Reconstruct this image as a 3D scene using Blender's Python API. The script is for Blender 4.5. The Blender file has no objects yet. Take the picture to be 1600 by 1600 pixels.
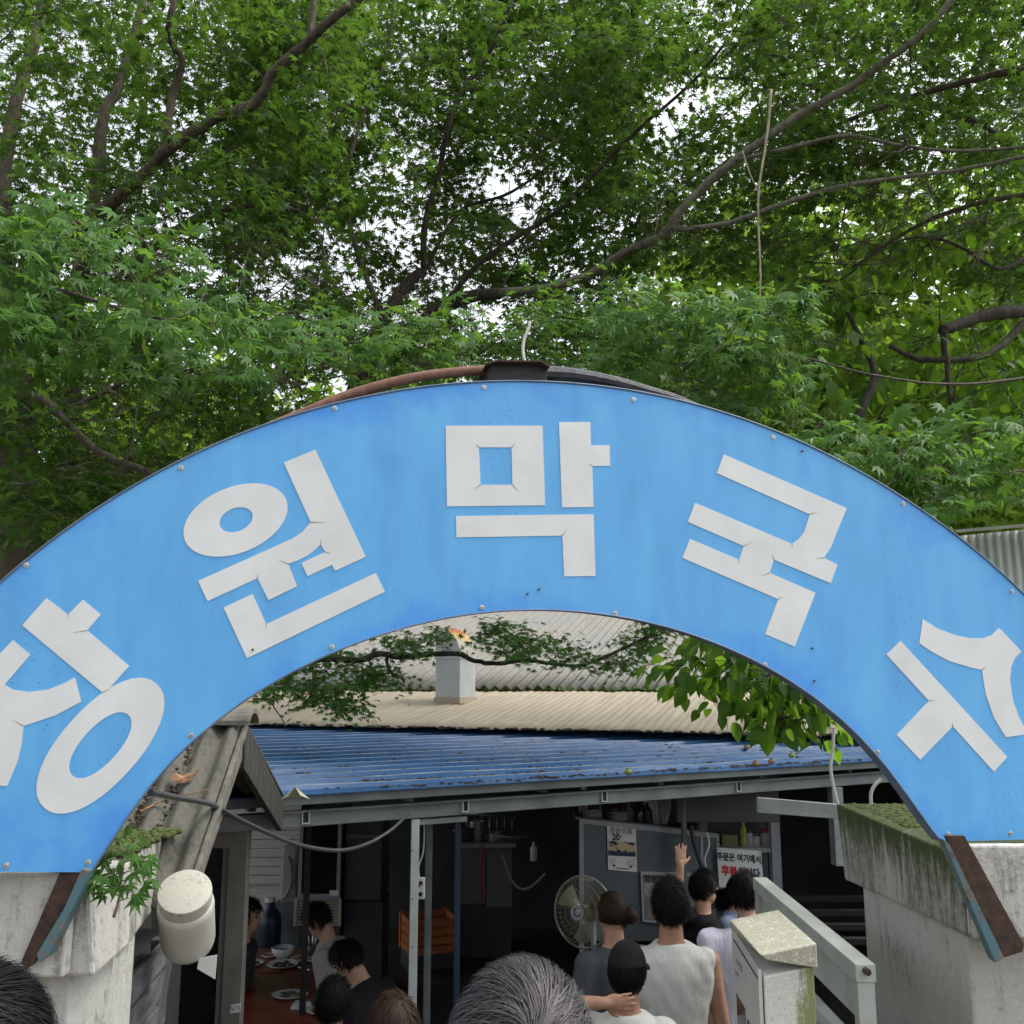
import bpy, bmesh, math, random
import numpy as np
from mathutils import Vector, Matrix
from mathutils.geometry import tessellate_polygon

SC = bpy.context.scene
COL = SC.collection
R = math.radians

# ------------------------------------------------------------------ camera
CAM = Vector((0.0, 0.0, 2.0))
PITCH = R(10.0)
FPX = 1500.0                      # focal length in pixels of the 1600 px photograph
cam_d = bpy.data.cameras.new('camera')
cam_d.sensor_width = 36.0
cam_d.lens = FPX / 1600.0 * 36.0
cam_d.clip_start = 0.05
cam_d.clip_end = 600.0
cam = bpy.data.objects.new('camera', cam_d)
cam.location = CAM
cam.rotation_euler = (math.pi / 2 + PITCH, 0, 0)
COL.objects.link(cam)
SC.camera = cam

# ------------------------------------------------------------------ sky, sun, exposure
SUN_EL, SUN_AZ = R(58.0), R(84.0)          # azimuth from +Y towards +X
world = bpy.data.worlds.new('World')
SC.world = world
world.use_nodes = True
wn, wl = world.node_tree.nodes, world.node_tree.links
wn.clear()
w_sky = wn.new('ShaderNodeTexSky')
w_sky.sky_type = 'NISHITA'
w_sky.sun_disc = False
w_sky.sun_elevation = SUN_EL
w_sky.sun_rotation = SUN_AZ
w_sky.air_density = 1.0
w_sky.dust_density = 4.0
w_hsv = wn.new('ShaderNodeHueSaturation')   # thin bright cloud cover: most of the blue is gone
w_hsv.inputs['Saturation'].default_value = 0.22
w_bg = wn.new('ShaderNodeBackground')
w_bg.inputs['Strength'].default_value = 0.15
w_out = wn.new('ShaderNodeOutputWorld')
wl.new(w_sky.outputs[0], w_hsv.inputs['Color'])
wl.new(w_hsv.outputs[0], w_bg.inputs['Color'])
wl.new(w_bg.outputs[0], w_out.inputs['Surface'])

sun_d = bpy.data.lights.new('sun', 'SUN')
sun_d.energy = 0.85
sun_d.angle = R(12.0)
sun_d.color = (1.0, 0.96, 0.88)
sun = bpy.data.objects.new('sun', sun_d)
sv = Vector((math.sin(SUN_AZ) * math.cos(SUN_EL), math.cos(SUN_AZ) * math.cos(SUN_EL), math.sin(SUN_EL)))
sun.rotation_euler = (-sv).to_track_quat('-Z', 'Y').to_euler()
sun.location = (0, 0, 30)
COL.objects.link(sun)

vs = SC.view_settings
SC.display_settings.display_device = 'sRGB'
vs.view_transform = 'Standard'
vs.look = 'None'
vs.gamma = 1.0
vs.use_curve_mapping = False
vs.exposure = 1.28
SC.cycles.max_bounces = 8
SC.cycles.transparent_max_bounces = 8
SC.cycles.use_adaptive_sampling = True
SC.cycles.adaptive_threshold = 0.02
SC.cycles.sample_clamp_indirect = 6.0

# ------------------------------------------------------------------ camera geometry helpers
FWD = Vector((0, math.cos(PITCH), math.sin(PITCH)))
UPV = Vector((0, -math.sin(PITCH), math.cos(PITCH)))
RGT = Vector((1, 0, 0))

def ray(px, py):
    return FWD + RGT * ((px - 800) / FPX) + UPV * ((800 - py) / FPX)

def at(px, py, Y):
    d = ray(px, py)
    return CAM + d * (Y / d.y)

def at_z(px, py, z):
    d = ray(px, py)
    return CAM + d * ((z - CAM.z) / d.z)

def at_x(px, py, x):
    d = ray(px, py)
    return CAM + d * (x / d.x)

def at_plane(px, py, P, n):
    d = ray(px, py)
    return CAM + d * ((P - CAM).dot(n) / d.dot(n))

def to_px(P):
    P = np.asarray(P, float) - np.array(CAM)
    f = P @ np.array(FWD)
    return 800 + FPX * (P @ np.array(RGT)) / f, 800 - FPX * (P @ np.array(UPV)) / f, f

# ------------------------------------------------------------------ object helpers
def tag(o, label=None, cat=None, group=None, kind=None):
    if label: o['label'] = label
    if cat: o['category'] = cat
    if group: o['group'] = group
    if kind: o['kind'] = kind
    return o

def thing(name, label, cat, loc=(0, 0, 0), group=None):
    o = bpy.data.objects.new(name, None)
    o.empty_display_size = 0.1
    o.location = loc
    COL.objects.link(o)
    return tag(o, label, cat, group)

def link_mesh(name, me, mat=None, parent=None, kind=None, label=None):
    """World-space mesh; a parent Empty or mesh keeps it in place through the inverse matrix."""
    o = bpy.data.objects.new(name, me)
    if mat is not None and not me.materials:
        for m in (mat if isinstance(mat, (list, tuple)) else [mat]):
            me.materials.append(m)
    COL.objects.link(o)
    if parent is not None:
        o.parent = parent
        o.matrix_parent_inverse = world_of(parent).inverted()
    if kind: o['kind'] = kind
    if label: o['label'] = label
    return o

def world_of(o):
    if o.parent is None:
        return o.matrix_basis.copy()
    return world_of(o.parent) @ o.matrix_parent_inverse @ o.matrix_basis

def catmull(pts, n=8):
    pts = [Vector(p) for p in pts]
    if len(pts) < 3:
        return [pts[0].lerp(pts[-1], i / n) for i in range(n + 1)]
    P = [pts[0] * 2 - pts[1]] + pts + [pts[-1] * 2 - pts[-2]]
    out = []
    for i in range(1, len(P) - 2):
        a, b, c, d = P[i - 1], P[i], P[i + 1], P[i + 2]
        for k in range(n):
            t = k / n
            out.append(0.5 * ((2 * b) + (c - a) * t + (2 * a - 5 * b + 4 * c - d) * t * t + (3 * b - a - 3 * c + d) * t ** 3))
    out.append(pts[-1].copy())
    return out

class MB:
    """Collects closed shapes and links them as one mesh object."""
    def __init__(self):
        self.v, self.f, self.mi = [], [], []

    def add(self, verts, faces, mi=0):
        b = len(self.v)
        self.v.extend([tuple(p) for p in verts])
        self.f.extend([tuple(b + i for i in f) for f in faces])
        self.mi.extend([mi] * len(faces))
        return self

    def box(self, c, s, rz=0.0, M=None, mi=0):
        hx, hy, hz = s[0] / 2, s[1] / 2, s[2] / 2
        vs_ = [Vector((x, y, z)) for x in (-hx, hx) for y in (-hy, hy) for z in (-hz, hz)]
        m = M if M is not None else Matrix.Rotation(rz, 3, 'Z')
        c = Vector(c)
        vs_ = [m @ p + c for p in vs_]
        return self.add(vs_, [(0, 1, 3, 2), (4, 6, 7, 5), (0, 4, 5, 1), (2, 3, 7, 6), (0, 2, 6, 4), (1, 5, 7, 3)], mi)

    def beam(self, a, b, w, h, up=(0, 0, 1), mi=0):
        """Rectangular bar from a to b, w across and h along up."""
        a, b = Vector(a), Vector(b)
        d = (b - a).normalized()
        s = d.cross(Vector(up)).normalized()
        u = s.cross(d).normalized()
        vs_ = []
        for p in (a, b):
            for i, j in ((-1, -1), (1, -1), (1, 1), (-1, 1)):
                vs_.append(p + s * (w / 2 * i) + u * (h / 2 * j))
        return self.add(vs_, [(3, 2, 1, 0), (4, 5, 6, 7), (0, 1, 5, 4), (1, 2, 6, 5), (2, 3, 7, 6), (3, 0, 4, 7)], mi)

    def hull8(self, bottom, top, mi=0):
        """Six-sided solid from two quads with matching corners."""
        return self.add(list(bottom) + list(top), [(3, 2, 1, 0), (4, 5, 6, 7), (0, 1, 5, 4), (1, 2, 6, 5), (2, 3, 7, 6), (3, 0, 4, 7)], mi)

    def prism(self, pts, off, mi=0):
        """Polygon (concave allowed) pushed along off; pts is the front."""
        pts = [Vector(p) for p in pts]
        off = Vector(off)
        n = len(pts)
        tri = tessellate_polygon([pts])
        fs = [tuple(t) for t in tri] + [tuple(n + i for i in reversed(t)) for t in tri]
        fs += [(i, (i + 1) % n, n + (i + 1) % n, n + i) for i in range(n)]
        return self.add(pts + [p + off for p in pts], fs, mi)

    def ring(self, outer, inner, off, mi=0):
        o = [Vector(p) for p in outer]; i_ = [Vector(p) for p in inner]
        off = Vector(off); n = len(o)
        vs_ = o + i_ + [p + off for p in o] + [p + off for p in i_]
        fs = []
        for k in range(n):
            l = (k + 1) % n
            fs += [(k, l, n + l, n + k), (2 * n + k, 3 * n + k, 3 * n + l, 2 * n + l), (k, 2 * n + k, 2 * n + l, l), (n + k, n + l, 3 * n + l, 3 * n + k)]
        return self.add(vs_, fs, mi)

    def tube(self, pts, r, n=8, cap=True, squash=None, mi=0):
        pts = [Vector(p) for p in pts]
        m = len(pts)
        rs = list(r) if hasattr(r, '__len__') else [r] * m
        if len(rs) != m:
            rs = [rs[0] + (rs[-1] - rs[0]) * i / (m - 1) for i in range(m)]
        t = (pts[1] - pts[0]).normalized()
        ref = Vector((0, 0, 1)) if abs(t.z) < 0.9 else Vector((1, 0, 0))
        u = t.cross(ref).normalized()
        vs_ = []
        for i, p in enumerate(pts):
            a = pts[max(i - 1, 0)]; b = pts[min(i + 1, m - 1)]
            t = (b - a)
            t = t.normalized() if t.length > 1e-9 else Vector((0, 0, 1))
            u = (u - t * u.dot(t))
            u = u.normalized() if u.length > 1e-6 else t.orthogonal().normalized()
            w = t.cross(u)
            for k in range(n):
                an = 2 * math.pi * k / n
                vs_.append(p + (u * math.cos(an) + w * math.sin(an)) * rs[i])
        fs = [(i * n + k, i * n + (k + 1) % n, (i + 1) * n + (k + 1) % n, (i + 1) * n + k) for i in range(m - 1) for k in range(n)]
        if cap:
            fs += [tuple(reversed(range(n))), tuple((m - 1) * n + k for k in range(n))]
        return self.add(vs_, fs, mi)

    def lathe(self, prof, n=24, M=None, mi=0):
        """prof: (radius, height) pairs about local z; M places it."""
        M = M or Matrix.Identity(4)
        vs_, fs = [], []
        m = len(prof)
        for r_, z in prof:
            for k in range(n):
                a = 2 * math.pi * k / n
                vs_.append(M @ Vector((r_ * math.cos(a), r_ * math.sin(a), z)))
        for i in range(m - 1):
            for k in range(n):
                fs.append((i * n + k, i * n + (k + 1) % n, (i + 1) * n + (k + 1) % n, (i + 1) * n + k))
        if prof[0][0] > 1e-6: fs.append(tuple(reversed(range(n))))
        if prof[-1][0] > 1e-6: fs.append(tuple((m - 1) * n + k for k in range(n)))
        return self.add(vs_, fs, mi)

    def ball(self, c, r, M=None, n=12, m=8, mi=0):
        c = Vector(c)
        r = Vector(r) if hasattr(r, '__len__') else Vector((r, r, r))
        vs_, fs = [], []
        for i in range(m + 1):
            th = math.pi * i / m
            for k in range(n):
                a = 2 * math.pi * k / n
                p = Vector((r.x * math.sin(th) * math.cos(a), r.y * math.sin(th) * math.sin(a), -r.z * math.cos(th)))
                vs_.append((M @ p if M is not None else p) + c)
        for i in range(m):
            for k in range(n):
                fs.append((i * n + k, i * n + (k + 1) % n, (i + 1) * n + (k + 1) % n, (i + 1) * n + k))
        return self.add(vs_, fs, mi)

    def mesh(self, name, smooth=False, bevel=0.0):
        me = bpy.data.meshes.new(name)
        me.from_pydata(self.v, [], self.f)
        bm = bmesh.new(); bm.from_mesh(me)
        if len(set(self.mi)) > 1:
            for f, m in zip(bm.faces, self.mi): f.material_index = m
        bmesh.ops.remove_doubles(bm, verts=bm.verts, dist=1e-6)
        bmesh.ops.recalc_face_normals(bm, faces=bm.faces)
        if bevel:
            es = [e for e in bm.edges if len(e.link_faces) == 2 and e.calc_face_angle(0) > R(35)]
            bmesh.ops.bevel(bm, geom=es, offset=bevel, segments=2, profile=0.5, affect='EDGES', clamp_overlap=True)
        bm.to_mesh(me); bm.free()
        if smooth:
            me.polygons.foreach_set('use_smooth', [True] * len(me.polygons))
            if smooth != 'all':
                me.set_sharp_from_angle(angle=R(40))
        return me

    def build(self, name, mat, parent=None, smooth=False, bevel=0.0, kind=None, label=None):
        return link_mesh(name, self.mesh(name, smooth, bevel), mat, parent, kind, label)

def whole(name, mb, mat, label, cat, group=None, **kw):
    """A thing that is one mesh."""
    return tag(mb.build(name, mat, **kw), label, cat, group)

FONT_CACHE = {}
def text_mesh(s, size, bold=0.0, depth=0.0):
    """Flat lettering as a mesh lying in local XY, centred."""
    cu = bpy.data.curves.new('lettering', 'FONT')
    cu.body = s; cu.size = size; cu.align_x = 'CENTER'; cu.align_y = 'CENTER'
    cu.offset = bold; cu.extrude = depth; cu.resolution_u = 3
    o = bpy.data.objects.new('lettering', cu)
    COL.objects.link(o)
    dg = bpy.context.evaluated_depsgraph_get()
    me = bpy.data.meshes.new_from_object(o.evaluated_get(dg))
    bpy.data.objects.remove(o); bpy.data.curves.remove(cu)
    return me

def put_text(name, s, size, origin, xdir, zdir, mat, parent, bold=0.0, depth=0.0004, sx=1.0):
    me = text_mesh(s, size, bold, depth)
    x, y = Vector(xdir).normalized(), Vector(zdir).normalized()
    n = x.cross(y).normalized()
    M = Matrix(((x.x * sx, y.x, n.x, origin[0]), (x.y * sx, y.y, n.y, origin[1]), (x.z * sx, y.z, n.z, origin[2]), (0, 0, 0, 1)))
    me.transform(M)
    return link_mesh(name, me, mat, parent)

# ------------------------------------------------------------------ materials
MATS = {}
def newmat(name):
    m = bpy.data.materials.new(name); m.use_nodes = True
    MATS[name] = m
    nt = m.node_tree
    return m, nt, nt.nodes['Principled BSDF']

def N(nt, t, **kw):
    n = nt.nodes.new(t)
    for k, v in kw.items():
        if k in n.inputs: n.inputs[k].default_value = v
        else: setattr(n, k, v)
    return n

def ramp(nt, src, stops):
    r_ = nt.nodes.new('ShaderNodeValToRGB')
    e = r_.color_ramp.elements
    e[0].position, e[0].color = stops[0][0], (*stops[0][1], 1)
    e[1].position, e[1].color = stops[-1][0], (*stops[-1][1], 1)
    for p, c in stops[1:-1]:
        x = e.new(p); x.color = (*c, 1)
    nt.links.new(src, r_.inputs[0])
    return r_.outputs[0]

def coords(nt, scale=(1, 1, 1), kind='Object'):
    tc = nt.nodes.new('ShaderNodeTexCoord')
    mp = nt.nodes.new('ShaderNodeMapping')
    mp.inputs['Scale'].default_value = scale
    nt.links.new(tc.outputs[kind], mp.inputs[0])
    return mp.outputs[0]

def noise(nt, vec, scale, detail=5, rough=0.6, dist=0.0):
    n = N(nt, 'ShaderNodeTexNoise', Scale=scale, Detail=detail, Roughness=rough, Distortion=dist)
    nt.links.new(vec, n.inputs['Vector'])
    return n.outputs['Fac']

def mixc(nt, fac, a, b, mode='MIX'):
    m = nt.nodes.new('ShaderNodeMix'); m.data_type = 'RGBA'; m.blend_type = mode
    for sock, val in ((m.inputs['Factor'], fac), (m.inputs['A'], a), (m.inputs['B'], b)):
        pass
    fi, ai, bi = m.inputs[0], m.inputs[6], m.inputs[7]
    for sock, val in ((fi, fac), (ai, a), (bi, b)):
        if hasattr(val, 'links') or isinstance(val, bpy.types.NodeSocket): nt.links.new(val, sock)
        elif isinstance(val, (int, float)): sock.default_value = val
        else: sock.default_value = (*val, 1)
    return m.outputs[2]

def mathn(nt, op, a, b=None, clamp=False):
    m = nt.nodes.new('ShaderNodeMath'); m.operation = op; m.use_clamp = clamp
    for i, v in enumerate((a, b)):
        if v is None: continue
        if isinstance(v, bpy.types.NodeSocket): nt.links.new(v, m.inputs[i])
        else: m.inputs[i].default_value = v
    return m.outputs[0]

def bump(nt, bs, h, strength=0.3, dist=0.01):
    b = N(nt, 'ShaderNodeBump', Strength=strength, Distance=dist)
    nt.links.new(h, b.inputs['Height'])
    nt.links.new(b.outputs[0], bs.inputs['Normal'])

def plain(name, col, rough=0.5, metal=0.0, var=0.12, scale=6.0, bmp=0.0, stretch=(1, 1, 1), spec=0.5):
    m, nt, bs = newmat(name)
    v = coords(nt, stretch)
    f = noise(nt, v, scale)
    lo = tuple(c * (1 - var * 1.6) for c in col); hi = tuple(min(1, c * (1 + var)) for c in col)
    nt.links.new(ramp(nt, f, [(0.3, lo), (0.7, hi)]), bs.inputs['Base Color'])
    f2 = noise(nt, v, scale * 5)
    nt.links.new(mathn(nt, 'ADD', mathn(nt, 'MULTIPLY', f2, 0.25), rough - 0.12), bs.inputs['Roughness'])
    bs.inputs['Metallic'].default_value = metal
    bs.inputs['Specular IOR Level'].default_value = spec
    if bmp: bump(nt, bs, f2, bmp, 0.004)
    return m

def concrete(name, base, stain, moss=None, moss_z=None, streak=True, amount=0.5, scale=1.0):
    """Aged painted concrete: black algae streaks that run down, specks, moss that grows from the top."""
    m, nt, bs = newmat(name)
    v = coords(nt)
    vz = coords(nt, (9, 9, 1.3))
    big = noise(nt, v, 2.5 * scale, 6, 0.65)
    fine = noise(nt, v, 38 * scale, 6, 0.75)
    runs = noise(nt, vz, 2.6 * scale, 6, 0.7)
    spk = noise(nt, v, 120 * scale, 3, 0.6)
    a = mathn(nt, 'MULTIPLY', big, 0.55)
    b = mathn(nt, 'MULTIPLY', runs if streak else big, 0.5)
    s = mathn(nt, 'ADD', mathn(nt, 'ADD', a, b), mathn(nt, 'MULTIPLY', fine, 0.45))
    st = ramp(nt, s, [(0.86 - 0.22 * amount, (0, 0, 0)), (0.98 - 0.1 * amount, (1, 1, 1))])
    basec = ramp(nt, fine, [(0.3, tuple(c * 0.78 for c in base)), (0.65, base)])
    col = mixc(nt, st, basec, stain)
    sp = ramp(nt, spk, [(0.64, (0, 0, 0)), (0.72, (0.75, 0.75, 0.75))])
    col = mixc(nt, mathn(nt, 'MULTIPLY', sp, ramp(nt, big, [(0.35, (0.1,) * 3), (0.7, (1,) * 3)])), col, tuple(c * 0.25 for c in base))
    if moss is not None:
        z0, z1 = moss_z
        geo = nt.nodes.new('ShaderNodeNewGeometry')
        sx = nt.nodes.new('ShaderNodeSeparateXYZ'); nt.links.new(geo.outputs['Position'], sx.inputs[0])
        mr = N(nt, 'ShaderNodeMapRange'); nt.links.new(sx.outputs['Z'], mr.inputs[0])
        mr.inputs[1].default_value = z0; mr.inputs[2].default_value = z1
        fac = mathn(nt, 'ADD', mr.outputs[0], mathn(nt, 'MULTIPLY', mathn(nt, 'SUBTRACT', runs, 0.5), 1.6))
        fac = mathn(nt, 'MULTIPLY', fac, mathn(nt, 'ADD', fine, 0.45))
        mf = ramp(nt, fac, [(0.35, (0, 0, 0)), (0.85, (1, 1, 1))])
        col = mixc(nt, mf, col, moss)
    nt.links.new(col, bs.inputs['Base Color'])
    bs.inputs['Roughness'].default_value = 0.88
    bump(nt, bs, mathn(nt, 'ADD', fine, mathn(nt, 'MULTIPLY', spk, 0.4)), 0.55, 0.012)
    return m

def leafmat(name, lo, hi, trans, tfac=0.45, rough=0.45):
    m, nt, bs = newmat(name)
    geo = nt.nodes.new('ShaderNodeNewGeometry')
    oi = nt.nodes.new('ShaderNodeObjectInfo')
    rnd = mathn(nt, 'FRACT', mathn(nt, 'ADD', geo.outputs['Random Per Island'], oi.outputs['Random']))
    v = coords(nt)
    pat = noise(nt, v, 1.1, 3)
    r2 = mathn(nt, 'ADD', mathn(nt, 'MULTIPLY', rnd, 0.6), mathn(nt, 'MULTIPLY', pat, 0.4))
    c = ramp(nt, r2, [(0.15, lo), (0.55, tuple((a + b) / 2 for a, b in zip(lo, hi))), (0.85, hi)])
    nt.links.new(c, bs.inputs['Base Color'])
    bs.inputs['Roughness'].default_value = rough
    bs.inputs['Specular IOR Level'].default_value = 0.14
    tr = nt.nodes.new('ShaderNodeBsdfTranslucent')
    tc = mixc(nt, rnd, tuple(x * 0.7 for x in trans), trans)
    nt.links.new(tc, tr.inputs['Color'])
    mx = nt.nodes.new('ShaderNodeMixShader'); mx.inputs[0].default_value = tfac
    nt.links.new(bs.outputs[0], mx.inputs[1]); nt.links.new(tr.outputs[0], mx.inputs[2])
    nt.links.new(mx.outputs[0], nt.nodes['Material Output'].inputs['Surface'])
    return m

def glassmat(name, col=(0.02, 0.025, 0.03), rough=0.06, alpha=0.55):
    m, nt, bs = newmat(name)
    bs.inputs['Base Color'].default_value = (*col, 1)
    bs.inputs['Roughness'].default_value = rough
    tr = nt.nodes.new('ShaderNodeBsdfTransparent'); tr.inputs[0].default_value = (0.75, 0.8, 0.82, 1)
    mx = nt.nodes.new('ShaderNodeMixShader'); mx.inputs[0].default_value = alpha
    nt.links.new(tr.outputs[0], mx.inputs[1]); nt.links.new(bs.outputs[0], mx.inputs[2])
    nt.links.new(mx.outputs[0], nt.nodes['Material Output'].inputs['Surface'])
    return m

def barkmat(name, lo, hi, scale=14):
    m, nt, bs = newmat(name)
    v = coords(nt, (1, 1, 0.35))
    f = noise(nt, v, scale, 8, 0.7, 0.4)
    g = noise(nt, v, 2.2, 4)
    c = ramp(nt, mathn(nt, 'ADD', mathn(nt, 'MULTIPLY', f, 0.65), mathn(nt, 'MULTIPLY', g, 0.35)), [(0.36, lo), (0.62, hi)])
    nt.links.new(c, bs.inputs['Base Color'])
    bs.inputs['Roughness'].default_value = 0.9
    bump(nt, bs, f, 0.9, 0.015)
    return m

def rustmat(name, rust_a, rust_b, paint=None, pfac=0.5):
    m, nt, bs = newmat(name)
    v = coords(nt)
    f = noise(nt, v, 30, 7, 0.7); g = noise(nt, v, 7, 5, 0.7, 0.6)
    c = ramp(nt, f, [(0.3, rust_a), (0.7, rust_b)])
    if paint:
        k = ramp(nt, g, [(pfac - 0.03, (0, 0, 0)), (pfac + 0.03, (1, 1, 1))])
        c = mixc(nt, k, paint, c)
    nt.links.new(c, bs.inputs['Base Color'])
    bs.inputs['Roughness'].default_value = 0.8
    bump(nt, bs, f, 0.5, 0.004)
    return m

# ================================================================== MATERIALS IN USE
def signpaint():
    m, nt, bs = newmat('sign_paint')
    v = coords(nt)
    at_ = nt.nodes.new('ShaderNodeAttribute'); at_.attribute_name = 'rim'
    big = noise(nt, v, 1.3, 4, 0.6)
    mid = noise(nt, v, 5.0, 6, 0.65, 0.3)
    vz = coords(nt, (1, 1, 0.22))
    runs = noise(nt, vz, 11, 4, 0.6)
    # faded in the field, the old strong blue is left near the rim and in patches
    k = mathn(nt, 'ADD', mathn(nt, 'MULTIPLY', at_.outputs['Fac'], 0.42), mathn(nt, 'MULTIPLY', mathn(nt, 'SUBTRACT', mid, 0.5), 1.1))
    k = mathn(nt, 'ADD', k, mathn(nt, 'MULTIPLY', mathn(nt, 'SUBTRACT', big, 0.5), 1.0))
    fac = ramp(nt, k, [(0.28, (0, 0, 0)), (0.85, (1, 1, 1))])
    field = ramp(nt, runs, [(0.28, (0.086, 0.325, 0.655)), (0.5, (0.098, 0.368, 0.715)), (0.72, (0.115, 0.408, 0.745))])
    col = mixc(nt, fac, field, (0.040, 0.235, 0.74))
    blot = ramp(nt, noise(nt, v, 3.2, 3, 0.5), [(0.62, (0, 0, 0)), (0.72, (1, 1, 1))])
    col = mixc(nt, mathn(nt, 'MULTIPLY', blot, 0.35), col, (0.06, 0.24, 0.60))
    drip = ramp(nt, noise(nt, coords(nt, (1, 1, 0.10)), 24, 5, 0.7), [(0.60, (0, 0, 0)), (0.74, (1, 1, 1))])
    col = mixc(nt, mathn(nt, 'MULTIPLY', drip, 0.12), col, (0.16, 0.26, 0.38))
    # peppered pits in a few clusters
    vor = nt.nodes.new('ShaderNodeTexVoronoi'); vor.inputs['Scale'].default_value = 55
    nt.links.new(v, vor.inputs['Vector'])
    dots = ramp(nt, vor.outputs['Distance'], [(0.10, (1, 1, 1)), (0.17, (0, 0, 0))])
    clus = ramp(nt, noise(nt, coords(nt, (1, 1, 0.5)), 4.5, 2), [(0.57, (0, 0, 0)), (0.66, (1, 1, 1))])
    col = mixc(nt, mathn(nt, 'MULTIPLY', mathn(nt, 'MULTIPLY', dots, clus), 0.7), col, (0.03, 0.10, 0.25))
    nt.links.new(col, bs.inputs['Base Color'])
    nt.links.new(ramp(nt, mid, [(0.3, (0.42,) * 3), (0.7, (0.58,) * 3)]), bs.inputs['Roughness'])
    bump(nt, bs, big, 0.12, 0.02)
    return m
signpaint()
plain('sign_vinyl', (0.64, 0.66, 0.655), 0.5, var=0.06, scale=5)
plain('sign_rim', (0.10, 0.15, 0.23), 0.55, var=0.25, scale=12)
plain('screw_steel', (0.50, 0.50, 0.47), 0.45, 0.6, var=0.2, scale=60)
plain('seam_grey', (0.22, 0.23, 0.23), 0.7)
plain('screw_slot', (0.06, 0.05, 0.04), 0.8)
rustmat('rusty_pipe', (0.10, 0.045, 0.028), (0.22, 0.11, 0.075))
rustmat('rusty_channel', (0.016, 0.011, 0.009), (0.085, 0.043, 0.026))
rustmat('teal_flange', (0.06, 0.04, 0.03), (0.20, 0.21, 0.19), (0.075, 0.16, 0.19), 0.52)
plain('black_box', (0.018, 0.017, 0.017), 0.7, var=0.3)
plain('black_wrap', (0.028, 0.031, 0.036), 0.55, var=0.5, scale=25, bmp=0.6)
plain('pale_cable', (0.52, 0.53, 0.48), 0.5)
plain('black_cable', (0.022, 0.022, 0.024), 0.5)
plain('grey_cable', (0.16, 0.17, 0.18), 0.4)
concrete('concrete_white', (0.58, 0.57, 0.53), (0.10, 0.10, 0.08), amount=0.50)
concrete('concrete_aged', (0.48, 0.47, 0.43), (0.10, 0.10, 0.085), amount=0.75)
concrete('concrete_moss', (0.46, 0.46, 0.41), (0.075, 0.08, 0.062), moss=(0.050, 0.068, 0.018), moss_z=(1.12, 1.40), amount=0.95)
concrete('concrete_shaft', (0.50, 0.50, 0.46), (0.14, 0.14, 0.12), amount=0.35)
concrete('slate_roof', (0.150, 0.146, 0.122), (0.055, 0.055, 0.045), amount=0.7, scale=2)
plain('barge_wood', (0.062, 0.060, 0.052), 0.85, var=0.45, scale=9, bmp=0.4, stretch=(6, 6, 1))
plain('barge_pale', (0.17, 0.165, 0.14), 0.85, var=0.3, scale=16, bmp=0.4)
plain('grey_wood', (0.13, 0.135, 0.135), 0.8, var=0.4, scale=8, bmp=0.5, stretch=(8, 1, 3))
plain('brown_alu', (0.23, 0.22, 0.195), 0.42, 0.3, var=0.15)
plain('dark_steel', (0.11, 0.125, 0.13), 0.5, 0.2, var=0.25)
plain('beam_steel', (0.155, 0.175, 0.175), 0.55, 0.1, var=0.2, scale=4)
plain('beam_pale', (0.29, 0.315, 0.31), 0.55, var=0.2, scale=6)
plain('post_paint', (0.46, 0.50, 0.50), 0.5, var=0.12, scale=5)
plain('gate_paint', (0.40, 0.425, 0.40), 0.55, var=0.15, scale=5)
plain('white_alu', (0.29, 0.31, 0.33), 0.4, 0.2, var=0.1)
plain('panel_grey', (0.085, 0.10, 0.11), 0.45, var=0.25, scale=1.2)
plain('white_plastic', (0.52, 0.51, 0.45), 0.38, var=0.06)
glassmat('dark_glass', (0.010, 0.012, 0.015), 0.05, 0.8)
plain('dirt', (0.085, 0.06, 0.042), 0.95, var=0.5, scale=40)
plain('dry_leaf', (0.27, 0.15, 0.075), 0.85, var=0.5, scale=20)
plain('fruit_green', (0.27, 0.36, 0.07), 0.5, var=0.2, scale=12)
plain('black_rubber', (0.015, 0.015, 0.016), 0.7)

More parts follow.
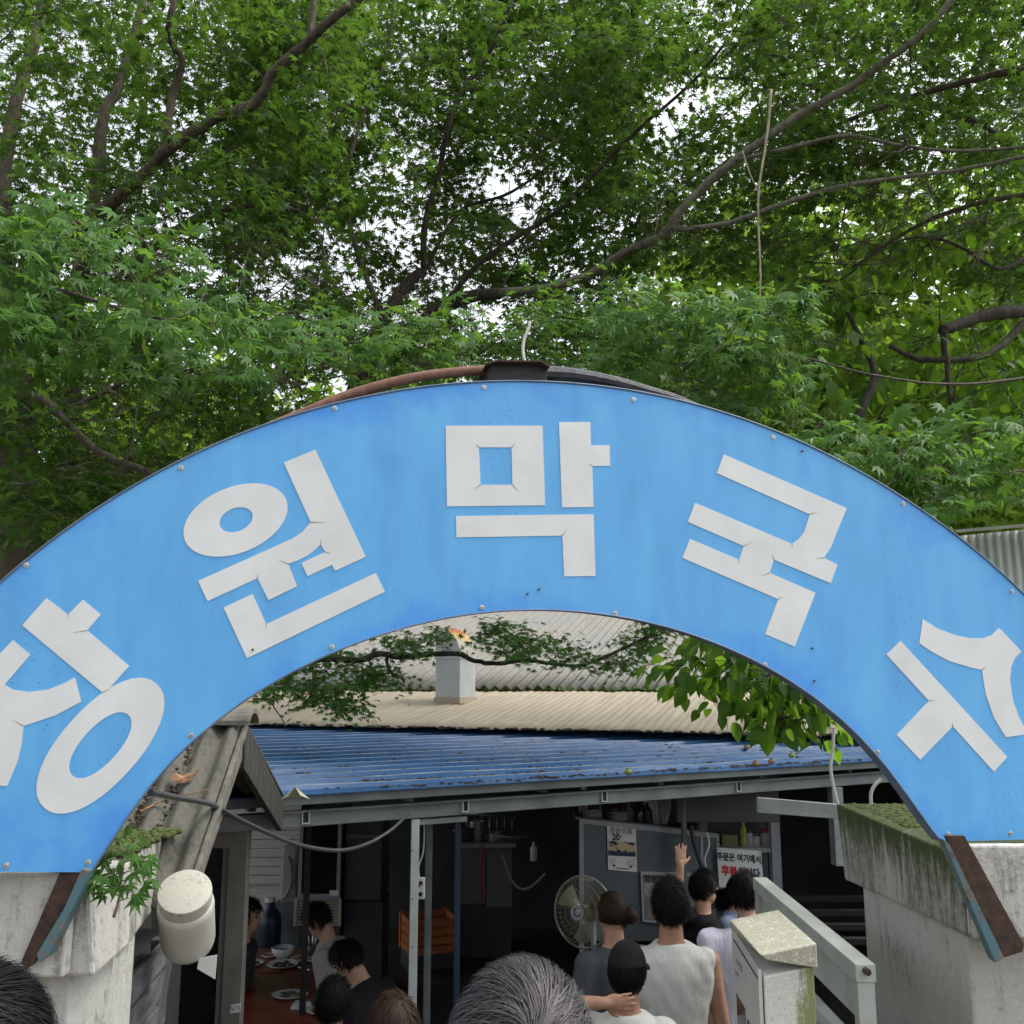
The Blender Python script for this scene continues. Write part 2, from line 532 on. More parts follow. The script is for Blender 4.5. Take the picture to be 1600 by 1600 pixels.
def roofmats():
    m, nt, bs = newmat('blue_sheet')
    v = coords(nt); f = noise(nt, v, 2.2, 6, 0.65); d = noise(nt, v, 16, 6, 0.75)
    c = ramp(nt, f, [(0.3, (0.018, 0.092, 0.240)), (0.7, (0.034, 0.142, 0.350))])
    k = ramp(nt, mathn(nt, 'ADD', mathn(nt, 'MULTIPLY', d, 0.6), mathn(nt, 'MULTIPLY', f, 0.4)), [(0.54, (0, 0, 0)), (0.66, (1, 1, 1))])
    c = mixc(nt, mathn(nt, 'MULTIPLY', k, 0.55), c, (0.16, 0.16, 0.15))
    nt.links.new(c, bs.inputs['Base Color'])
    nt.links.new(ramp(nt, d, [(0.3, (0.22,) * 3), (0.7, (0.5,) * 3)]), bs.inputs['Roughness'])
    m, nt, bs = newmat('beige_sheet')
    v = coords(nt); f = noise(nt, v, 0.9, 5, 0.6); d = noise(nt, v, 9, 7, 0.75)
    c = ramp(nt, f, [(0.3, (0.32, 0.27, 0.195)), (0.7, (0.40, 0.345, 0.255))])
    c = mixc(nt, ramp(nt, d, [(0.60, (0, 0, 0)), (0.75, (0.5,) * 3)]), c, (0.30, 0.23, 0.15))
    nt.links.new(c, bs.inputs['Base Color']); bs.inputs['Roughness'].default_value = 0.65
    m, nt, bs = newmat('grey_sheet')
    v = coords(nt); f = noise(nt, v, 0.7, 5, 0.6); d = noise(nt, v, 12, 7, 0.75)
    c = ramp(nt, f, [(0.3, (0.155, 0.15, 0.138)), (0.55, (0.20, 0.19, 0.168)), (0.75, (0.15, 0.172, 0.186))])
    c = mixc(nt, ramp(nt, d, [(0.5, (0, 0, 0)), (0.75, (0.8,) * 3)]), c, (0.10, 0.088, 0.072))
    nt.links.new(c, bs.inputs['Base Color']); bs.inputs['Roughness'].default_value = 0.6
    m, nt, bs = newmat('galvanised_sheet')
    v = coords(nt, (1, 1, 0.25)); f = noise(nt, v, 6, 6, 0.7)
    nt.links.new(ramp(nt, f, [(0.3, (0.60, 0.64, 0.62)), (0.7, (0.80, 0.83, 0.81))]), bs.inputs['Base Color'])
    bs.inputs['Roughness'].default_value = 0.5
    m, nt, bs = newmat('duct_metal')
    v = coords(nt, (1, 1, 0.5)); f = noise(nt, v, 8, 5, 0.7)
    nt.links.new(ramp(nt, f, [(0.3, (0.36, 0.40, 0.40)), (0.7, (0.46, 0.50, 0.50))]), bs.inputs['Base Color'])
    bs.inputs['Roughness'].default_value = 0.5
    m, nt, bs = newmat('duct_hood')
    geo = nt.nodes.new('ShaderNodeNewGeometry')
    sx = nt.nodes.new('ShaderNodeSeparateXYZ'); nt.links.new(geo.outputs['Position'], sx.inputs[0])
    mr = N(nt, 'ShaderNodeMapRange'); nt.links.new(sx.outputs['Z'], mr.inputs[0])
    mr.inputs[1].default_value = 2.27; mr.inputs[2].default_value = 2.72
    v = coords(nt, (1, 1, 0.2)); f = noise(nt, v, 9, 5, 0.7)
    k = mathn(nt, 'ADD', mr.outputs[0], mathn(nt, 'MULTIPLY', mathn(nt, 'SUBTRACT', f, 0.5), 1.3))
    nt.links.new(ramp(nt, k, [(0.30, (0.46, 0.45, 0.40)), (0.42, (0.62, 0.42, 0.12)), (0.55, (0.45, 0.15, 0.035)), (0.9, (0.27, 0.085, 0.03))]), bs.inputs['Base Color'])
    bs.inputs['Roughness'].default_value = 0.75
roofmats()
plain('blue_crest_highlight', (0.36, 0.42, 0.52), 0.45, var=0.5, scale=3.5, stretch=(1, 1, 1))  # bright sky reflection on the roof ribs, put into the colour
plain('soil', (0.10, 0.085, 0.065), 0.95, var=0.3, scale=3, bmp=0.6)
plain('hill_green', (0.06, 0.11, 0.025), 0.95, var=0.5, scale=0.5, bmp=1.0)
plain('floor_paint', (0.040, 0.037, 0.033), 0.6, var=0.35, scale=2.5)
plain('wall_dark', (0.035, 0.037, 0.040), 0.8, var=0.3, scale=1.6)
plain('wall_board', (0.46, 0.44, 0.40), 0.8, var=0.12, scale=3, bmp=0.3, stretch=(1, 1, 14))

# ================================================================== THE GROUND
FLOOR = -0.83
def ground_z(y):
    if y < 2.3: return 0.0
    if y < 3.5: return FLOOR * (y - 2.3) / 1.2
    return FLOOR
def build_ground():
    mb = MB()
    ys = [-250, -20, 2.3, 2.31, 2.6, 2.61, 2.9, 2.91, 3.2, 3.21, 3.5, 3.51, 13.0, 22.0, 60, 300]
    zs = [0, 0, 0, -0.166, -0.166, -0.332, -0.332, -0.498, -0.498, -0.664, -0.664, FLOOR, FLOOR, FLOOR + 0.3, 3, 10]
    xs = [-300, -40, -10, 0, 10, 40, 300]
    vs_ = [(x, y, z) for y, z in zip(ys, zs) for x in xs]
    n = len(xs)
    mb.add(vs_, [(j * n + i, j * n + i + 1, (j + 1) * n + i + 1, (j + 1) * n + i) for j in range(len(ys) - 1) for i in range(n - 1)])
    tag(mb.build('ground', MATS['soil']), kind='structure')
    mb = MB()
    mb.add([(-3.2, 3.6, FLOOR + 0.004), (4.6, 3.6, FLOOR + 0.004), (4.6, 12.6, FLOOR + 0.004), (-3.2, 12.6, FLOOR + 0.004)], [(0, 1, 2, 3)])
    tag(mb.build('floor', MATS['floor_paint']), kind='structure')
    # wooded hillside beyond the roofs
    mb = MB()
    rng = np.random.default_rng(4)
    nx, ny = 60, 26
    vs_ = []
    for j in range(ny):
        for i in range(nx):
            x = -75 + 150 * i / (nx - 1); y = 24 + 60 * j / (ny - 1)
            z = -1 + 13.5 * (1 - math.cos(math.pi * min(1, j / (ny - 1) * 1.25))) / 2 * (1.15 + 0.30 * math.sin(x * 0.05 + 0.9) + 0.12 * math.sin(x * 0.17)) + rng.normal(0, 0.35)
            vs_.append((x, y, z))
    mb.add(vs_, [(j * nx + i, j * nx + i + 1, (j + 1) * nx + i + 1, (j + 1) * nx + i) for j in range(ny - 1) for i in range(nx - 1)])
    tag(mb.build('hill', MATS['hill_green'], smooth='all'), kind='structure')
build_ground()

# ================================================================== THE ARCHED SIGN
SG_T = 0.223
SG_P = Vector((0, 3.2, 0))
SG_X = Vector((1, SG_T, 0)).normalized()
SG_N = Vector((SG_T, -1, 0)).normalized()          # towards the street
def sg(px, py, off=0.0):
    return at_plane(px, py, SG_P + SG_N * off, SG_N)

OUTER_PX = [(-255, 1361), (-235, 1240), (-180, 1120), (-100, 1010), (0, 909), (75, 856), (124, 811), (172.5, 778), (232, 746), (281, 721), (349, 690), (405, 667), (469, 645), (525, 630), (600, 613),
            (640, 607), (700, 600), (763, 597), (859, 598), (964, 608), (1037, 621), (1097, 634), (1161, 654), (1210, 672), (1285, 706), (1337, 733), (1405, 774), (1480, 825), (1532, 870), (1600, 930), (1690, 1030), (1750, 1130), (1785, 1230), (1802, 1307)]
INNER_PX = [(142, 1363), (170.6, 1327), (193, 1284), (222.5, 1243), (250, 1211), (286, 1175), (329, 1134), (367, 1105.5), (380, 1097), (416, 1074), (461, 1049), (520, 1020), (575, 998), (640, 978), (705, 964),
            (770, 957), (835, 954), (900, 956), (961, 962), (1010, 971), (1062, 985), (1114, 1005), (1192, 1039), (1241, 1068), (1292, 1106), (1351, 1161), (1390, 1205), (1420, 1247), (1450, 1289), (1471, 1315)]
def smooth_arc(pts, n, deg):
    p = np.array([list(sg(*q)) for q in pts])
    s = np.concatenate([[0], np.cumsum(np.linalg.norm(np.diff(p, axis=0), axis=1))]); s /= s[-1]
    w = np.ones(len(s)); w[0] = w[-1] = 6
    t = np.linspace(0, 1, n)
    a = p[:, :2] @ np.array([SG_X.x, SG_X.y])
    ca, cz = np.polyfit(s, a, deg, w=w), np.polyfit(s, p[:, 2], deg, w=w)
    base = p[0] - a[0] * np.array([SG_X.x, SG_X.y, 0])
    A, Z = np.polyval(ca, t), np.polyval(cz, t)
    return [Vector((base[0] + SG_X.x * x, base[1] + SG_X.y * x, z)) for x, z in zip(A, Z)]

sign = thing('arch_sign', 'wide blue arched sign with large white letters spanning the gate', 'sign', sg(800, 1340))
def build_sign():
    n, m = 121, 9
    out, inn = smooth_arc(OUTER_PX, n, 9), smooth_arc(INNER_PX, n, 9)
    vs_, rim = [], []
    for i in range(n):
        for j in range(m):
            t = j / (m - 1)
            vs_.append(out[i].lerp(inn[i], t))
            e = max(0, 1 - min(t, 1 - t) / 0.22)
            e = max(e, 1 - min(i, n - 1 - i) / 14)
            rim.append(e)
    k = len(vs_)
    th = -SG_N * 0.055
    back = [v + th for v in vs_]
    f = [(i * m + j, i * m + j + 1, (i + 1) * m + j + 1, (i + 1) * m + j) for i in range(n - 1) for j in range(m - 1)]
    me = bpy.data.meshes.new('panel')
    fb = [tuple(k + q for q in reversed(x)) for x in f]
    side = []
    for i in range(n - 1):
        side.append((i * m, (i + 1) * m, k + (i + 1) * m, k + i * m))
        side.append((i * m + m - 1, k + i * m + m - 1, k + (i + 1) * m + m - 1, (i + 1) * m + m - 1))
    for j in range(m - 1):
        side.append((j, k + j, k + j + 1, j + 1))
        q = (n - 1) * m + j
        side.append((q, q + 1, k + q + 1, k + q))
    me.from_pydata([tuple(v) for v in vs_ + back], [], f + fb + side)
    me.materials.append(MATS['sign_paint']); me.materials.append(MATS['sign_rim'])
    me.polygons.foreach_set('material_index', [0] * len(f) + [1] * (len(fb) + len(side)))
    a = me.attributes.new('rim', 'FLOAT', 'POINT')
    a.data.foreach_set('value', rim + [1.0] * k)
    bm = bmesh.new(); bm.from_mesh(me); bmesh.ops.recalc_face_normals(bm, faces=bm.faces); bm.to_mesh(me); bm.free()
    link_mesh('panel', me, None, sign)
    # a thin folded lip along both rims
    for arc in (out, inn):
        mb = MB()
        mb.tube([p + SG_N * 0.002 for p in arc], 0.0035, 6)
        mb.build('edge_trim', MATS['sign_rim'], sign, smooth=True)
    return out, inn
SG_OUT, SG_INN = build_sign()

def zp(z, x0, y0, s):
    return [(x0 + a / s, y0 + b / s) for a, b in z]
def ell(cx, cy, a, b, deg, x0, y0, s, n=44, p=2.0):
    o = []
    for k in range(n):
        t = 2 * math.pi * k / n
        c, q = math.cos(t), math.sin(t)
        ex = a * math.copysign(abs(c) ** (2 / p), c); ey = b * math.copysign(abs(q) ** (2 / p), q)
        ca, sa = math.cos(R(deg)), math.sin(R(deg))
        o.append((x0 + (cx + ex * ca + ey * sa) / s, y0 + (cy - ex * sa + ey * ca) / s))
    return o
def letter(name, polys=(), rings=()):
    mb = MB()
    off = -SG_N * 0.0012
    for p in polys: mb.prism([sg(*q, 0.0018) for q in p], off)
    for o, i in rings: mb.ring([sg(*q, 0.0018) for q in o], [sg(*q, 0.0018) for q in i], off)
    mb.build('letter', MATS['sign_vinyl'], sign, label=name)
A_ = (0, 900, 4.0)
letter('white letter at the left foot of the arch, a wide branching stroke over a slanted ring', [
    zp([(290, 138), (425, 240), (518, 148), (630, 240), (545, 340), (808, 562), (685, 700), (640, 728), (138, 308)], *A_),
    zp([(80, 400), (190, 492), (28, 680), (80, 710), (180, 725), (300, 710), (400, 670), (468, 633), (508, 785), (350, 870), (148, 937), (135, 1050), (110, 1160), (45, 1312), (-130, 1305), (-70, 1150), (-60, 1000), (-90, 820), (-230, 932), (-340, 840)], *A_)],
    [(ell(627, 1061, 523, 238, 47.8, *A_, p=2.15), ell(627, 1058, 258, 112, 47.5, *A_, p=2.1))])
B_ = (270, 690, 4.571)
letter('white letter with an oval ring and a long foot stroke', [
    zp([(792, 150), (1018, 57), (1378, 822), (1160, 923), (1137, 880), (962, 962), (918, 868), (1087, 788), (1057, 733), (1010, 778), (960, 815), (890, 850), (825, 873), (888, 1033), (683, 1133), (605, 975), (248, 1140), (180, 995), (860, 690), (925, 645), (985, 575)], *B_),
    zp([(362, 1185), (570, 1088), (667, 1303), (1450, 938), (1515, 1073), (530, 1547)], *B_)],
    [(ell(448, 560, 390, 235, 22, *B_), ell(452, 558, 123, 83, 22, *B_))])
C_ = (670, 630, 5.333)
letter('white letter at the top of the arch with a square ring', [
    zp([(1085, 157), (1347, 157), (1352, 350), (1507, 350), (1512, 522), (1363, 522), (1373, 865), (1110, 868)], *C_),
    zp([(227, 940), (1373, 925), (1390, 1440), (1128, 1443), (1113, 1103), (230, 1118)], *C_)],
    [(zp([(140, 187), (948, 187), (970, 850), (152, 860)], *C_), zp([(418, 368), (690, 368), (697, 680), (432, 680)], *C_))])
D_ = (1040, 690, 4.706)
letter('white letter of slanting parallel bars', [
    zp([(427, 93), (1333, 490), (1262, 660), (1220, 770), (1165, 855), (1265, 905), (1215, 1042), (797, 868), (765, 965), (1103, 1112), (950, 1508), (732, 1415), (828, 1158), (123, 855), (180, 715), (540, 868), (575, 768), (163, 590), (217, 450), (930, 752), (985, 710), (1020, 660), (1060, 535), (378, 232)], *D_)])
E_ = (1370, 940, 5.517)
letter('white letter of a forked stroke over a tilted cross bar at the right foot', [
    zp([(397, 150), (520, 230), (680, 290), (800, 315), (920, 315), (990, 290), (1055, 225), (1248, 430), (1190, 490), (1160, 560), (1148, 680), (1175, 850), (1225, 990), (1269, 1075), (1325, 1140), (1112, 1168), (1010, 1000), (940, 800), (905, 590), (800, 565), (620, 510), (480, 435), (367, 360)], *E_),
    zp([(205, 338), (640, 810), (1125, 1338), (1010, 1467), (655, 1075), (375, 1363), (172, 1150), (450, 855), (83, 457)], *E_)])
def slits():
    """Cut lines at the inner corners of the vinyl, where it has shrunk open."""
    mb = MB()
    def cut(a, b, w=0.8):
        a, b = Vector((*a, 0)), Vector((*b, 0))
        d = (b - a).normalized(); s = Vector((-d.y, d.x, 0)) * w
        mb.prism([sg(q.x, q.y, 0.0024) for q in (a + s, b, a - s)], -SG_N * 0.0004)
    for z, fr in (([((418, 368), (390, 335)), ((690, 368), (725, 325)), ((432, 680), (365, 725)), ((697, 680), (755, 738)), ((1113, 1103), (1150, 1050)), ((1363, 522), (1320, 500))], C_),
                  ([((985, 575), (1100, 578)), ((1057, 733), (1060, 690)), ((1087, 788), (1135, 795)), ((825, 873), (755, 843)), ((605, 975), (608, 940)), ((667, 1303), (662, 1335))], B_),
                  ([((1060, 535), (1130, 515)), ((930, 752), (932, 780)), ((1165, 855), (1095, 857)), ((797, 868), (780, 825)), ((765, 965), (695, 992)), ((575, 768), (640, 738)), ((540, 868), (545, 895)), ((828, 1158), (875, 1140))], D_),
                  ([((905, 590), (955, 552)), ((450, 855), (520, 850)), ((655, 1075), (648, 1035))], E_),
                  ([((425, 240), (428, 262)), ((545, 340), (450, 356)), ((148, 937), (70, 895)), ((640, 728), (690, 705))], A_)):
        for a, b in z:
            p = zp([a, b], *fr); cut(p[0], p[1])
    mb.build('vinyl_split', MATS['seam_grey'], sign, kind='stuff')
slits()
def screws():
    for px, py in [(41, 883), (283, 731), (523, 638), (756, 605), (990, 624), (1208, 683), (1411, 787), (1581, 924), (10, 1352), (138, 1347), (299, 1149), (519, 1011), (753, 949), (961, 958), (1195, 1038), (1372, 1175), (1482, 1303), (1579, 1302)]:
        c = sg(px, py, 0.001)
        M = Matrix.Translation(c) @ SG_N.to_track_quat('Z', 'Y').to_matrix().to_4x4()
        mb = MB()
        mb.lathe([(0.0085, 0), (0.0085, 0.0015), (0.0045, 0.0018), (0.004, 0.004), (0, 0.0045)], 12, M)
        o = mb.build('screw', MATS['screw_steel'], sign, smooth=True)
        mb = MB(); mb.lathe([(0.0018, 0.0040), (0.0018, 0.0050), (0, 0.0052)], 8, M)
        mb.build('screw_slot', MATS['screw_slot'], o)
    mb = MB()
    for px, py in [(395, 1015), (842, 921), (824, 928), (1269, 1013), (1272, 1064), (1253, 705)]:
        c = sg(px, py, 0.001)
        M = Matrix.Translation(c) @ SG_N.to_track_quat('Z', 'Y').to_matrix().to_4x4()
        mb.lathe([(0.0035, 0), (0.0035, 0.006), (0, 0.0062)], 8, M)
    mb.build('drill_hole', MATS['screw_slot'], sign, kind='stuff')
screws()
def arch_top():
    """The steel pipe the sign hangs on, the black box and the wrapped lamp arm over its crown."""
    b = -0.10
    pts = [sg(x, y, b) for x, y in [(300, 735), (340, 708), (384, 685), (430, 664), (485, 641), (540, 619), (600, 601), (655, 589), (710, 582), (772, 577)]]
    MB().tube(catmull(pts, 5), 0.0185, 12).build('carrier_pipe', MATS['rusty_pipe'], sign, smooth=True)
    p = [sg(x, y, -0.03) for x, y in [(765, 565), (848, 566), (856, 572), (854, 600), (762, 600)]]
    mb = MB(); mb.prism(p, -SG_N * 0.14)
    mb.build('junction_box', MATS['black_box'], sign, bevel=0.002)
    lid = [sg(x, y, 0.0) for x, y in [(760, 567), (776, 562), (846, 563), (859, 571)]]
    mb = MB()
    mb.prism([lid[0], lid[1], lid[2], lid[3], lid[3] - Vector((0, 0, .006)), lid[2] - Vector((0, 0, .006)), lid[1] - Vector((0, 0, .006)), lid[0] - Vector((0, 0, .006))], -SG_N * 0.2)
    mb.build('box_lid', MATS['rusty_channel'], sign)
    pts = [sg(x, y, -0.09) for x, y in [(850, 584), (890, 586), (930, 592), (970, 600), (1010, 611), (1055, 624), (1100, 643)]]
    cp = catmull(pts, 6)
    rng = random.Random(3)
    rs = [0.030 * (1 - 0.45 * i / len(cp)) * rng.uniform(0.985, 1.015) for i in range(len(cp))]
    MB().tube(cp, rs, 10).build('wrapped_pipe', MATS['black_wrap'], sign)
    pts = [sg(x, y, -0.10) for x, y in [(820, 566), (817, 548), (819, 530), (826, 512), (827, 502)]]
    MB().tube(catmull(pts, 5), 0.0055, 8).build('cable_stub', MATS['pale_cable'], sign, smooth=True)
arch_top()

# ================================================================== GATE PILLARS
def pillar(name, label):
    return thing(name, label, 'gate pillar')

def capital(mb, x0, x1, y0, y1, z0, z1, chamfer, side):
    """Block whose inner lower edge is cut back; side +1: inner face looks towards -x."""
    s = side
    xi, xo = (x0, x1) if s > 0 else (x1, x0)
    pts = [(xi, z1), (xo, z1), (xo, z0), (xi + s * chamfer, z0), (xi, z0 + chamfer)]
    mb.prism([(x, y0, z) for x, z in pts], (0, y1 - y0, 0))

pr = pillar('gate_pillar', 'mossy concrete gate pillar beneath the right foot of the arch')
pr.location = (2.1, 4.0, FLOOR)
mb = MB()
def right_capital():
    xi = 1.62
    # the far end overhangs lower; the near end carries the sign
    b = [(1.537, 3.47, 1.151), (2.9, 3.47, 1.151), (2.9, 4.78, 1.073), (1.575, 4.78, 1.073)]
    t = [(1.535, 3.47, 1.41), (2.9, 3.47, 1.41), (2.9, 4.80, 1.42), (1.56, 4.80, 1.42)]
    return MB().hull8([Vector(q) for q in b], [Vector(q) for q in t])
right_capital().build('capital', MATS['concrete_moss'], pr, bevel=0.012)
MB().box((2.245, 4.06, (1.125 + FLOOR) / 2), (1.32, 1.02, 1.125 - FLOOR)).build('shaft', MATS['concrete_shaft'], pr, bevel=0.01)
MB().box((2.25, 3.442, 1.300), (1.40, 0.05, 0.30)).build('front_slab', MATS['concrete_white'], pr, bevel=0.008)

pl = pillar('gate_pillar', 'white lichen-stained concrete gate pillar beneath the left foot of the arch')
pl.location = (-1.8, 3.3, FLOOR)
def left_capital():
    b = [(-2.6, 3.0, 1.148), (-1.222, 3.0, 1.148), (-1.262, 3.37, 1.142), (-2.6, 3.37, 1.142)]
    t = [(-2.6, 3.0, 1.41), (-1.255, 3.0, 1.41), (-1.27, 3.37, 1.41), (-2.6, 3.37, 1.41)]
    return MB().hull8([Vector(q) for q in b], [Vector(q) for q in t])
left_capital().build('capital', MATS['concrete_white'], pl, bevel=0.012)
mb = MB().hull8([Vector(q) for q in [(-2.6, 3.385, 1.14), (-1.27, 3.385, 1.14), (-1.36, 3.95, 1.17), (-2.6, 3.95, 1.17)]],
                [Vector(q) for q in [(-2.6, 3.385, 1.40), (-1.28, 3.385, 1.40), (-1.375, 3.95, 1.42), (-2.6, 3.95, 1.42)]])
mb.build('coping_block', MATS['concrete_aged'], pl, bevel=0.012)
MB().box((-1.905, 3.30, (1.165 + FLOOR) / 2), (1.19, 0.50, 1.165 - FLOOR)).build('shaft', MATS['concrete_shaft'], pl, bevel=0.01)
MB().box((-1.80, 2.975, 1.305), (1.02, 0.05, 0.29)).build('front_slab', MATS['concrete_white'], pl, bevel=0.008)

def channel(pts_rust, pts_teal, parent):
    # steel channel running down the pillar face below the sign, laid on the front slab
    mb = MB(); mb.prism(pts_rust, Vector((0, 0.02, 0))); mb.build('steel_channel', MATS['rusty_channel'], parent)
    mb = MB(); mb.prism(pts_teal, Vector((0, 0.05, 0))); mb.build('channel_flange', MATS['teal_flange'], parent)
def onp(px, py, P, n): return at_plane(px, py, Vector(P), Vector(n))
def chan(lst, y): return [at(px, py, y) for px, py in lst]
channel(chan([(1478, 1306), (1507, 1306), (1600, 1476), (1598, 1487), (1566, 1497)], 3.395), chan([(1474, 1312), (1483, 1318), (1569, 1497), (1556, 1504), (1549, 1488)], 3.375), pr)
channel(chan([(96, 1358), (133, 1358), (52, 1506), (42, 1514), (32, 1505)], 2.925), chan([(128, 1358), (140, 1361), (124, 1398), (76, 1492), (60, 1504), (58, 1490), (100, 1420)], 2.90), pl)

# ================================================================== CORRUGATED SHEETS
def sheet(p00, p10, p01, p11, ribs, amp, prof='sine', nv=6, thick=0.006, wob=0.0, seed=0):
    """Ribbed sheet; ribs run p00 -> p01 and are counted along p00 -> p10."""
    rng = np.random.default_rng(seed)
    p00, p10, p01, p11 = (np.array(p, float) for p in (p00, p10, p01, p11))
    nrm = np.cross(p10 - p00, p01 - p00); nrm /= np.linalg.norm(nrm)
    if nrm[2] < 0: nrm = -nrm
    us, hs, crest = [], [], False
    if prof == 'sine':
        k = ribs * 8
        for i in range(k + 1):
            us.append(i / k); hs.append(amp * math.sin(2 * math.pi * i / 8))
    else:
        for r_ in range(ribs):
            for a, h in ((0, 0), (0.62, 0), (0.72, 1), (0.86, 1), (0.96, 0)):
                us.append((r_ + a) / ribs); hs.append(amp * h)
        us.append(1.0); hs.append(0)
    crest = prof != 'sine'
    us, hs = np.array(us), np.array(hs)
    vv = np.linspace(0, 1, nv + 1)
    jit = rng.normal(0, 1, (nv + 1, ribs + 2)) * wob
    P = []
    for j, v_ in enumerate(vv):
        a = p00 + (p01 - p00) * v_; b = p10 + (p11 - p10) * v_
        w = np.interp(us * ribs, np.arange(ribs + 2), jit[j])
        P.append(a[None] + (b - a)[None] * us[:, None] + nrm[None] * (hs + w)[:, None])
    P = np.concatenate(P); n = len(us); k = len(P)
    top = [(j * n + i, j * n + i + 1, (j + 1) * n + i + 1, (j + 1) * n + i) for j in range(nv) for i in range(n - 1)]
    bot = [tuple(k + q for q in reversed(f)) for f in top]
    side = []
    for i in range(n - 1):
        side.append((i, k + i, k + i + 1, i + 1)); q = nv * n + i
        side.append((q, q + 1, k + q + 1, k + q))
    for j in range(nv):
        side.append((j * n, (j + 1) * n, k + (j + 1) * n, k + j * n)); q = j * n + n - 1
        side.append((q, k + q, k + q + n, q + n))
    mb = MB(); mb.add(np.concatenate([P, P - nrm * thick]), top + bot + side)
    if crest:      # second, paler material paints a highlight along the rib crests
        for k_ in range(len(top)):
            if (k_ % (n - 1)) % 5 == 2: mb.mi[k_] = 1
    return mb

# ---- blue canopy roof over the dining yard
ZE = 1.40
BL, BR = at_z(330, 1250, ZE), at_z(1345, 1190, ZE)
BE = (BR - BL); BE.z = 0; BE.normalize()
BN = Vector((-BE.y, BE.x, 0))
SLOPE = 0.043
def bl(t, perp, dz=0.0):
    return BL + BE * t + BN * perp + Vector((0, 0, SLOPE * perp + dz))
BLEN = (BR - BL).length
def on_front(px, z, perp=0.0):
    u = (px - 800) / FPX; q = BL + BN * perp
    c, s = math.cos(PITCH), math.sin(PITCH)
    t = (u * (q.y * c + (z - 2) * s) - q.x) / (BE.x - u * BE.y * c)
    p = q + BE * t; p.z = z
    return p
canopy = thing('dining_canopy', 'low blue ribbed metal canopy roof on steel posts over the dining yard', 'canopy', (0.4, 6.0, FLOOR))
sheet(bl(-0.95, 0), bl(-0.95, 4.7), bl(BLEN + 1.2, 0), bl(BLEN + 1.2, 4.7), 21, 0.021, 'trap', 14, wob=0.003, seed=2).build('roof_sheet', [MATS['blue_sheet'], MATS['blue_crest_highlight']], canopy)
mb = MB(); mb.beam(bl(-1.0, 0.05, -0.035), bl(BLEN + 1.2, 0.05, -0.035), 0.05, 0.05); mb.build('gutter', MATS['beam_steel'], canopy, bevel=0.004)
mb = MB(); mb.beam(bl(-1.0, 0.07, -0.135), bl(BLEN + 1.2, 0.07, -0.135), 0.05, 0.085); mb.build('beam', MATS['beam_steel'], canopy, bevel=0.004)
mb = MB(); mb.beam(bl(-1.0, 0.03, -0.094), bl(BLEN + 1.2, 0.03, -0.094), 0.02, 0.006); mb.build('beam_lip', MATS['dark_steel'], canopy)
for px in (478, 728, 945, 1155):
    c = on_front(px, ZE - 0.125, 0.03)
    a = lambda w, h: [c + BE * (i * w) + Vector((0, 0, j * h)) for i, j in ((-1, -1), (1, -1), (1, 1), (-1, 1))]
    mb = MB(); mb.ring(a(.021, .033), a(.016, .028), BN * 0.05)
    br = mb.build('rafter_end', MATS['post_paint'], canopy)
    mb = MB(); mb.prism([q + BN * 0.012 for q in a(.0165, .0285)], BN * 0.01); mb.build('opening', MATS['black_box'], br)
for k in range(6):
    t = BLEN * (0.05 + k * 0.19)
    mb = MB(); mb.beam(bl(t, 0.1, -0.06), bl(t, 4.5, -0.06), 0.04, 0.06); mb.build('rafter', MATS['dark_steel'], canopy)
def post(px, w, mat, perp, ztop=ZE - 0.18, z0=FLOOR, label=None, d=None):
    p = on_front(px, 0.5, perp)
    mb = MB(); mb.box((p.x, p.y, (ztop + z0) / 2), (w, d or w, ztop - z0), rz=math.atan2(BE.y, BE.x) * 0.3)
    return mb.build('post', MATS[mat], canopy, bevel=0.003, label=label)
post(645.5, 0.046, 'post_paint', 0.07, label='pale painted post with bolt holes')
for k in range(7):
    p = on_front(645, 1.05 - k * 0.26, 0.07)
    M = Matrix.Translation((p.x, p.y - 0.024, p.z)) @ Matrix.Rotation(R(90), 4, 'X')
    MB().lathe([(0.004, -0.002), (0.004, 0.002), (0, 0.0025)], 8, M).build('bolt', MATS['screw_slot'], canopy)
post(668, 0.040, 'dark_steel', 0.25)
m_, nt_, bs_ = newmat('blue_post'); bs_.inputs['Base Color'].default_value = (0.020, 0.038, 0.075, 1); bs_.inputs['Roughness'].default_value = 0.35
post(714, 0.036, 'blue_post', 0.45, label='dark blue post')
post(478, 0.040, 'black_box', 1.3)
post(1313, 0.085, 'beam_pale', 0.07, z0=0.66, label='wide pale post behind the mossy pillar')
post(1205, 0.040, 'dark_steel', 0.8)
# brace at the head of the pale post
mb = MB(); p = on_front(645, ZE - 0.2, 0.07); q = on_front(728, ZE - 0.2, 0.07)
mb.beam(p, q, 0.03, 0.03); mb.build('brace', MATS['beam_steel'], canopy)
# crossboard at the right
mb = MB(); mb.prism([at(1184, 1246, 5.6), at(1312, 1257, 5.6), at(1312, 1280, 5.6), at(1184, 1270, 5.6)], Vector((0, 0.03, 0)))
mb.build('crossboard', MATS['beam_pale'], canopy, bevel=0.003)

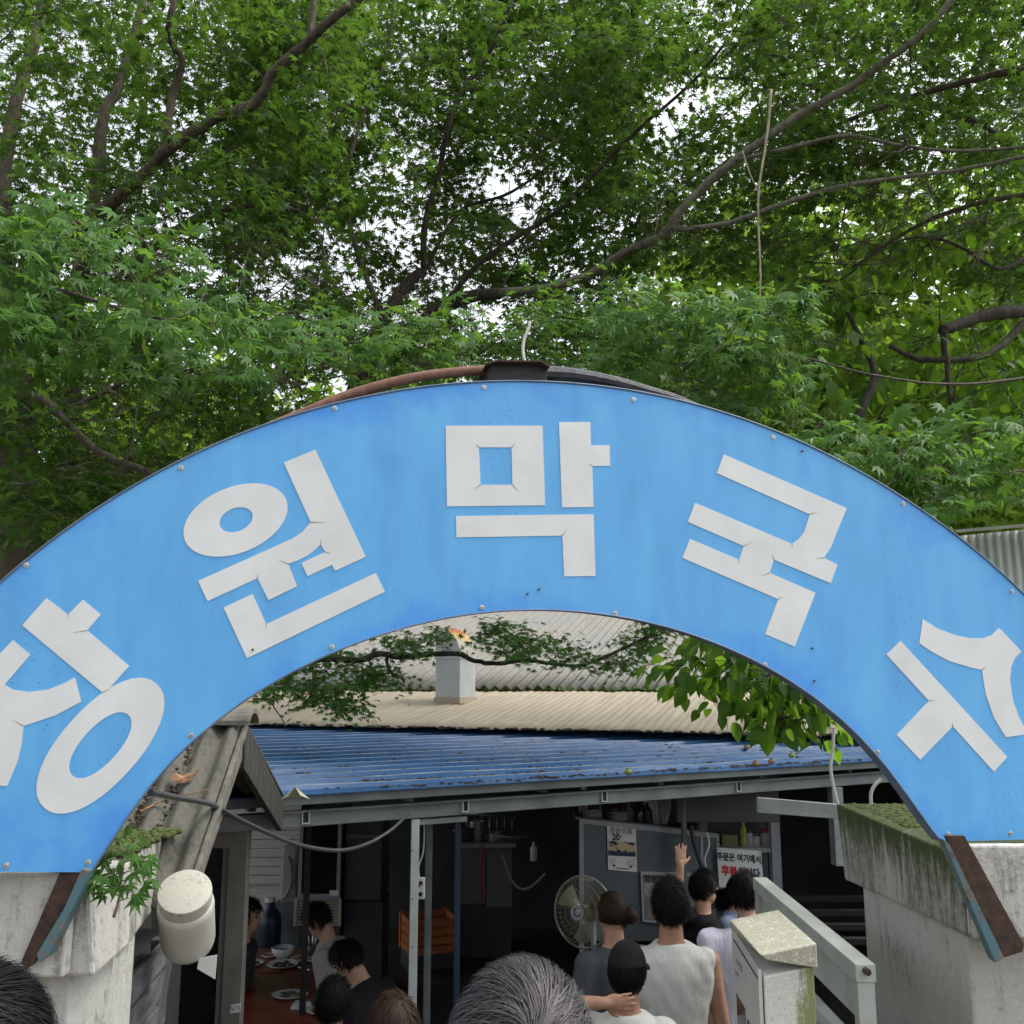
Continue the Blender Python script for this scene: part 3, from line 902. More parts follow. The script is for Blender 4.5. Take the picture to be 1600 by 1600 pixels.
# ---- the restaurant behind it: beige lower roof, grey upper roof, walls
rest = thing('restaurant_building', 'long restaurant building with beige and grey corrugated roofs', 'building', (0, 10, FLOOR))
G1, G2 = at_z(400, 1131, 1.62), at_z(1345, 1149, 1.54)
GE = (G2 - G1); GE.z = 0; GE.normalize()
GN = Vector((-GE.y, GE.x, 0))
def bg(t, perp, z): 
    p = G1 + GE * t + GN * perp; p.z = z
    return p
GLEN = (G2 - G1).length
BD = 2.3
zg = lambda t: 1.62 - 0.08 * t / GLEN
sheet(bg(-1.6, 0, zg(-1.6)), bg(GLEN + 2.5, 0, zg(GLEN + 2.5)), bg(-1.0, BD, 1.90), bg(GLEN + 3.1, BD, 1.90), 120, 0.0032, 'sine', 8, wob=0.006, seed=5).build('lower_roof', MATS['beige_sheet'], rest, smooth='all')
sheet(bg(-3.6, BD - 0.1, 1.93), bg(GLEN + 3.1, BD - 0.1, 1.93), bg(-1.8, BD + 6.0, 4.0), bg(GLEN + 4.9, BD + 6.0, 4.0), 100, 0.024, 'sine', 8, wob=0.008, seed=6).build('upper_roof', MATS['grey_sheet'], rest, smooth='all')
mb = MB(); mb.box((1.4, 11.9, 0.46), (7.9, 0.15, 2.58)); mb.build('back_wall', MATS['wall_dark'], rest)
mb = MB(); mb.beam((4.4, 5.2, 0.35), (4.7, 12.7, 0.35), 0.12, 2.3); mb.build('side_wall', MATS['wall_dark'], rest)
# ragged flashing strip along the beige eave
rng_ = random.Random(8)
mb = MB()
for k in range(150):
    t = GLEN * (0.02 + 0.97 * k / 150)
    if rng_.random() < 0.55:
        p = bg(t, -0.01, zg(t) + 0.002)
        mb.ball(p, (rng_.uniform(.015, .035), .02, rng_.uniform(.006, .014)), n=6, m=4)
mb.build('eave_litter', MATS['dirt'], rest, kind='stuff')

# ---- vent duct
duct = thing('vent_duct', 'grey metal vent duct with a rusted curved hood on the beige roof', 'duct', at_z(712, 1090, 1.86))
def build_duct():
    yb = 10.2
    bl_, bm_, br_ = at(680, 1089, yb), at(718, 1093, yb - 0.15), at(743, 1082, yb + 0.12)
    h = (at(680, 1030, yb).z - bl_.z)
    bk = bl_ + (br_ - bm_)
    base = [bl_, bm_, br_, bk]
    zt = bl_.z + h
    q0 = [Vector((p.x, p.y, 1.80)) for p in base]; q1 = [Vector((p.x, p.y, zt)) for p in base]
    MB().hull8(q0, q1).build('duct_box', MATS['duct_metal'], duct, bevel=0.006)
    c = sum(q1, Vector()) / 4
    MB().hull8([c + (p - c) * 1.06 for p in q0], [c + (p - c) * 1.06 + Vector((0, 0, .0)) for p in [Vector((p.x, p.y, 1.86)) for p in base]]).build('flashing', MATS['beige_sheet'], duct)
    mb = MB(); w = [c + (p - c) * 1.07 for p in q1]
    mb.hull8(w, [p + Vector((0, 0, 0.02)) for p in w]); mb.build('collar', MATS['duct_metal'], duct)
    # quarter-round hood: arc in the plane of the left face, swept along the right face
    ax = (bl_ - bm_); ax.z = 0; ax.normalize(); dp = (br_ - bm_); dp.z = 0
    wl = (bl_ - bm_).length
    prof = []
    r_ = wl * 1.02
    for k in range(13):
        a = R(90) * k / 12
        prof.append((math.cos(a) * r_, math.sin(a) * r_ * 1.02))
    m0 = Vector((bl_.x, bl_.y, zt + 0.02))
    pts = [m0 - ax * x + Vector((0, 0, z)) for x, z in prof] + [m0]
    mb = MB(); mb.prism(pts, dp); mb.build('hood', MATS['duct_hood'], duct)
    fp = [p - dp * 0.012 for p in pts]
    mb = MB(); mb.prism(fp, dp * 0.01); mb.build('hood_cheek', MATS['duct_metal'], duct)
build_duct()

# ---- neighbour's corrugated shed seen past the right shoulder of the sign
shed = thing('corrugated_shed', 'galvanised corrugated shed wall beside the right shoulder of the arch', 'shed', (6, 9.5, FLOOR))
a, b = at(1490, 838, 9.0), at(1680, 820, 8.4)
sheet(Vector((a.x, a.y, FLOOR)), Vector((b.x, b.y, FLOOR)), a, b, 14, 0.018, 'sine', 3).build('wall', MATS['galvanised_sheet'], shed, smooth='all')
mb = MB(); mb.beam(a + Vector((-.1, -.08, .03)), b + Vector((.1, -.08, .03)), 0.10, 0.015); mb.build('roof', MATS['galvanised_sheet'], shed)

# ================================================================== GABLED LEAN-TO AT THE LEFT
gab = thing('gabled_shed', 'small shed with mossy grey slate gable roof behind the left pillar', 'shed', (-2.4, 5.0, FLOOR))
GX = -1.24
gA, gB, gC = at_x(374, 1119, GX), at_x(272, 1416, GX), at_x(437, 1240, GX)
def build_gable():
    L = Vector((-2.6, 0, 0))
    # front slope of big corrugated slate
    sheet(gA + Vector((.02, 0, 0)), gA + L, gB + Vector((.02, 0, 0)), gB + L, 25, 0.020, 'sine', 8, thick=0.012, wob=0.004, seed=9).build('roof_slate', MATS['slate_roof'], gab, smooth='all')
    gC2 = gC + Vector((.02, 0.05, -0.03))
    sheet(gA + Vector((.02, 0, 0)), gA + L, gC2, gC2 + L, 25, 0.020, 'sine', 4, thick=0.012).build('roof_slate', MATS['slate_roof'], gab, smooth='all')
    dn = Vector((0, 0, -0.13))
    for p, q, mt in ((gA, gB, 'barge_pale'), (gA + Vector((0.012, 0, 0)), gC, 'barge_wood')):
        mb = MB(); o = Vector((0.022, 0, -0.03))
        k_ = 1.25 if mt == 'barge_wood' else 1.0
        mb.prism([p + o, q + o, q + o + dn * k_, p + o + dn * 1.25 * k_], Vector((-0.03, 0, 0)))
        mb.build('barge_board', MATS[mt], gab, bevel=0.003)
    mb = MB(); o = Vector((0.042, 0, -0.02))
    mb.prism([gA + o, gB + o, gB + o + dn * 0.35, gA + o + dn * 0.35], Vector((-0.02, 0, 0))); mb.build('barge_trim', MATS['barge_pale'], gab, bevel=0.002)
    # curved ridge tile
    pts = []
    for k in range(9):
        an = R(-75 + 150 * k / 8)
        pts.append(gA + Vector((0.07, math.sin(an) * 0.085, 0.01 + math.cos(an) * 0.07 - 0.045)))
    inn = [p + Vector((0, 0, -0.02)) for p in reversed(pts)]
    mb = MB(); mb.prism(pts + inn, Vector((-2.6, 0, 0))); mb.build('ridge_tile', MATS['barge_pale'], gab)
    # walls under it
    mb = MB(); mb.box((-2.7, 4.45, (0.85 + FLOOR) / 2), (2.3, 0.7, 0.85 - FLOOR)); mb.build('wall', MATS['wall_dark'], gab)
    # litter lying in the valleys of the slate
    rg = random.Random(12)
    mb = MB()
    d = (gB - gA)
    nrm = Vector((0, -d.z, d.y)).normalized(); nrm = nrm if nrm.z > 0 else -nrm
    for k in range(1700):
        rib = rg.choice((1, 2, 2, 3, 3, 4, 5, 6))
        x = -(rib + 0.25 + 0.5) / 25 * 2.62 + rg.gauss(0, 0.018)
        p = gA + d * rg.uniform(0.02, 1.0) + Vector((x, 0, 0)) + nrm * (-0.014 + abs(rg.gauss(0, .006)))
        s = rg.uniform(0.004, 0.011)
        mb.ball(p, (s, s * rg.uniform(.6, 1.4), s * 0.6), n=5, m=3)
    mb.build('roof_litter', MATS['dirt'], gab, kind='stuff')
build_gable()

# dry curled leaf and twig on the slate
def dry_leaf():
    d = (gB - gA); nrm = Vector((0, -d.z, d.y)).normalized(); nrm = nrm if nrm.z > 0 else -nrm
    c = at_plane(292, 1224, gA, nrm) + nrm * 0.03
    ux, uy = Vector((1, 0, 0)), d.normalized()
    prof = [(-.055, .0, .022), (-.045, -.03, .0), (-.02, -.012, .0), (.0, -.03, .004), (.025, -.018, .008), (.05, -.035, .022), (.06, -.005, .035), (.035, .015, .012), (.01, .028, .004), (-.02, .022, .0), (-.04, .03, .012)]
    top = [c + ux * x + uy * y + nrm * z for x, y, z in prof]
    mb = MB(); k = len(top)
    mb.add([c + nrm * 0.004] + top, [(0, 1 + i, 1 + (i + 1) % k) for i in range(k)])
    whole('fallen_leaf', mb, MATS['dry_leaf'], 'curled brown fallen leaf lying on the slate gable roof', 'leaf')
    pts = [at_plane(x, y, gA + nrm * 0.03, nrm) for x, y in [(220, 1268), (245, 1255), (270, 1245), (300, 1240), (330, 1232)]]
    mb = MB(); mb.tube(catmull(pts, 4), [0.005, 0.002], 6)
    whole('fallen_twig', mb, MATS['dry_leaf'], 'thin dry twig lying across the slate gable roof', 'twig')
dry_leaf()

# ================================================================== TREES
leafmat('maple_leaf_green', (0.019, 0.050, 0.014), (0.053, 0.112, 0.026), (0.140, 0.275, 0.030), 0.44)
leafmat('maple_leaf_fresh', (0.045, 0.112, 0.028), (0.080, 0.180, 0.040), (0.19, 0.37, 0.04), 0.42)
leafmat('broad_leaf_green', (0.024, 0.070, 0.018), (0.055, 0.135, 0.030), (0.27, 0.50, 0.035), 0.52, 0.4)
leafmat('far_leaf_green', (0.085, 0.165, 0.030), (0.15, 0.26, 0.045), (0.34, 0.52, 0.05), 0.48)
barkmat('maple_bark', (0.022, 0.018, 0.012), (0.125, 0.100, 0.068), 30)
barkmat('pale_bark', (0.050, 0.046, 0.032), (0.20, 0.19, 0.14), 26)
barkmat('dark_bark', (0.012, 0.010, 0.008), (0.062, 0.050, 0.036), 30)
plain('dead_twig', (0.30, 0.27, 0.20), 0.85, var=0.25, scale=12)

def maple_template(lobes=7):
    if lobes == 7:
        ang = [-128, -82, -40, 0, 40, 82, 128]; ln = [0.46, 0.78, 0.95, 1.0, 0.95, 0.78, 0.46]
    else:
        ang = [-105, -50, 0, 50, 105]; ln = [0.62, 0.9, 1.0, 0.9, 0.62]
    out = [(0.0, -0.06)]
    for i, (a, l) in enumerate(zip(ang, ln)):
        t = R(a)
        out.append((math.sin(t) * l, math.cos(t) * l))
        if i < len(ang) - 1:
            t = R((a + ang[i + 1]) / 2)
            q = 0.385 if lobes == 7 else 0.33
            out.append((math.sin(t) * q, math.cos(t) * q))
    v = [(0, 0.05, 0.0)]
    for x, y in out:
        r_ = math.hypot(x, y)
        v.append((x, y, -0.30 * r_ * r_ + (0.05 if r_ < 0.4 else 0)))
    k = len(out)
    f = [(0, 1 + (i + 1) % k, 1 + i) for i in range(k)]
    return np.array(v), np.array(f)

def ovate_template():
    st = [(0.0, 0.0), (0.10, 0.20), (0.28, 0.315), (0.46, 0.33), (0.70, 0.24), (0.88, 0.10), (1.02, 0.0)]
    bend = lambda y: -0.24 * y * y
    v = [(0, y, bend(y)) for y, w in st]
    n = len(v)
    Lq = [(-w, y, bend(y) + 0.18 * w) for y, w in st[1:-1]]; Rq = [(w, y, bend(y) + 0.18 * w) for y, w in st[1:-1]]
    v = v + Lq + Rq
    f = []
    for base, flip in ((n, 0), (n + 5, 1)):
        e = [0] + [base + i for i in range(5)] + [6]
        for i in range(6):
            for t in ((i, i + 1, e[i + 1]), (i, e[i + 1], e[i])):
                if len(set(t)) == 3: f.append(t if not flip else t[::-1])
    return np.array(v), np.array(f)

TPL = {'maple': maple_template(7), 'maple5': maple_template(5), 'ovate': ovate_template()}
HOLES = [(790, 265, 62), (835, 310, 45), (1060, 140, 66), (1000, 165, 40), (925, 205, 34), (600, 335, 55), (440, 430, 75), (575, 465, 80), (755, 480, 58), (300, 375, 50),
         (275, 175, 34), (20, 95, 40), (212, 250, 30), (715, 30, 40), (852, 65, 34), (655, 240, 36), (690, 430, 55), (955, 345, 30), (1010, 215, 40), (520, 385, 50), (870, 400, 36),
         (1450, 25, 20), (1410, 330, 34), (540, 575, 34), (130, 300, 30), (350, 190, 24), (900, 480, 30), (640, 375, 45), (1000, 20, 30), (480, 520, 40), (800, 395, 40)]

SHOW = []        # limbs that stay clear of foliage in front
class Tree:
    def __init__(self, label, loc, leafmat_, barkmat_, kind='maple', group=None, cat='tree', name='maple_tree', seed=0):
        self.root = thing(name, label, cat, loc, group)
        self.nodes = []
        self.rng = np.random.default_rng(seed)
        self.lm, self.bm, self.kind = leafmat_, barkmat_, kind
        self.L = []            # pos, axis, normal, size arrays
        self.tw = MB()

    def limb(self, pts, r0, r1, name='branch', mat=None, sides=9, wob=0.12, add=True, label=None):
        if r0 >= 0.012 and pts[0][1] < 1000:
            for a_, b_ in zip(pts[:-1], pts[1:]):
                k_ = max(2, int(math.hypot(b_[0] - a_[0], b_[1] - a_[1]) / 22))
                for i_ in range(k_):
                    SHOW.append([a_[j] + (b_[j] - a_[j]) * i_ / k_ for j in range(3)])
        w = catmull([at(*p) for p in pts], 6)
        m = len(w)
        rg = self.rng
        rs = [(r0 + (r1 - r0) * i / (m - 1)) * (1 + rg.normal(0, wob * 0.4)) for i in range(m)]
        w = [p + Vector(rg.normal(0, 0.10 * r, 3)) for p, r in zip(w, rs)]
        MB().tube(w, rs, sides).build(name, MATS[mat or self.bm], self.root, smooth='all', label=label)
        if add: self.nodes += [tuple(p) for p in w[(2 if name == 'trunk' else 0):]]

    def sprays(self, x0, y0, x1, y1, Y0, Y1, n, leaf=0.07, per=34, rad=0.33, face=0.0, holes=True, ell=False, tilt=0.40, clear=36):
        rg = self.rng
        sh_ = np.array(SHOW)
        if face: tilt *= 0.7
        C = []
        tries = 0
        while len(C) < n and tries < n * 8:
            tries += 1
            px, py, Y = rg.uniform(x0, x1), rg.uniform(y0, y1), rg.uniform(Y0, Y1)
            if ell and ((px - (x0 + x1) / 2) / ((x1 - x0) / 2)) ** 2 + ((py - (y0 + y1) / 2) / ((y1 - y0) / 2)) ** 2 > 1: continue
            if holes and any((px - hx) ** 2 + (py - hy) ** 2 < (hr * 0.72) ** 2 for hx, hy, hr in HOLES) and rg.random() < 0.88: continue
            if not face and clear:
                dd = (sh_[:, 0] - px) ** 2 + (sh_[:, 1] - py) ** 2
                k = int(np.argmin(dd))
                if dd[k] < clear ** 2 and Y < sh_[k, 2] + 0.3 and rg.random() < 0.85: Y = sh_[k, 2] + rg.uniform(0.35, 1.6)
            C.append(tuple(at(px, py, Y)))
        C = np.array(C)
        nd = np.array(self.nodes)
        d = np.array([np.min(np.sum((nd - c) ** 2, 1)) for c in C])
        for c in C[np.argsort(d)]:
            nd = np.array(self.nodes)
            dist = np.sqrt(np.sum((nd - c) ** 2, 1))
            k = int(np.argmin(dist + 0.25 * np.maximum(0, nd[:, 2] - c[2])))
            a = nd[k]; L_ = dist[k]
            o = c - a; o[2] *= 0.3
            if np.linalg.norm(o) < 0.05: o = rg.normal(0, 1, 3)
            o /= np.linalg.norm(o)
            mid = (a + c) / 2 + rg.normal(0, 0.05 * L_ + 0.01, 3) + np.array([0, 0, 0.06 * L_])
            pts = catmull([a, mid, c], 3)
            r0 = min(0.0035 + 0.0045 * L_, 0.012)
            self.tw.tube(pts, [r0, 0.0022], 3, cap=False)
            for q in pts[2::2]: self.nodes.append(tuple(q))
            # leaves fan out in a loose, roughly level plate
            m = max(4, int(per * rg.uniform(0.7, 1.3)))
            rr = rad * rg.uniform(0.7, 1.25)
            th = rg.normal(0, 1.15, m); ro = rr * np.sqrt(rg.uniform(0.02, 1, m))
            side = np.array([-o[1], o[0], 0]); side /= np.linalg.norm(side) + 1e-9
            tl = rg.normal(0, tilt * 0.5, 2)
            rad_dir = o[None] * np.cos(th)[:, None] + side[None] * np.sin(th)[:, None]
            base = c - o * rr * 0.35
            P = base + rad_dir * ro[:, None]
            P[:, 2] += (rad_dir @ o) * ro * tl[0] + (rad_dir @ side) * ro * tl[1] - 0.20 * ro * ro + rg.normal(0, 0.035, m)
            ax = rad_dir + rg.normal(0, 0.28 if face else 0.45, (m, 3)); ax[:, 2] -= rg.uniform(0.1, 0.75, m) if self.kind != 'ovate' else rg.uniform(0.5, 1.7, m)
            nm = np.tile([0, 0, 1.0], (m, 1)) + rg.normal(0, tilt, (m, 3))
            if face:
                tc = np.array(CAM) - P; tc /= np.linalg.norm(tc, axis=1)[:, None]
                nm += tc * face
            sz = leaf * rg.uniform(0.72, 1.18, m)
            self.L.append((P, ax, nm, sz, np.full(m, 1.0 if face else 0.0)))
            for q in P[:3]:
                self.tw.tube([Vector(base), Vector((base + q) / 2 + rg.normal(0, .01, 3)), Vector(q)], [0.0022, 0.0013], 3, cap=False)

    def bare(self, x0, y0, x1, y1, Y0, Y1, n, L=0.5):
        """Leafless dead twigs that fork a few times."""
        rg = self.rng
        nd = np.array(self.nodes)
        for _ in range(n):
            c = np.array(at(rg.uniform(x0, x1), rg.uniform(y0, y1), rg.uniform(Y0, Y1)))
            k = int(np.argmin(np.sum((nd - c) ** 2, 1)))
            a = nd[k]; d = c - a; dl = np.linalg.norm(d)
            mid = (a + c) / 2 + rg.normal(0, 0.06 * dl + 0.02, 3)
            self.tw.tube(catmull([a, mid, c], 4), [0.0075, 0.004], 4, cap=False)
            d = d / (dl + 1e-6)
            for j in range(rg.integers(3, 6)):
                e = d + rg.normal(0, 0.65, 3); e /= np.linalg.norm(e)
                l_ = L * rg.uniform(0.4, 1.0)
                m_ = c + e * l_ * 0.5 + rg.normal(0, 0.03, 3); t_ = c + e * l_ + rg.normal(0, 0.05, 3)
                self.tw.tube(catmull([c, m_, t_], 3), [0.004, 0.0016], 3, cap=False)
                for q in range(2):
                    f_ = e + rg.normal(0, 0.6, 3); f_ /= np.linalg.norm(f_)
                    self.tw.tube([Vector(m_), Vector(m_ + f_ * l_ * 0.4)], [0.0026, 0.0012], 3, cap=False)

    def finish(self, nparts=300, twigmat=None):
        P, ax, nm, sz, fr_ = (np.concatenate([l[i] for l in self.L]) for i in range(5))
        ax = ax / np.linalg.norm(ax, axis=1)[:, None]
        nm = nm - ax * np.sum(nm * ax, 1)[:, None]; nm /= np.linalg.norm(nm, axis=1)[:, None] + 1e-9
        bx = np.cross(ax, nm)
        px, py, f = to_px(P)
        oa = np.interp(px, [q[0] for q in OUTER_PX], [q[1] for q in OUTER_PX])
        ia = np.interp(px, [q[0] for q in INNER_PX], [q[1] for q in INNER_PX], left=9e9, right=9e9)
        vis = (px > 0) & (px < 1600) & (py > 0) & ((py < oa - 8) | (py > ia + 8))
        score = np.where(vis, sz / f, 0)
        order = np.argsort(-score)
        big = order[:nparts]; big = big[score[big] > 0]
        rest_ = np.setdiff1d(np.arange(len(P)), big)
        tv, tf = TPL[self.kind]
        # the nearest leaves, one object each
        me = bpy.data.meshes.new('leaf')
        me.from_pydata([tuple(v) for v in tv], [], [tuple(int(i) for i in q) for q in tf])
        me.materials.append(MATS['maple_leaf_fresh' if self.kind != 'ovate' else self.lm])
        inv = world_of(self.root).inverted()
        for i in big:
            o = bpy.data.objects.new('leaf', me)
            s = sz[i] * (0.62 if self.kind != 'ovate' else 1.0)
            M = Matrix.Identity(4)
            for r_ in range(3):
                M[r_][0], M[r_][1], M[r_][2], M[r_][3] = bx[i][r_] * s, ax[i][r_] * s, nm[i][r_] * s, P[i][r_]
            o.matrix_basis = M
            o.parent = self.root; o.matrix_parent_inverse = inv
            COL.objects.link(o)
        n = 0
        for fresh in (0, 1):
            sel = rest_[fr_[rest_] == fresh]
            if not len(sel): continue
            s = sz[sel] * (0.62 if self.kind != 'ovate' else 1.0)
            n, k = len(sel), len(tv)
            V = P[sel][:, None, :] + (tv[None, :, 0:1] * bx[sel][:, None, :] + tv[None, :, 1:2] * ax[sel][:, None, :] + tv[None, :, 2:3] * nm[sel][:, None, :]) * s[:, None, None]
            F = (tf[None] + (np.arange(n) * k)[:, None, None]).reshape(-1, 3)
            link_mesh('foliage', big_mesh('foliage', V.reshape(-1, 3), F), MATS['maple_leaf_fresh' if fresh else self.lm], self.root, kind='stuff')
        self.tw.build('twigs', MATS[twigmat or self.bm], self.root, kind='stuff')
        return n

def big_mesh(name, V, F):
    me = bpy.data.meshes.new(name)
    w = F.shape[1]
    me.vertices.add(len(V)); me.vertices.foreach_set('co', V.astype(np.float32).ravel())
    me.loops.add(F.size); me.loops.foreach_set('vertex_index', F.astype(np.int32).ravel())
    me.polygons.add(len(F)); me.polygons.foreach_set('loop_start', np.arange(0, F.size, w, dtype=np.int32))
    me.update(calc_edges=True); me.validate()
    return me

# ---- maple at the left: thick trunk, heavy limb across the upper left, bright sprays close by
t1 = Tree('spreading maple with a thick trunk at the left edge and one heavy forked limb', (-3.6, 7.4, FLOOR), 'maple_leaf_green', 'maple_bark', seed=11)
t1.limb([(5, 1250, 7.4), (14, 980, 7.4), (24, 800, 7.3), (22, 690, 7.3), (34, 560, 7.2), (48, 450, 7.2), (80, 395, 7.0)], 0.20, 0.12, 'trunk')
t1.limb([(80, 395, 7.0), (128, 350, 6.8), (170, 320, 6.6), (238, 262, 6.4), (258, 238, 6.3), (332, 187, 6.1), (400, 160, 6.0), (428, 112, 5.9), (482, 66, 5.8), (508, 38, 5.7), (570, -10, 5.6), (640, -70, 5.5)], 0.054, 0.024)
t1.limb([(250, 246, 6.35), (262, 200, 6.3), (270, 150, 6.3), (284, 95, 6.2), (264, 60, 6.1), (268, 20, 6.0), (282, -40, 6.0)], 0.032, 0.020)
t1.limb([(482, 66, 5.8), (488, 30, 5.8), (492, -30, 5.8)], 0.026, 0.018)
t1.limb([(30, 600, 7.2), (10, 430, 7.4), (4, 300, 7.6), (20, 180, 7.8), (60, 40, 8.0), (70, -60, 8)], 0.085, 0.04)
t1.limb([(115, 640, 7.8), (110, 520, 7.8), (132, 400, 7.8), (148, 300, 7.8), (160, 190, 7.9), (190, 120, 8.0), (230, -20, 8.2)], 0.085, 0.035)
t1.limb([(200, 420, 7.6), (240, 385, 7.6), (285, 355, 7.6), (335, 330, 7.6), (400, 320, 7.5), (470, 330, 7.4)], 0.055, 0.018)
t1.limb([(-40, 480, 6.2), (0, 530, 6.0), (22, 594, 5.8), (75, 629, 5.6), (112, 669, 5.5), (150, 702, 5.4), (187, 721, 5.3), (240, 742, 5.2), (300, 790, 5.1)], 0.028, 0.018)
t1.limb([(100, 640, 5.6), (150, 620, 5.5), (200, 595, 5.4), (260, 585, 5.3), (330, 570, 5.2)], 0.014, 0.006)
t1.limb([(-60, 430, 5.0), (20, 440, 4.6), (100, 455, 4.3), (180, 480, 4.1), (260, 500, 4.0)], 0.014, 0.006)
# long low branch that passes behind the arch and shows beneath it
t1.limb([(420, 1060, 6.9), (470, 1036, 6.9), (520, 1029, 6.9), (565, 1031, 6.9), (592, 1021, 6.9), (625, 1027, 6.9), (665, 1023, 6.9), (715, 1022, 6.9), (740, 1032, 6.9), (775, 1037, 6.9), (815, 1032, 6.9), (860, 1036, 6.9), (905, 1040, 6.9), (960, 1020, 6.8), (1020, 990, 6.8)], 0.026, 0.010, mat='dark_bark', label='low dark branch seen beneath the arch')
t1.limb([(604, 1028, 6.9), (606, 1042, 6.85), (614, 1054, 6.8), (628, 1060, 6.8), (632, 1067, 6.8)], 0.013, 0.006, mat='dark_bark')
t1.limb([(395, 1092, 6.6), (425, 1093, 6.6), (428, 1105, 6.6), (440, 1122, 6.6), (447, 1138, 6.6)], 0.006, 0.003, mat='dark_bark')
# ---- slender maple in the middle: two leaning stems, limbs that arch over to the right
t2 = Tree('slender twin stemmed maple behind the crown of the arch with pale limbs reaching right', (-1.5, 8.6, FLOOR), 'maple_leaf_green', 'maple_bark', seed=22)
t2.limb([(520, 900, 8.6), (545, 680, 8.6), (556, 598, 8.5), (572, 556, 8.5), (600, 500, 8.6), (640, 440, 8.8), (662, 425, 8.9)], 0.085, 0.045, 'trunk', 'dark_bark')
t2.limb([(540, 900, 8.3), (566, 680, 8.3), (578, 596, 8.3), (622, 540, 8.1), (690, 482, 7.8), (742, 462, 7.5), (780, 458, 7.3)], 0.085, 0.048, 'trunk', 'dark_bark')
t2.limb([(780, 458, 7.3), (850, 450, 7.1), (920, 430, 6.9), (975, 395, 6.7), (1030, 370, 6.5), (1062, 330, 6.4), (1110, 282, 6.3), (1155, 245, 6.2), (1200, 213, 6.1), (1262, 170, 6.0), (1322, 140, 5.9), (1372, 103, 5.8), (1432, 60, 5.7), (1480, 8, 5.6), (1530, -60, 5.5)], 0.036, 0.020, mat='pale_bark')
t2.limb([(1050, 358, 6.45), (1090, 356, 6.4), (1150, 345, 6.3), (1230, 316, 6.2), (1310, 292, 6.1), (1400, 278, 6.0), (1500, 265, 5.9), (1620, 240, 5.8)], 0.022, 0.012, mat='pale_bark')
t2.limb([(1150, 250, 6.2), (1230, 232, 6.1), (1322, 212, 6.0), (1400, 226, 5.9), (1500, 236, 5.8), (1620, 228, 5.7)], 0.016, 0.009, mat='pale_bark')
t2.limb([(662, 425, 8.9), (664, 350, 8.9), (685, 275, 8.9), (700, 200, 8.8), (725, 140, 8.8), (765, 80, 8.7), (795, 15, 8.6), (810, -60, 8.6)], 0.034, 0.018, mat='dark_bark')
t2.limb([(690, 482, 7.8), (740, 420, 7.8), (800, 375, 7.8), (870, 330, 7.7), (930, 270, 7.6), (1000, 200, 7.5), (1080, 130, 7.4), (1140, 60, 7.3)], 0.026, 0.012, mat='dark_bark')
t2.limb([(662, 425, 8.9), (720, 330, 9.2), (800, 300, 9.3), (900, 230, 9.4), (990, 190, 9.5)], 0.020, 0.010, mat='dark_bark')
t2.limb([(600, 500, 8.6), (560, 400, 8.8), (540, 300, 9.0), (560, 200, 9.2), (600, 100, 9.3), (620, -30, 9.4)], 0.03, 0.014)
t2.limb([(1205, 140, 5.7), (1198, 215, 5.7), (1186, 290, 5.7), (1185, 350, 5.7), (1188, 420, 5.7), (1187, 480, 5.7)], 0.0085, 0.0055, mat='dead_twig', add=False, label='long pale dead twig hanging down')
t2.limb([(1160, 236, 5.75), (1172, 272, 5.72), (1184, 298, 5.7)], 0.005, 0.004, mat='dead_twig', add=False)
t2.limb([(780, 458, 7.3), (820, 380, 7.5), (850, 300, 7.6), (838, 200, 7.8)], 0.010, 0.005, mat='dark_bark')
# ---- maple at the right whose lower sprays hang over the sign
t3 = Tree('maple at the right whose fresh feathery sprays hang low over the sign', (4.6, 6.2, FLOOR), 'maple_leaf_green', 'maple_bark', seed=33)
t3.limb([(1900, 1200, 6.2), (1860, 800, 6.2), (1800, 500, 6.3), (1760, 300, 6.4), (1700, 120, 6.5), (1640, -80, 6.6)], 0.15, 0.07, 'trunk')
t3.limb([(1800, 520, 6.2), (1700, 560, 5.7), (1600, 590, 5.2), (1480, 600, 4.9), (1360, 585, 4.7), (1260, 560, 4.6), (1160, 545, 4.5), (1060, 530, 4.5)], 0.009, 0.003)
t3.limb([(1840, 700, 6.0), (1720, 715, 5.4), (1600, 735, 4.9), (1480, 740, 4.7), (1360, 715, 4.6), (1260, 700, 4.6)], 0.009, 0.003)
t3.limb([(1700, 120, 6.5), (1600, 110, 6.8), (1500, 130, 7.0), (1400, 160, 7.2), (1300, 200, 7.4), (1220, 260, 7.6)], 0.035, 0.012)
t3.limb([(1760, 300, 6.4), (1640, 300, 6.8), (1520, 320, 7.0), (1420, 360, 7.2), (1330, 420, 7.4)], 0.03, 0.010)
t3.limb([(980, 640, 5.4), (1040, 620, 5.2), (1085, 580, 5.2), (1100, 545, 5.1)], 0.012, 0.006)
t3.limb([(1085, 590, 5.2), (1130, 615, 5.1), (1165, 650, 5.0)], 0.010, 0.006)
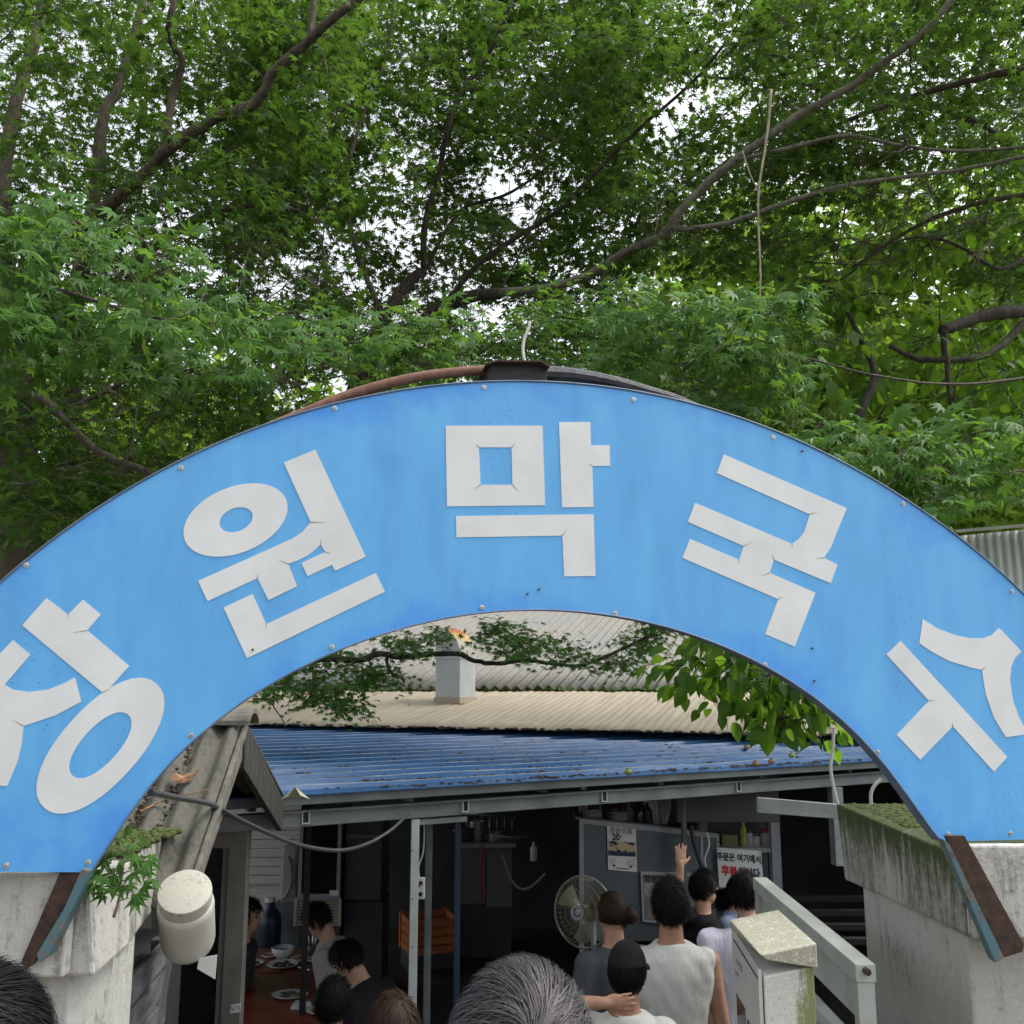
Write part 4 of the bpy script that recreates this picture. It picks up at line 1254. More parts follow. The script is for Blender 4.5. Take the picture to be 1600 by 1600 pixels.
# ---- broad-leaved persimmon at the right, dark heavy boughs
t4 = Tree('broad leaved persimmon tree with dark rough boughs at the right edge', (5.4, 8.2, FLOOR), 'broad_leaf_green', 'dark_bark', 'ovate', name='persimmon_tree', seed=44)
t4.limb([(1760, 1000, 8.2), (1740, 760, 8.2), (1720, 600, 8.2), (1700, 480, 8.2), (1690, 300, 8.4), (1660, 100, 8.6)], 0.17, 0.08, 'trunk')
t4.limb([(1705, 470, 8.1), (1640, 484, 7.8), (1590, 486, 7.6), (1545, 492, 7.5), (1500, 506, 7.4), (1474, 516, 7.3)], 0.068, 0.042)
t4.limb([(1620, 490, 7.7), (1592, 512, 7.6), (1562, 542, 7.5), (1530, 558, 7.4), (1480, 562, 7.3), (1430, 560, 7.3), (1390, 540, 7.3)], 0.034, 0.020)
t4.limb([(1480, 562, 7.3), (1482, 600, 7.25), (1488, 640, 7.2), (1500, 682, 7.2)], 0.022, 0.010)
t4.limb([(1474, 516, 7.3), (1476, 545, 7.3), (1480, 565, 7.3)], 0.028, 0.022)
t4.limb([(1330, 680, 7.0), (1345, 645, 7.0), (1362, 605, 7.05), (1366, 580, 7.1), (1350, 540, 7.2), (1320, 480, 7.3)], 0.040, 0.018)
t4.limb([(1700, 420, 8.2), (1620, 400, 7.9), (1560, 420, 7.6), (1500, 385, 7.4), (1440, 370, 7.3), (1380, 385, 7.2)], 0.022, 0.008)
t4.limb([(1640, 300, 8.5), (1540, 200, 9.0), (1400, 150, 9.5), (1240, 130, 10), (1100, 120, 10.5)], 0.05, 0.016)
t4.limb([(1420, 1120, 5.2), (1320, 1060, 5.2), (1240, 1040, 5.2), (1160, 1035, 5.2), (1090, 1030, 5.2)], 0.012, 0.004)
t4.limb([(1320, 1060, 5.2), (1270, 1110, 5.2), (1240, 1130, 5.2)], 0.007, 0.004)

# foliage
under = [(500, 1085, 60, 18, 9), (470, 1060, 55, 25, 8), (545, 1050, 70, 18, 7), (600, 1010, 60, 16, 7), (650, 998, 45, 14, 6), (545, 1108, 35, 10, 5), (790, 985, 45, 22, 8), (800, 1012, 40, 16, 6), (860, 1015, 40, 14, 4), (900, 1020, 30, 14, 4), (955, 1035, 30, 12, 4), (990, 1005, 45, 16, 7), (1010, 985, 45, 14, 6), (600, 1060, 30, 10, 4), (505, 1030, 40, 14, 4), (440, 1080, 30, 14, 4), (570, 1075, 40, 10, 3)]
for cx, cy, hw, hh, k in under:
    t1.sprays(cx - hw, cy - hh, cx + hw, cy + hh, 6.6, 7.2, k, 0.058, 38, 0.18, face=0.15, holes=False, ell=True)
t1.sprays(-90, 330, 330, 520, 3.7, 4.8, 52, 0.126, 14, 0.26, face=0.9, holes=False)
t1.sprays(-60, 480, 420, 600, 4.0, 5.2, 50, 0.122, 14, 0.26, face=0.9, holes=False)
t1.sprays(420, 480, 720, 590, 4.6, 5.6, 36, 0.105, 16, 0.26, face=0.35, holes=False)
t1.sprays(-80, 560, 420, 860, 5.0, 8.0, 190, 0.088, 34, 0.34, holes=False)
t1.sprays(-100, -90, 540, 520, 5.6, 10.0, 540, 0.100, 36, 0.36)
t1.bare(150, 330, 520, 620, 5.0, 7.5, 26)
t1.bare(-20, 480, 350, 740, 4.8, 6.5, 22)
t1.bare(0, 0, 520, 340, 6, 8.5, 22)
t2.sprays(380, -90, 1000, 560, 6.8, 11.0, 720, 0.104, 36, 0.38)
t2.sprays(330, -90, 1060, 470, 8.0, 12.0, 270, 0.114, 36, 0.38)
t2.sprays(900, -90, 1250, 420, 6.2, 10.5, 250, 0.100, 34, 0.36)
t2.sprays(400, 520, 800, 680, 6.4, 10.0, 70, 0.090, 30, 0.30)
t2.sprays(800, 460, 1000, 640, 5.2, 8.0, 60, 0.085, 28, 0.28, face=0.2)
t2.bare(380, 480, 780, 640, 6.0, 8.5, 34)
t2.bare(560, 40, 1000, 480, 6.8, 9.0, 40)
t2.bare(1000, 40, 1500, 400, 5.6, 7.5, 34)
t3.sprays(960, 470, 1260, 580, 4.1, 5.0, 48, 0.115, 14, 0.24, face=0.8, holes=False)
t3.sprays(1040, 540, 1200, 610, 4.6, 5.4, 14, 0.072, 16, 0.2, face=0.3, holes=False)
t3.sprays(1190, 670, 1500, 800, 4.0, 5.0, 44, 0.118, 14, 0.24, face=0.8, holes=False)
t3.sprays(1430, 670, 1640, 775, 4.0, 5.0, 18, 0.118, 14, 0.24, face=0.8, holes=False)
t3.sprays(1180, -90, 1700, 310, 5.6, 9.5, 420, 0.098, 34, 0.36)
t3.sprays(1500, 330, 1700, 460, 6.2, 8.5, 40, 0.09, 30, 0.32)
t3.sprays(980, 560, 1230, 660, 5.0, 7.5, 60, 0.088, 26, 0.28, holes=False)
t3.sprays(1040, 570, 1240, 670, 4.5, 5.2, 16, 0.098, 14, 0.22, face=0.8, holes=False)
t3.bare(960, 500, 1260, 640, 4.6, 6.0, 14)
t3.bare(1250, 80, 1600, 420, 5.8, 8.0, 24)
t4.sprays(1240, 340, 1700, 660, 6.8, 9.5, 120, 0.135, 15, 0.36, holes=False, tilt=0.6)
t4.sprays(1150, 400, 1400, 640, 7.2, 9.5, 45, 0.135, 13, 0.34, holes=False, tilt=0.6)
t4.sprays(1440, 640, 1700, 755, 7.0, 9.0, 60, 0.13, 15, 0.34, holes=False, tilt=0.6)
t4.sprays(940, 80, 1140, 260, 9.5, 11.5, 18, 0.125, 11, 0.4, holes=False, tilt=0.6)
t4.sprays(820, 0, 900, 60, 9, 10, 4, 0.12, 9, 0.3, holes=False, tilt=0.6)
t4.sprays(1400, -60, 1700, 330, 8.6, 11, 60, 0.12, 13, 0.4, holes=False, tilt=0.6)
t4.sprays(1055, 1005, 1240, 1070, 4.9, 5.5, 20, 0.102, 10, 0.18, holes=False, tilt=0.55)
t4.sprays(1120, 1050, 1280, 1110, 4.9, 5.5, 18, 0.102, 10, 0.17, holes=False, tilt=0.55)
t4.sprays(1200, 1090, 1290, 1150, 4.9, 5.4, 9, 0.112, 6, 0.14, holes=False, tilt=0.55)
t4.bare(1200, 360, 1600, 700, 6.8, 8.2, 34)

# ---- far wood on the hillside: one mass
def far_wood():
    rg = np.random.default_rng(77)
    P, S = [], []
    def crown(c, r, n, s):
        d = rg.normal(0, 1, (n, 3)); d /= np.linalg.norm(d, axis=1)[:, None]
        q = d * np.array(r) * rg.uniform(0.55, 1.05, (n, 1)) ** 0.6
        # lumps
        q *= (1 + 0.22 * np.sin(d[:, 0:1] * 5 + c[0]) * np.sin(d[:, 2:3] * 6 + c[1]))
        P.append(q + np.array(c)); S.append(np.full(n, s) * rg.uniform(0.7, 1.3, n))
    for k in range(70):
        y = rg.uniform(26, 62); x = rg.uniform(-0.62, 0.62) * y
        z = -1 + 13.0 * min(1, (y - 24) / 48)
        r_ = rg.uniform(1.8, 3.4)
        crown((x, y, z + r_ * 0.9), (r_, r_, r_ * 1.15), 420, 0.42)
    for k in range(105):
        u = rg.uniform(0.06, 0.66); y = rg.uniform(20, 28)
        top = 2.6 + 10.0 * min(1, (u - 0.02) / 0.22) * rg.uniform(0.3, 1)
        r_ = rg.uniform(1.3, 2.6)
        crown((u * y, y, top), (r_, r_, r_), 560, 0.25)
    for k in range(80):
        u = rg.uniform(-0.66, 0.06); y = rg.uniform(20, 27)
        r_ = rg.uniform(1.3, 2.4)
        crown((u * y, y, rg.uniform(2.8, 8.4)), (r_, r_, r_), 500, 0.25)
    P, S = np.concatenate(P), np.concatenate(S)
    n = len(P)
    a = rg.normal(0, 1, (n, 3)); a /= np.linalg.norm(a, axis=1)[:, None]
    b = rg.normal(0, 1, (n, 3)) + [0, 0, 0.8]; b -= a * np.sum(a * b, 1)[:, None]; b /= np.linalg.norm(b, axis=1)[:, None]
    c = np.cross(a, b)
    q = np.array([(0, -0.5), (0.38, 0.05), (0, 0.6), (-0.38, 0.05)])
    V = P[:, None] + (q[None, :, 0:1] * a[:, None] + q[None, :, 1:2] * c[:, None]) * S[:, None, None]
    F = np.arange(n * 4).reshape(n, 4)
    tag(link_mesh('far_wood', big_mesh('far_wood', V.reshape(-1, 3), F), MATS['far_leaf_green']), kind='stuff')
far_wood()

# ================================================================== PEOPLE
from mathutils import noise as mnoise
plain('skin', (0.47, 0.275, 0.185), 0.58, var=0.13, scale=26, bmp=0.15)
plain('skin_tan', (0.40, 0.22, 0.14), 0.58, var=0.13, scale=26, bmp=0.15)
def hairmat(name, lo, hi, spec):
    m, nt, bs = newmat(name)
    geo = nt.nodes.new('ShaderNodeNewGeometry')
    nt.links.new(ramp(nt, geo.outputs['Random Per Island'], [(0.1, lo), (0.9, hi)]), bs.inputs['Base Color'])
    bs.inputs['Roughness'].default_value = 0.5; bs.inputs['Specular IOR Level'].default_value = spec
hairmat('hair_black', (0.005, 0.0045, 0.005), (0.013, 0.0115, 0.012), 0.08)
hairmat('hair_brown', (0.018, 0.010, 0.007), (0.042, 0.025, 0.017), 0.14)
def greyhair():
    m, nt, bs = newmat('hair_grey')
    geo = nt.nodes.new('ShaderNodeNewGeometry')
    f = noise(nt, coords(nt), 16, 3)
    k = mathn(nt, 'ADD', mathn(nt, 'MULTIPLY', geo.outputs['Random Per Island'], 0.75), mathn(nt, 'MULTIPLY', mathn(nt, 'SUBTRACT', f, 0.5), 0.9))
    nt.links.new(ramp(nt, k, [(0.12, (0.018, 0.016, 0.016)), (0.50, (0.050, 0.046, 0.047)), (0.95, (0.115, 0.106, 0.108))]), bs.inputs['Base Color'])
    bs.inputs['Roughness'].default_value = 0.5
    bs.inputs['Specular IOR Level'].default_value = 0.2
greyhair()
def cloth(name, col, var=0.06):
    m, nt, bs = newmat(name)
    v = coords(nt)
    w = noise(nt, coords(nt, (1, 1, 0.45)), 9, 4, 0.55, 0.8)
    t = noise(nt, v, 420, 2)
    nt.links.new(ramp(nt, noise(nt, v, 6, 4), [(0.3, tuple(c * (1 - var) for c in col)), (0.7, col)]), bs.inputs['Base Color'])
    bs.inputs['Roughness'].default_value = 0.9
    bs.inputs['Specular IOR Level'].default_value = 0.2
    bump(nt, bs, mathn(nt, 'ADD', w, mathn(nt, 'MULTIPLY', t, 0.03)), 0.5, 0.03)
for nm_, c_ in (('cloth_white', (0.66, 0.66, 0.62)), ('cloth_lavender', (0.66, 0.65, 0.78)), ('cloth_grey', (0.085, 0.092, 0.10)), ('cloth_black', (0.014, 0.014, 0.016)),
                ('cloth_pale_blue', (0.22, 0.28, 0.40)), ('cloth_dark', (0.03, 0.032, 0.036)), ('cloth_denim', (0.03, 0.07, 0.21)), ('cloth_stone', (0.36, 0.36, 0.37))):
    cloth(nm_, c_)
plain('eye_dark', (0.01, 0.008, 0.007), 0.2)
plain('lip', (0.33, 0.12, 0.10), 0.5)

def remeshed(mb, name, voxel, smooth=3, fold=None):
    me = mb.mesh('tmp')
    o = bpy.data.objects.new('tmp', me); COL.objects.link(o)
    r_ = o.modifiers.new('r', 'REMESH'); r_.mode = 'VOXEL'; r_.voxel_size = voxel
    s_ = o.modifiers.new('s', 'SMOOTH'); s_.factor = 0.5; s_.iterations = smooth
    dg = bpy.context.evaluated_depsgraph_get()
    out = bpy.data.meshes.new_from_object(o.evaluated_get(dg))
    bpy.data.objects.remove(o); bpy.data.meshes.remove(me)
    out.name = name
    if fold:
        amp, M, seed = fold
        inv = M.inverted()
        for v in out.vertices:
            q = inv @ v.co
            n_ = mnoise.noise(Vector((q.x * 9 + seed, q.y * 9, q.z * 3.2))) + 0.6 * mnoise.noise(Vector((q.x * 16 + q.z * 9, q.y * 14 + seed, q.z * 7)))
            v.co += v.normal * amp * n_
    out.polygons.foreach_set('use_smooth', [True] * len(out.polygons))
    return out

def loft(mb, stations, n=18):
    """stations: (centre, side axis, front axis, rx, ry)"""
    vs_, fs = [], []
    for c, sx, fy, rx, ry in stations:
        for k in range(n):
            a = 2 * math.pi * k / n
            vs_.append(c + sx * (rx * math.cos(a)) + fy * (ry * math.sin(a)))
    m = len(stations)
    for i in range(m - 1):
        for k in range(n):
            fs.append((i * n + k, i * n + (k + 1) % n, (i + 1) * n + (k + 1) % n, (i + 1) * n + k))
    fs += [tuple(reversed(range(n))), tuple((m - 1) * n + k for k in range(n))]
    mb.add(vs_, fs)

def hand(mb, w, d, n, thumb, s, curl=0.35, spread=0.12):
    d = d.normalized(); n = (n - d * n.dot(d)).normalized(); t = d.cross(n) * thumb
    M = Matrix((t, d, n)).transposed()
    mb.ball(w + d * 0.048 * s, Vector((0.040, 0.055, 0.017)) * s, M, 12, 8)
    for off, ln, r_ in ((0.030, 0.066, 0.0086), (0.010, 0.078, 0.0090), (-0.011, 0.072, 0.0086), (-0.030, 0.056, 0.0078)):
        p = w + (d * 0.078 + t * off) * s
        dd = (d + t * (off * spread * 30)).normalized()
        pts = [w + (d * 0.05 + t * off * 0.8) * s, p]
        for k in range(3):
            dd = (dd + n * curl * (0.5 + 0.4 * k)).normalized()
            p = p + dd * (ln / 3) * s * (1.15 - 0.15 * k)
            pts.append(p)
        mb.tube(pts, [r_ * s, r_ * s, r_ * 0.96 * s, r_ * 0.88 * s, r_ * 0.72 * s], 8)
    p = w + (d * 0.022 + t * 0.028) * s
    pts = [w + d * 0.012 * s, p, p + (d * 0.55 + t * 0.8 + n * 0.2).normalized() * 0.032 * s, p + (d * 0.8 + t * 0.75 + n * 0.35).normalized() * 0.062 * s]
    mb.tube(pts, [0.014 * s, 0.013 * s, 0.0105 * s, 0.008 * s], 8)

HAIR_R = Vector((0.078, 0.098, 0.104))
def strands(Mh, s, n, length, width, seed, region, whorl=(0, -0.45, 0.9), gravity=0.0, lift=0.05, steps=6, messy=0.25, out=1.05):
    """Ribbons of hair that start on the scalp and run away from the whorl; region(p) says where hair grows."""
    rg = np.random.default_rng(seed)
    P = rg.normal(0, 1, (n * 4, 3)); P /= np.linalg.norm(P, axis=1)[:, None]
    keep = region(P); P = P[keep][:n]; n = len(P)
    W = np.array(whorl, float); W /= np.linalg.norm(W)
    r_ = np.array(HAIR_R)
    cl = np.stack([np.sin(P[:, 1] * 17 + P[:, 2] * 11 + i * 2) + np.sin(P[:, 0] * 23 - P[:, 2] * 13 + i) for i in range(3)], 1)
    sw = rg.normal(0, messy * 0.55, (n, 3)) + messy * 0.55 * cl     # locks that clump
    Ln = length * rg.uniform(0.6, 1.15, n)
    pos = P.copy(); base = out + rg.uniform(0, 0.05, n)
    pts, nrm, tan = [], [], []
    for k in range(steps + 1):
        nn = pos / np.linalg.norm(pos, axis=1)[:, None]
        t = nn * (nn @ W)[:, None] - W[None]
        t /= np.linalg.norm(t, axis=1)[:, None] + 1e-6
        # slight spiral round the whorl
        t = t + 0.35 * np.cross(nn, t) + sw
        t -= nn * np.sum(t * nn, 1)[:, None]
        t[:, 2] -= gravity * (0.3 + k / steps)
        t /= np.linalg.norm(t, axis=1)[:, None] + 1e-6
        pts.append(pos * base[:, None]); nrm.append(nn); tan.append(t)
        pos = pos + t * (Ln / steps / 0.093)[:, None]
        rad = np.linalg.norm(pos, axis=1)
        want = 1.0 + lift * (k + 1) / steps
        mask = (rad < want) | (gravity < 0.5)
        pos = np.where(mask[:, None], pos / rad[:, None] * want, pos)
    V, F = [], []
    m = steps + 1
    Mn = np.array(Mh)
    allv = np.zeros((n, m, 2, 3))
    for k in range(m):
        b = np.cross(nrm[k], tan[k]); b /= np.linalg.norm(b, axis=1)[:, None] + 1e-9
        w = width * (1 - (k / m) ** 2 * 0.85) * s
        c = pts[k] * r_ * s
        allv[:, k, 0] = c - b * w / 2; allv[:, k, 1] = c + b * w / 2
    V = allv.reshape(-1, 3)
    V = V @ Mn[:3, :3].T + Mn[:3, 3]
    idx = (np.arange(n) * m * 2)[:, None, None]
    q = np.array([(2 * k, 2 * k + 1, 2 * k + 3, 2 * k + 2) for k in range(steps)])[None]
    return V, (idx + q).reshape(-1, 4)

def short_region(P):
    x, y, z = P[:, 0], P[:, 1], P[:, 2]
    face = (y > 0.30) & (z < 0.52)
    low = z < (-0.55 + 0.35 * np.maximum(0, y))
    ears = (np.abs(x) > 0.75) & (z < -0.12) & (y > -0.25)
    return ~(face | low | ears)
def long_region(P):
    return ~((P[:, 1] > 0.42) & (P[:, 2] < 0.60)) & (P[:, 2] > -0.5)

def scalp(Mh, s, region, f=1.04):
    mb = MB()
    n, m = 28, 18
    V, F = [], []
    for i in range(m + 1):
        th = math.pi * i / m
        for k in range(n):
            a = 2 * math.pi * k / n
            V.append((math.sin(th) * math.cos(a), math.sin(th) * math.sin(a), math.cos(th)))
    A = np.array(V); ok = region(A)
    for i in range(m):
        for k in range(n):
            q = (i * n + k, i * n + (k + 1) % n, (i + 1) * n + (k + 1) % n, (i + 1) * n + k)
            if ok[list(q)].sum() >= 3: F.append(q)
    B = A * np.array(HAIR_R) * s * f
    Mn = np.array(Mh)
    B = B @ Mn[:3, :3].T + Mn[:3, 3]
    return B, np.array(F)

def person(label, loc, yaw, H, skin='skin', shirt='cloth_white', pants='cloth_dark', hair='hair_black', style='short', sleeve='short', lean=0.0, sit=False,
           head_yaw=0.0, head_pitch=0.0, arms=None, voxel=0.016, nstr=800, strw=0.0035, fold=0.005, group=None, seed=1, wide=1.0, hair_len=0.06, whorl=(0.08, -0.50, 0.86), lift=0.10, messy=0.28, hreg=None):
    s = H / 1.72
    root = thing('person', label, 'person', loc, group)
    B = Matrix.Translation(Vector(loc)) @ Matrix.Rotation(yaw, 4, 'Z')
    B3 = B.to_3x3()
    T = lambda p: B @ (Vector(p) * s)
    X = B3 @ Vector((1, 0, 0))
    pz = 0.50 if sit else 0.93
    u = Vector((0, math.sin(lean), math.cos(lean)))
    fr = Vector((0, math.cos(lean), -math.sin(lean)))
    Pl = Vector((0, 0, pz))
    S = lambda t, x=0.0, y=0.0: Pl + u * t + Vector((x, 0, 0)) + fr * y
    hp = lean * 0.55 + head_pitch
    RH = Matrix.Rotation(head_yaw, 3, 'Z') @ Matrix.Rotation(-hp, 3, 'X')
    neck = S(0.60)
    hc = neck + (RH @ Vector((0, 0.015, 0.135))) * 0.75 + u * 0.035
    Mh = B @ Matrix.Translation(hc * s) @ RH.to_4x4()
    MhN = Mh.to_3x3()
    hd = lambda p: Mh @ (Vector(p) * s)
    # -------- body: one continuous skin
    mb = MB()
    st = [(-0.12, .135, .10), (-0.02, .165, .118), (.10, .148, .105), (.20, .142, .102), (.32, .158, .110), (.42, .172 * wide, .104), (.49, .160 * wide, .088), (.535, .105, .072), (.57, .062, .060), (.66, .055, .058), (.70, .05, .055)]
    loft(mb, [(T(S(t)), X, (B3 @ fr), rx * s, ry * s) for t, rx, ry in st])
    mb.ball(hd((0, 0, 0.012)), Vector((.073, .092, .098)) * s, MhN, 18, 14)
    mb.ball(hd((0, 0.034, -0.058)), Vector((.054, .058, .062)) * s, MhN, 14, 10)
    mb.tube([hd((0, .088, .018)), hd((0, .104, -.016)), hd((0, .096, -.026))], [.008 * s, .013 * s, .009 * s], 8)
    mb.ball(hd((0, .080, -.062)), Vector((.024, .014, .013)) * s, MhN, 8, 6)
    mb.ball(hd((0, .072, .032)), Vector((.050, .020, .012)) * s, MhN, 10, 6)
    for sx in (-1, 1):
        mb.ball(hd((sx * .074, -.008, -.016)), Vector((.012, .021, .031)) * s, MhN, 8, 8)
    hips = [S(-0.02, sx * .088) for sx in (-1, 1)]
    legs = []
    for sx, hpnt in zip((-1, 1), hips):
        if sit:
            kn, an = Vector((sx * .12, .43, .50)), Vector((sx * .12, .40, .09))
        else:
            kn, an = Vector((sx * .105, .025, .49)), Vector((sx * .11, -.01, .085))
        toe = an + Vector((sx * .02, .15, -.05))
        legs.append((hpnt, kn, an, toe))
        mb.tube([T(hpnt), T(hpnt.lerp(kn, .5)), T(kn), T(kn.lerp(an, .35)), T(an)], [.088 * s, .074 * s, .054 * s, .052 * s, .036 * s], 12)
        mb.tube([T(an + Vector((0, -.04, -.03))), T(an + Vector((0, .04, -.035))), T(toe)], [.034 * s, .038 * s, .028 * s], 10)
    arms = arms or {}
    chains = []
    for key, sx in (('L', -1), ('R', 1)):
        sh = T(S(0.475, sx * .168 * wide))
        a = arms.get(key)
        if a is None:
            el, wr = T(S(0.20, sx * .235, -0.015)), T(S(-0.02, sx * .25, .05))
            if sit: wr = T(S(0.06, sx * .2, .20))
            dv, nv = (wr - el).normalized(), -X * sx
            cu = 0.35
        else:
            el, wr, dv, nv, cu = a
        chains.append((sh, el, wr))
        mb.tube([sh, sh.lerp(el, .45), el, el.lerp(wr, .3), wr], [.056 * s, .049 * s, .040 * s, .042 * s, .027 * s], 12)
        mb.ball(sh, .058 * s)
        mb.tube([el.lerp(wr, .8), wr, wr + dv.normalized() * .035 * s], [.030 * s, .027 * s, .026 * s], 12)
        hand(mb, wr, dv, nv, -sx if (a is None) else arms.get('thumb' + key, -sx), s, cu)
    link_mesh('body', remeshed(mb, 'body', voxel, 3), MATS[skin], root)
    # -------- eyes, brows, mouth
    for sx in (-1, 1):
        mb = MB(); mb.ball(hd((sx * .031, .083, .006)), Vector((.013, .007, .007)) * s, MhN, 10, 6); mb.build('eye', MATS['eye_dark'], root, smooth='all')
        mb = MB(); mb.tube([hd((sx * .014, .093, .029)), hd((sx * .032, .091, .034)), hd((sx * .048, .078, .029))], [.003 * s, .0035 * s, .002 * s], 6); mb.build('eyebrow', MATS['hair_black'], root, smooth='all')
    mb = MB(); mb.tube([hd((-.022, .086, -.063)), hd((0, .094, -.060)), hd((.022, .086, -.063))], [.002 * s, .005 * s, .002 * s], 6); mb.build('mouth', MATS['lip'], root, smooth='all')
    # -------- shirt
    mb = MB()
    k = 1.13
    bot = -0.16 if not sit else -0.06
    st = [(bot, .178, .130), (-0.04, .180, .132), (.10, .166, .124), (.22, .162, .120), (.33, .172 * wide, .124), (.42, .188 * wide, .122), (.50, .180 * wide, .108), (.542, .122, .092), (.565, .086, .082)]
    loft(mb, [(T(S(t)), X, (B3 @ fr), rx * s * 1.03, ry * s) for t, rx, ry in st])
    for (sh, el, wr) in chains:
        if sleeve != 'none': mb.ball(sh, .079 * s)
        if sleeve == 'short':
            e = sh.lerp(el, .72)
            mb.tube([sh.lerp(T(S(.44)), .25), sh, sh.lerp(el, .4), e], [.078 * s, .078 * s, .074 * s, .080 * s], 14)
        elif sleeve == 'long':
            mb.tube([sh, sh.lerp(el, .5), el, el.lerp(wr, .9)], [.076 * s, .066 * s, .058 * s, .045 * s], 14)
        else:
            mb.ball(sh.lerp(T(S(.475)), .10) - (el - sh).normalized() * .004, .063 * s)
    link_mesh('shirt', remeshed(mb, 'shirt', max(voxel, 0.013), 3, (fold, B, seed * 3.1)), MATS[shirt], root)
    # -------- trousers and shoes
    mb = MB()
    loft(mb, [(T(S(t)), X, (B3 @ fr), rx * s, ry * s) for t, rx, ry in [(-.14, .150, .118), (-.03, .174, .128), (.06, .165, .120)]])
    for hpnt, kn, an, toe in legs:
        mb.tube([T(hpnt), T(hpnt.lerp(kn, .5)), T(kn), T(kn.lerp(an, .5)), T(an + Vector((0, 0, .03)))], [.104 * s, .092 * s, .076 * s, .072 * s, .064 * s], 12)
    link_mesh('trousers', remeshed(mb, 'trousers', 0.025, 2, (0.004, B, seed)), MATS[pants], root)
    for hpnt, kn, an, toe in legs:
        mb = MB(); mb.tube([T(an + Vector((0, -.055, -.035))), T(an + Vector((0, .03, -.03))), T(toe + Vector((0, .03, .0)))], [.042 * s, .048 * s, .034 * s], 10)
        mb.build('shoe', MATS['black_rubber'], root, smooth='all')
    # -------- hair
    Mh0, Mh = Mh, Mh @ Matrix.Translation(Vector((0, 0, 0.012)) * s)
    reg = hreg or (long_region if style in ('bob', 'bun') else short_region)
    V, F = scalp(Mh, s, reg)
    parts = [(V, F)]
    if style == 'bob':
        parts.append(strands(Mh, s, nstr, 0.27, strw, seed, reg, (0, 0.80, 0.60), gravity=1.5, lift=0.12, steps=9, messy=0.12, out=1.06))
        parts.append(strands(Mh, s, nstr // 2, 0.24, strw, seed + 5, reg, (0, 0.80, 0.60), gravity=1.2, lift=0.22, steps=9, messy=0.12, out=1.10))
    elif style == 'bun':
        parts.append(strands(Mh, s, nstr, 0.12, strw, seed, reg, (0, 0.9, 0.3), gravity=0.0, lift=0.06, messy=0.10))
        Mb = Mh @ Matrix.Translation(Vector((0.058, -0.098, -0.008)) * s) @ Matrix.Diagonal((0.50, 0.42, 0.40, 1))
        allr = lambda P: np.ones(len(P), bool)
        V, F = scalp(Mb, s, allr); parts.append((V, F))
        parts.append(strands(Mb, s, 300, 0.25, strw * 1.6, seed + 2, allr, (0.9, -0.3, 0.1), messy=0.45, lift=0.35))
    else:
        parts.append(strands(Mh, s, nstr, hair_len, strw, seed, reg, whorl, gravity=0.12, lift=lift, messy=messy))
        parts.append(strands(Mh, s, nstr // 2, hair_len * 0.8, strw, seed + 3, reg, whorl, gravity=0.1, lift=lift * 2, messy=messy * 1.4, out=1.07))
    off = 0; VV, FF = [], []
    for V, F in parts:
        VV.append(V); FF.append(F + off); off += len(V)
    link_mesh('hair', big_mesh('hair', np.concatenate(VV), np.concatenate(FF)), MATS[hair], root)
    return root, Mh, s

def ground_at(px, pyhead, Y):
    p = at(px, pyhead, Y)
    return p, Vector((p.x, p.y, FLOOR))
def stand(label, px, py, Y, yaw=0.0, **kw):
    """Stand a person on the floor below so that the crown of the head is at that height above it."""
    p = at(px, py, Y)
    z0 = ground_z(Y)
    H = (p.z - z0) / 1.045
    return person(label, (p.x, p.y, z0), yaw, H, **kw)

def arm_w(elbow, wrist, d, n, curl): return (Vector(elbow), Vector(wrist), Vector(d), Vector(n), curl)

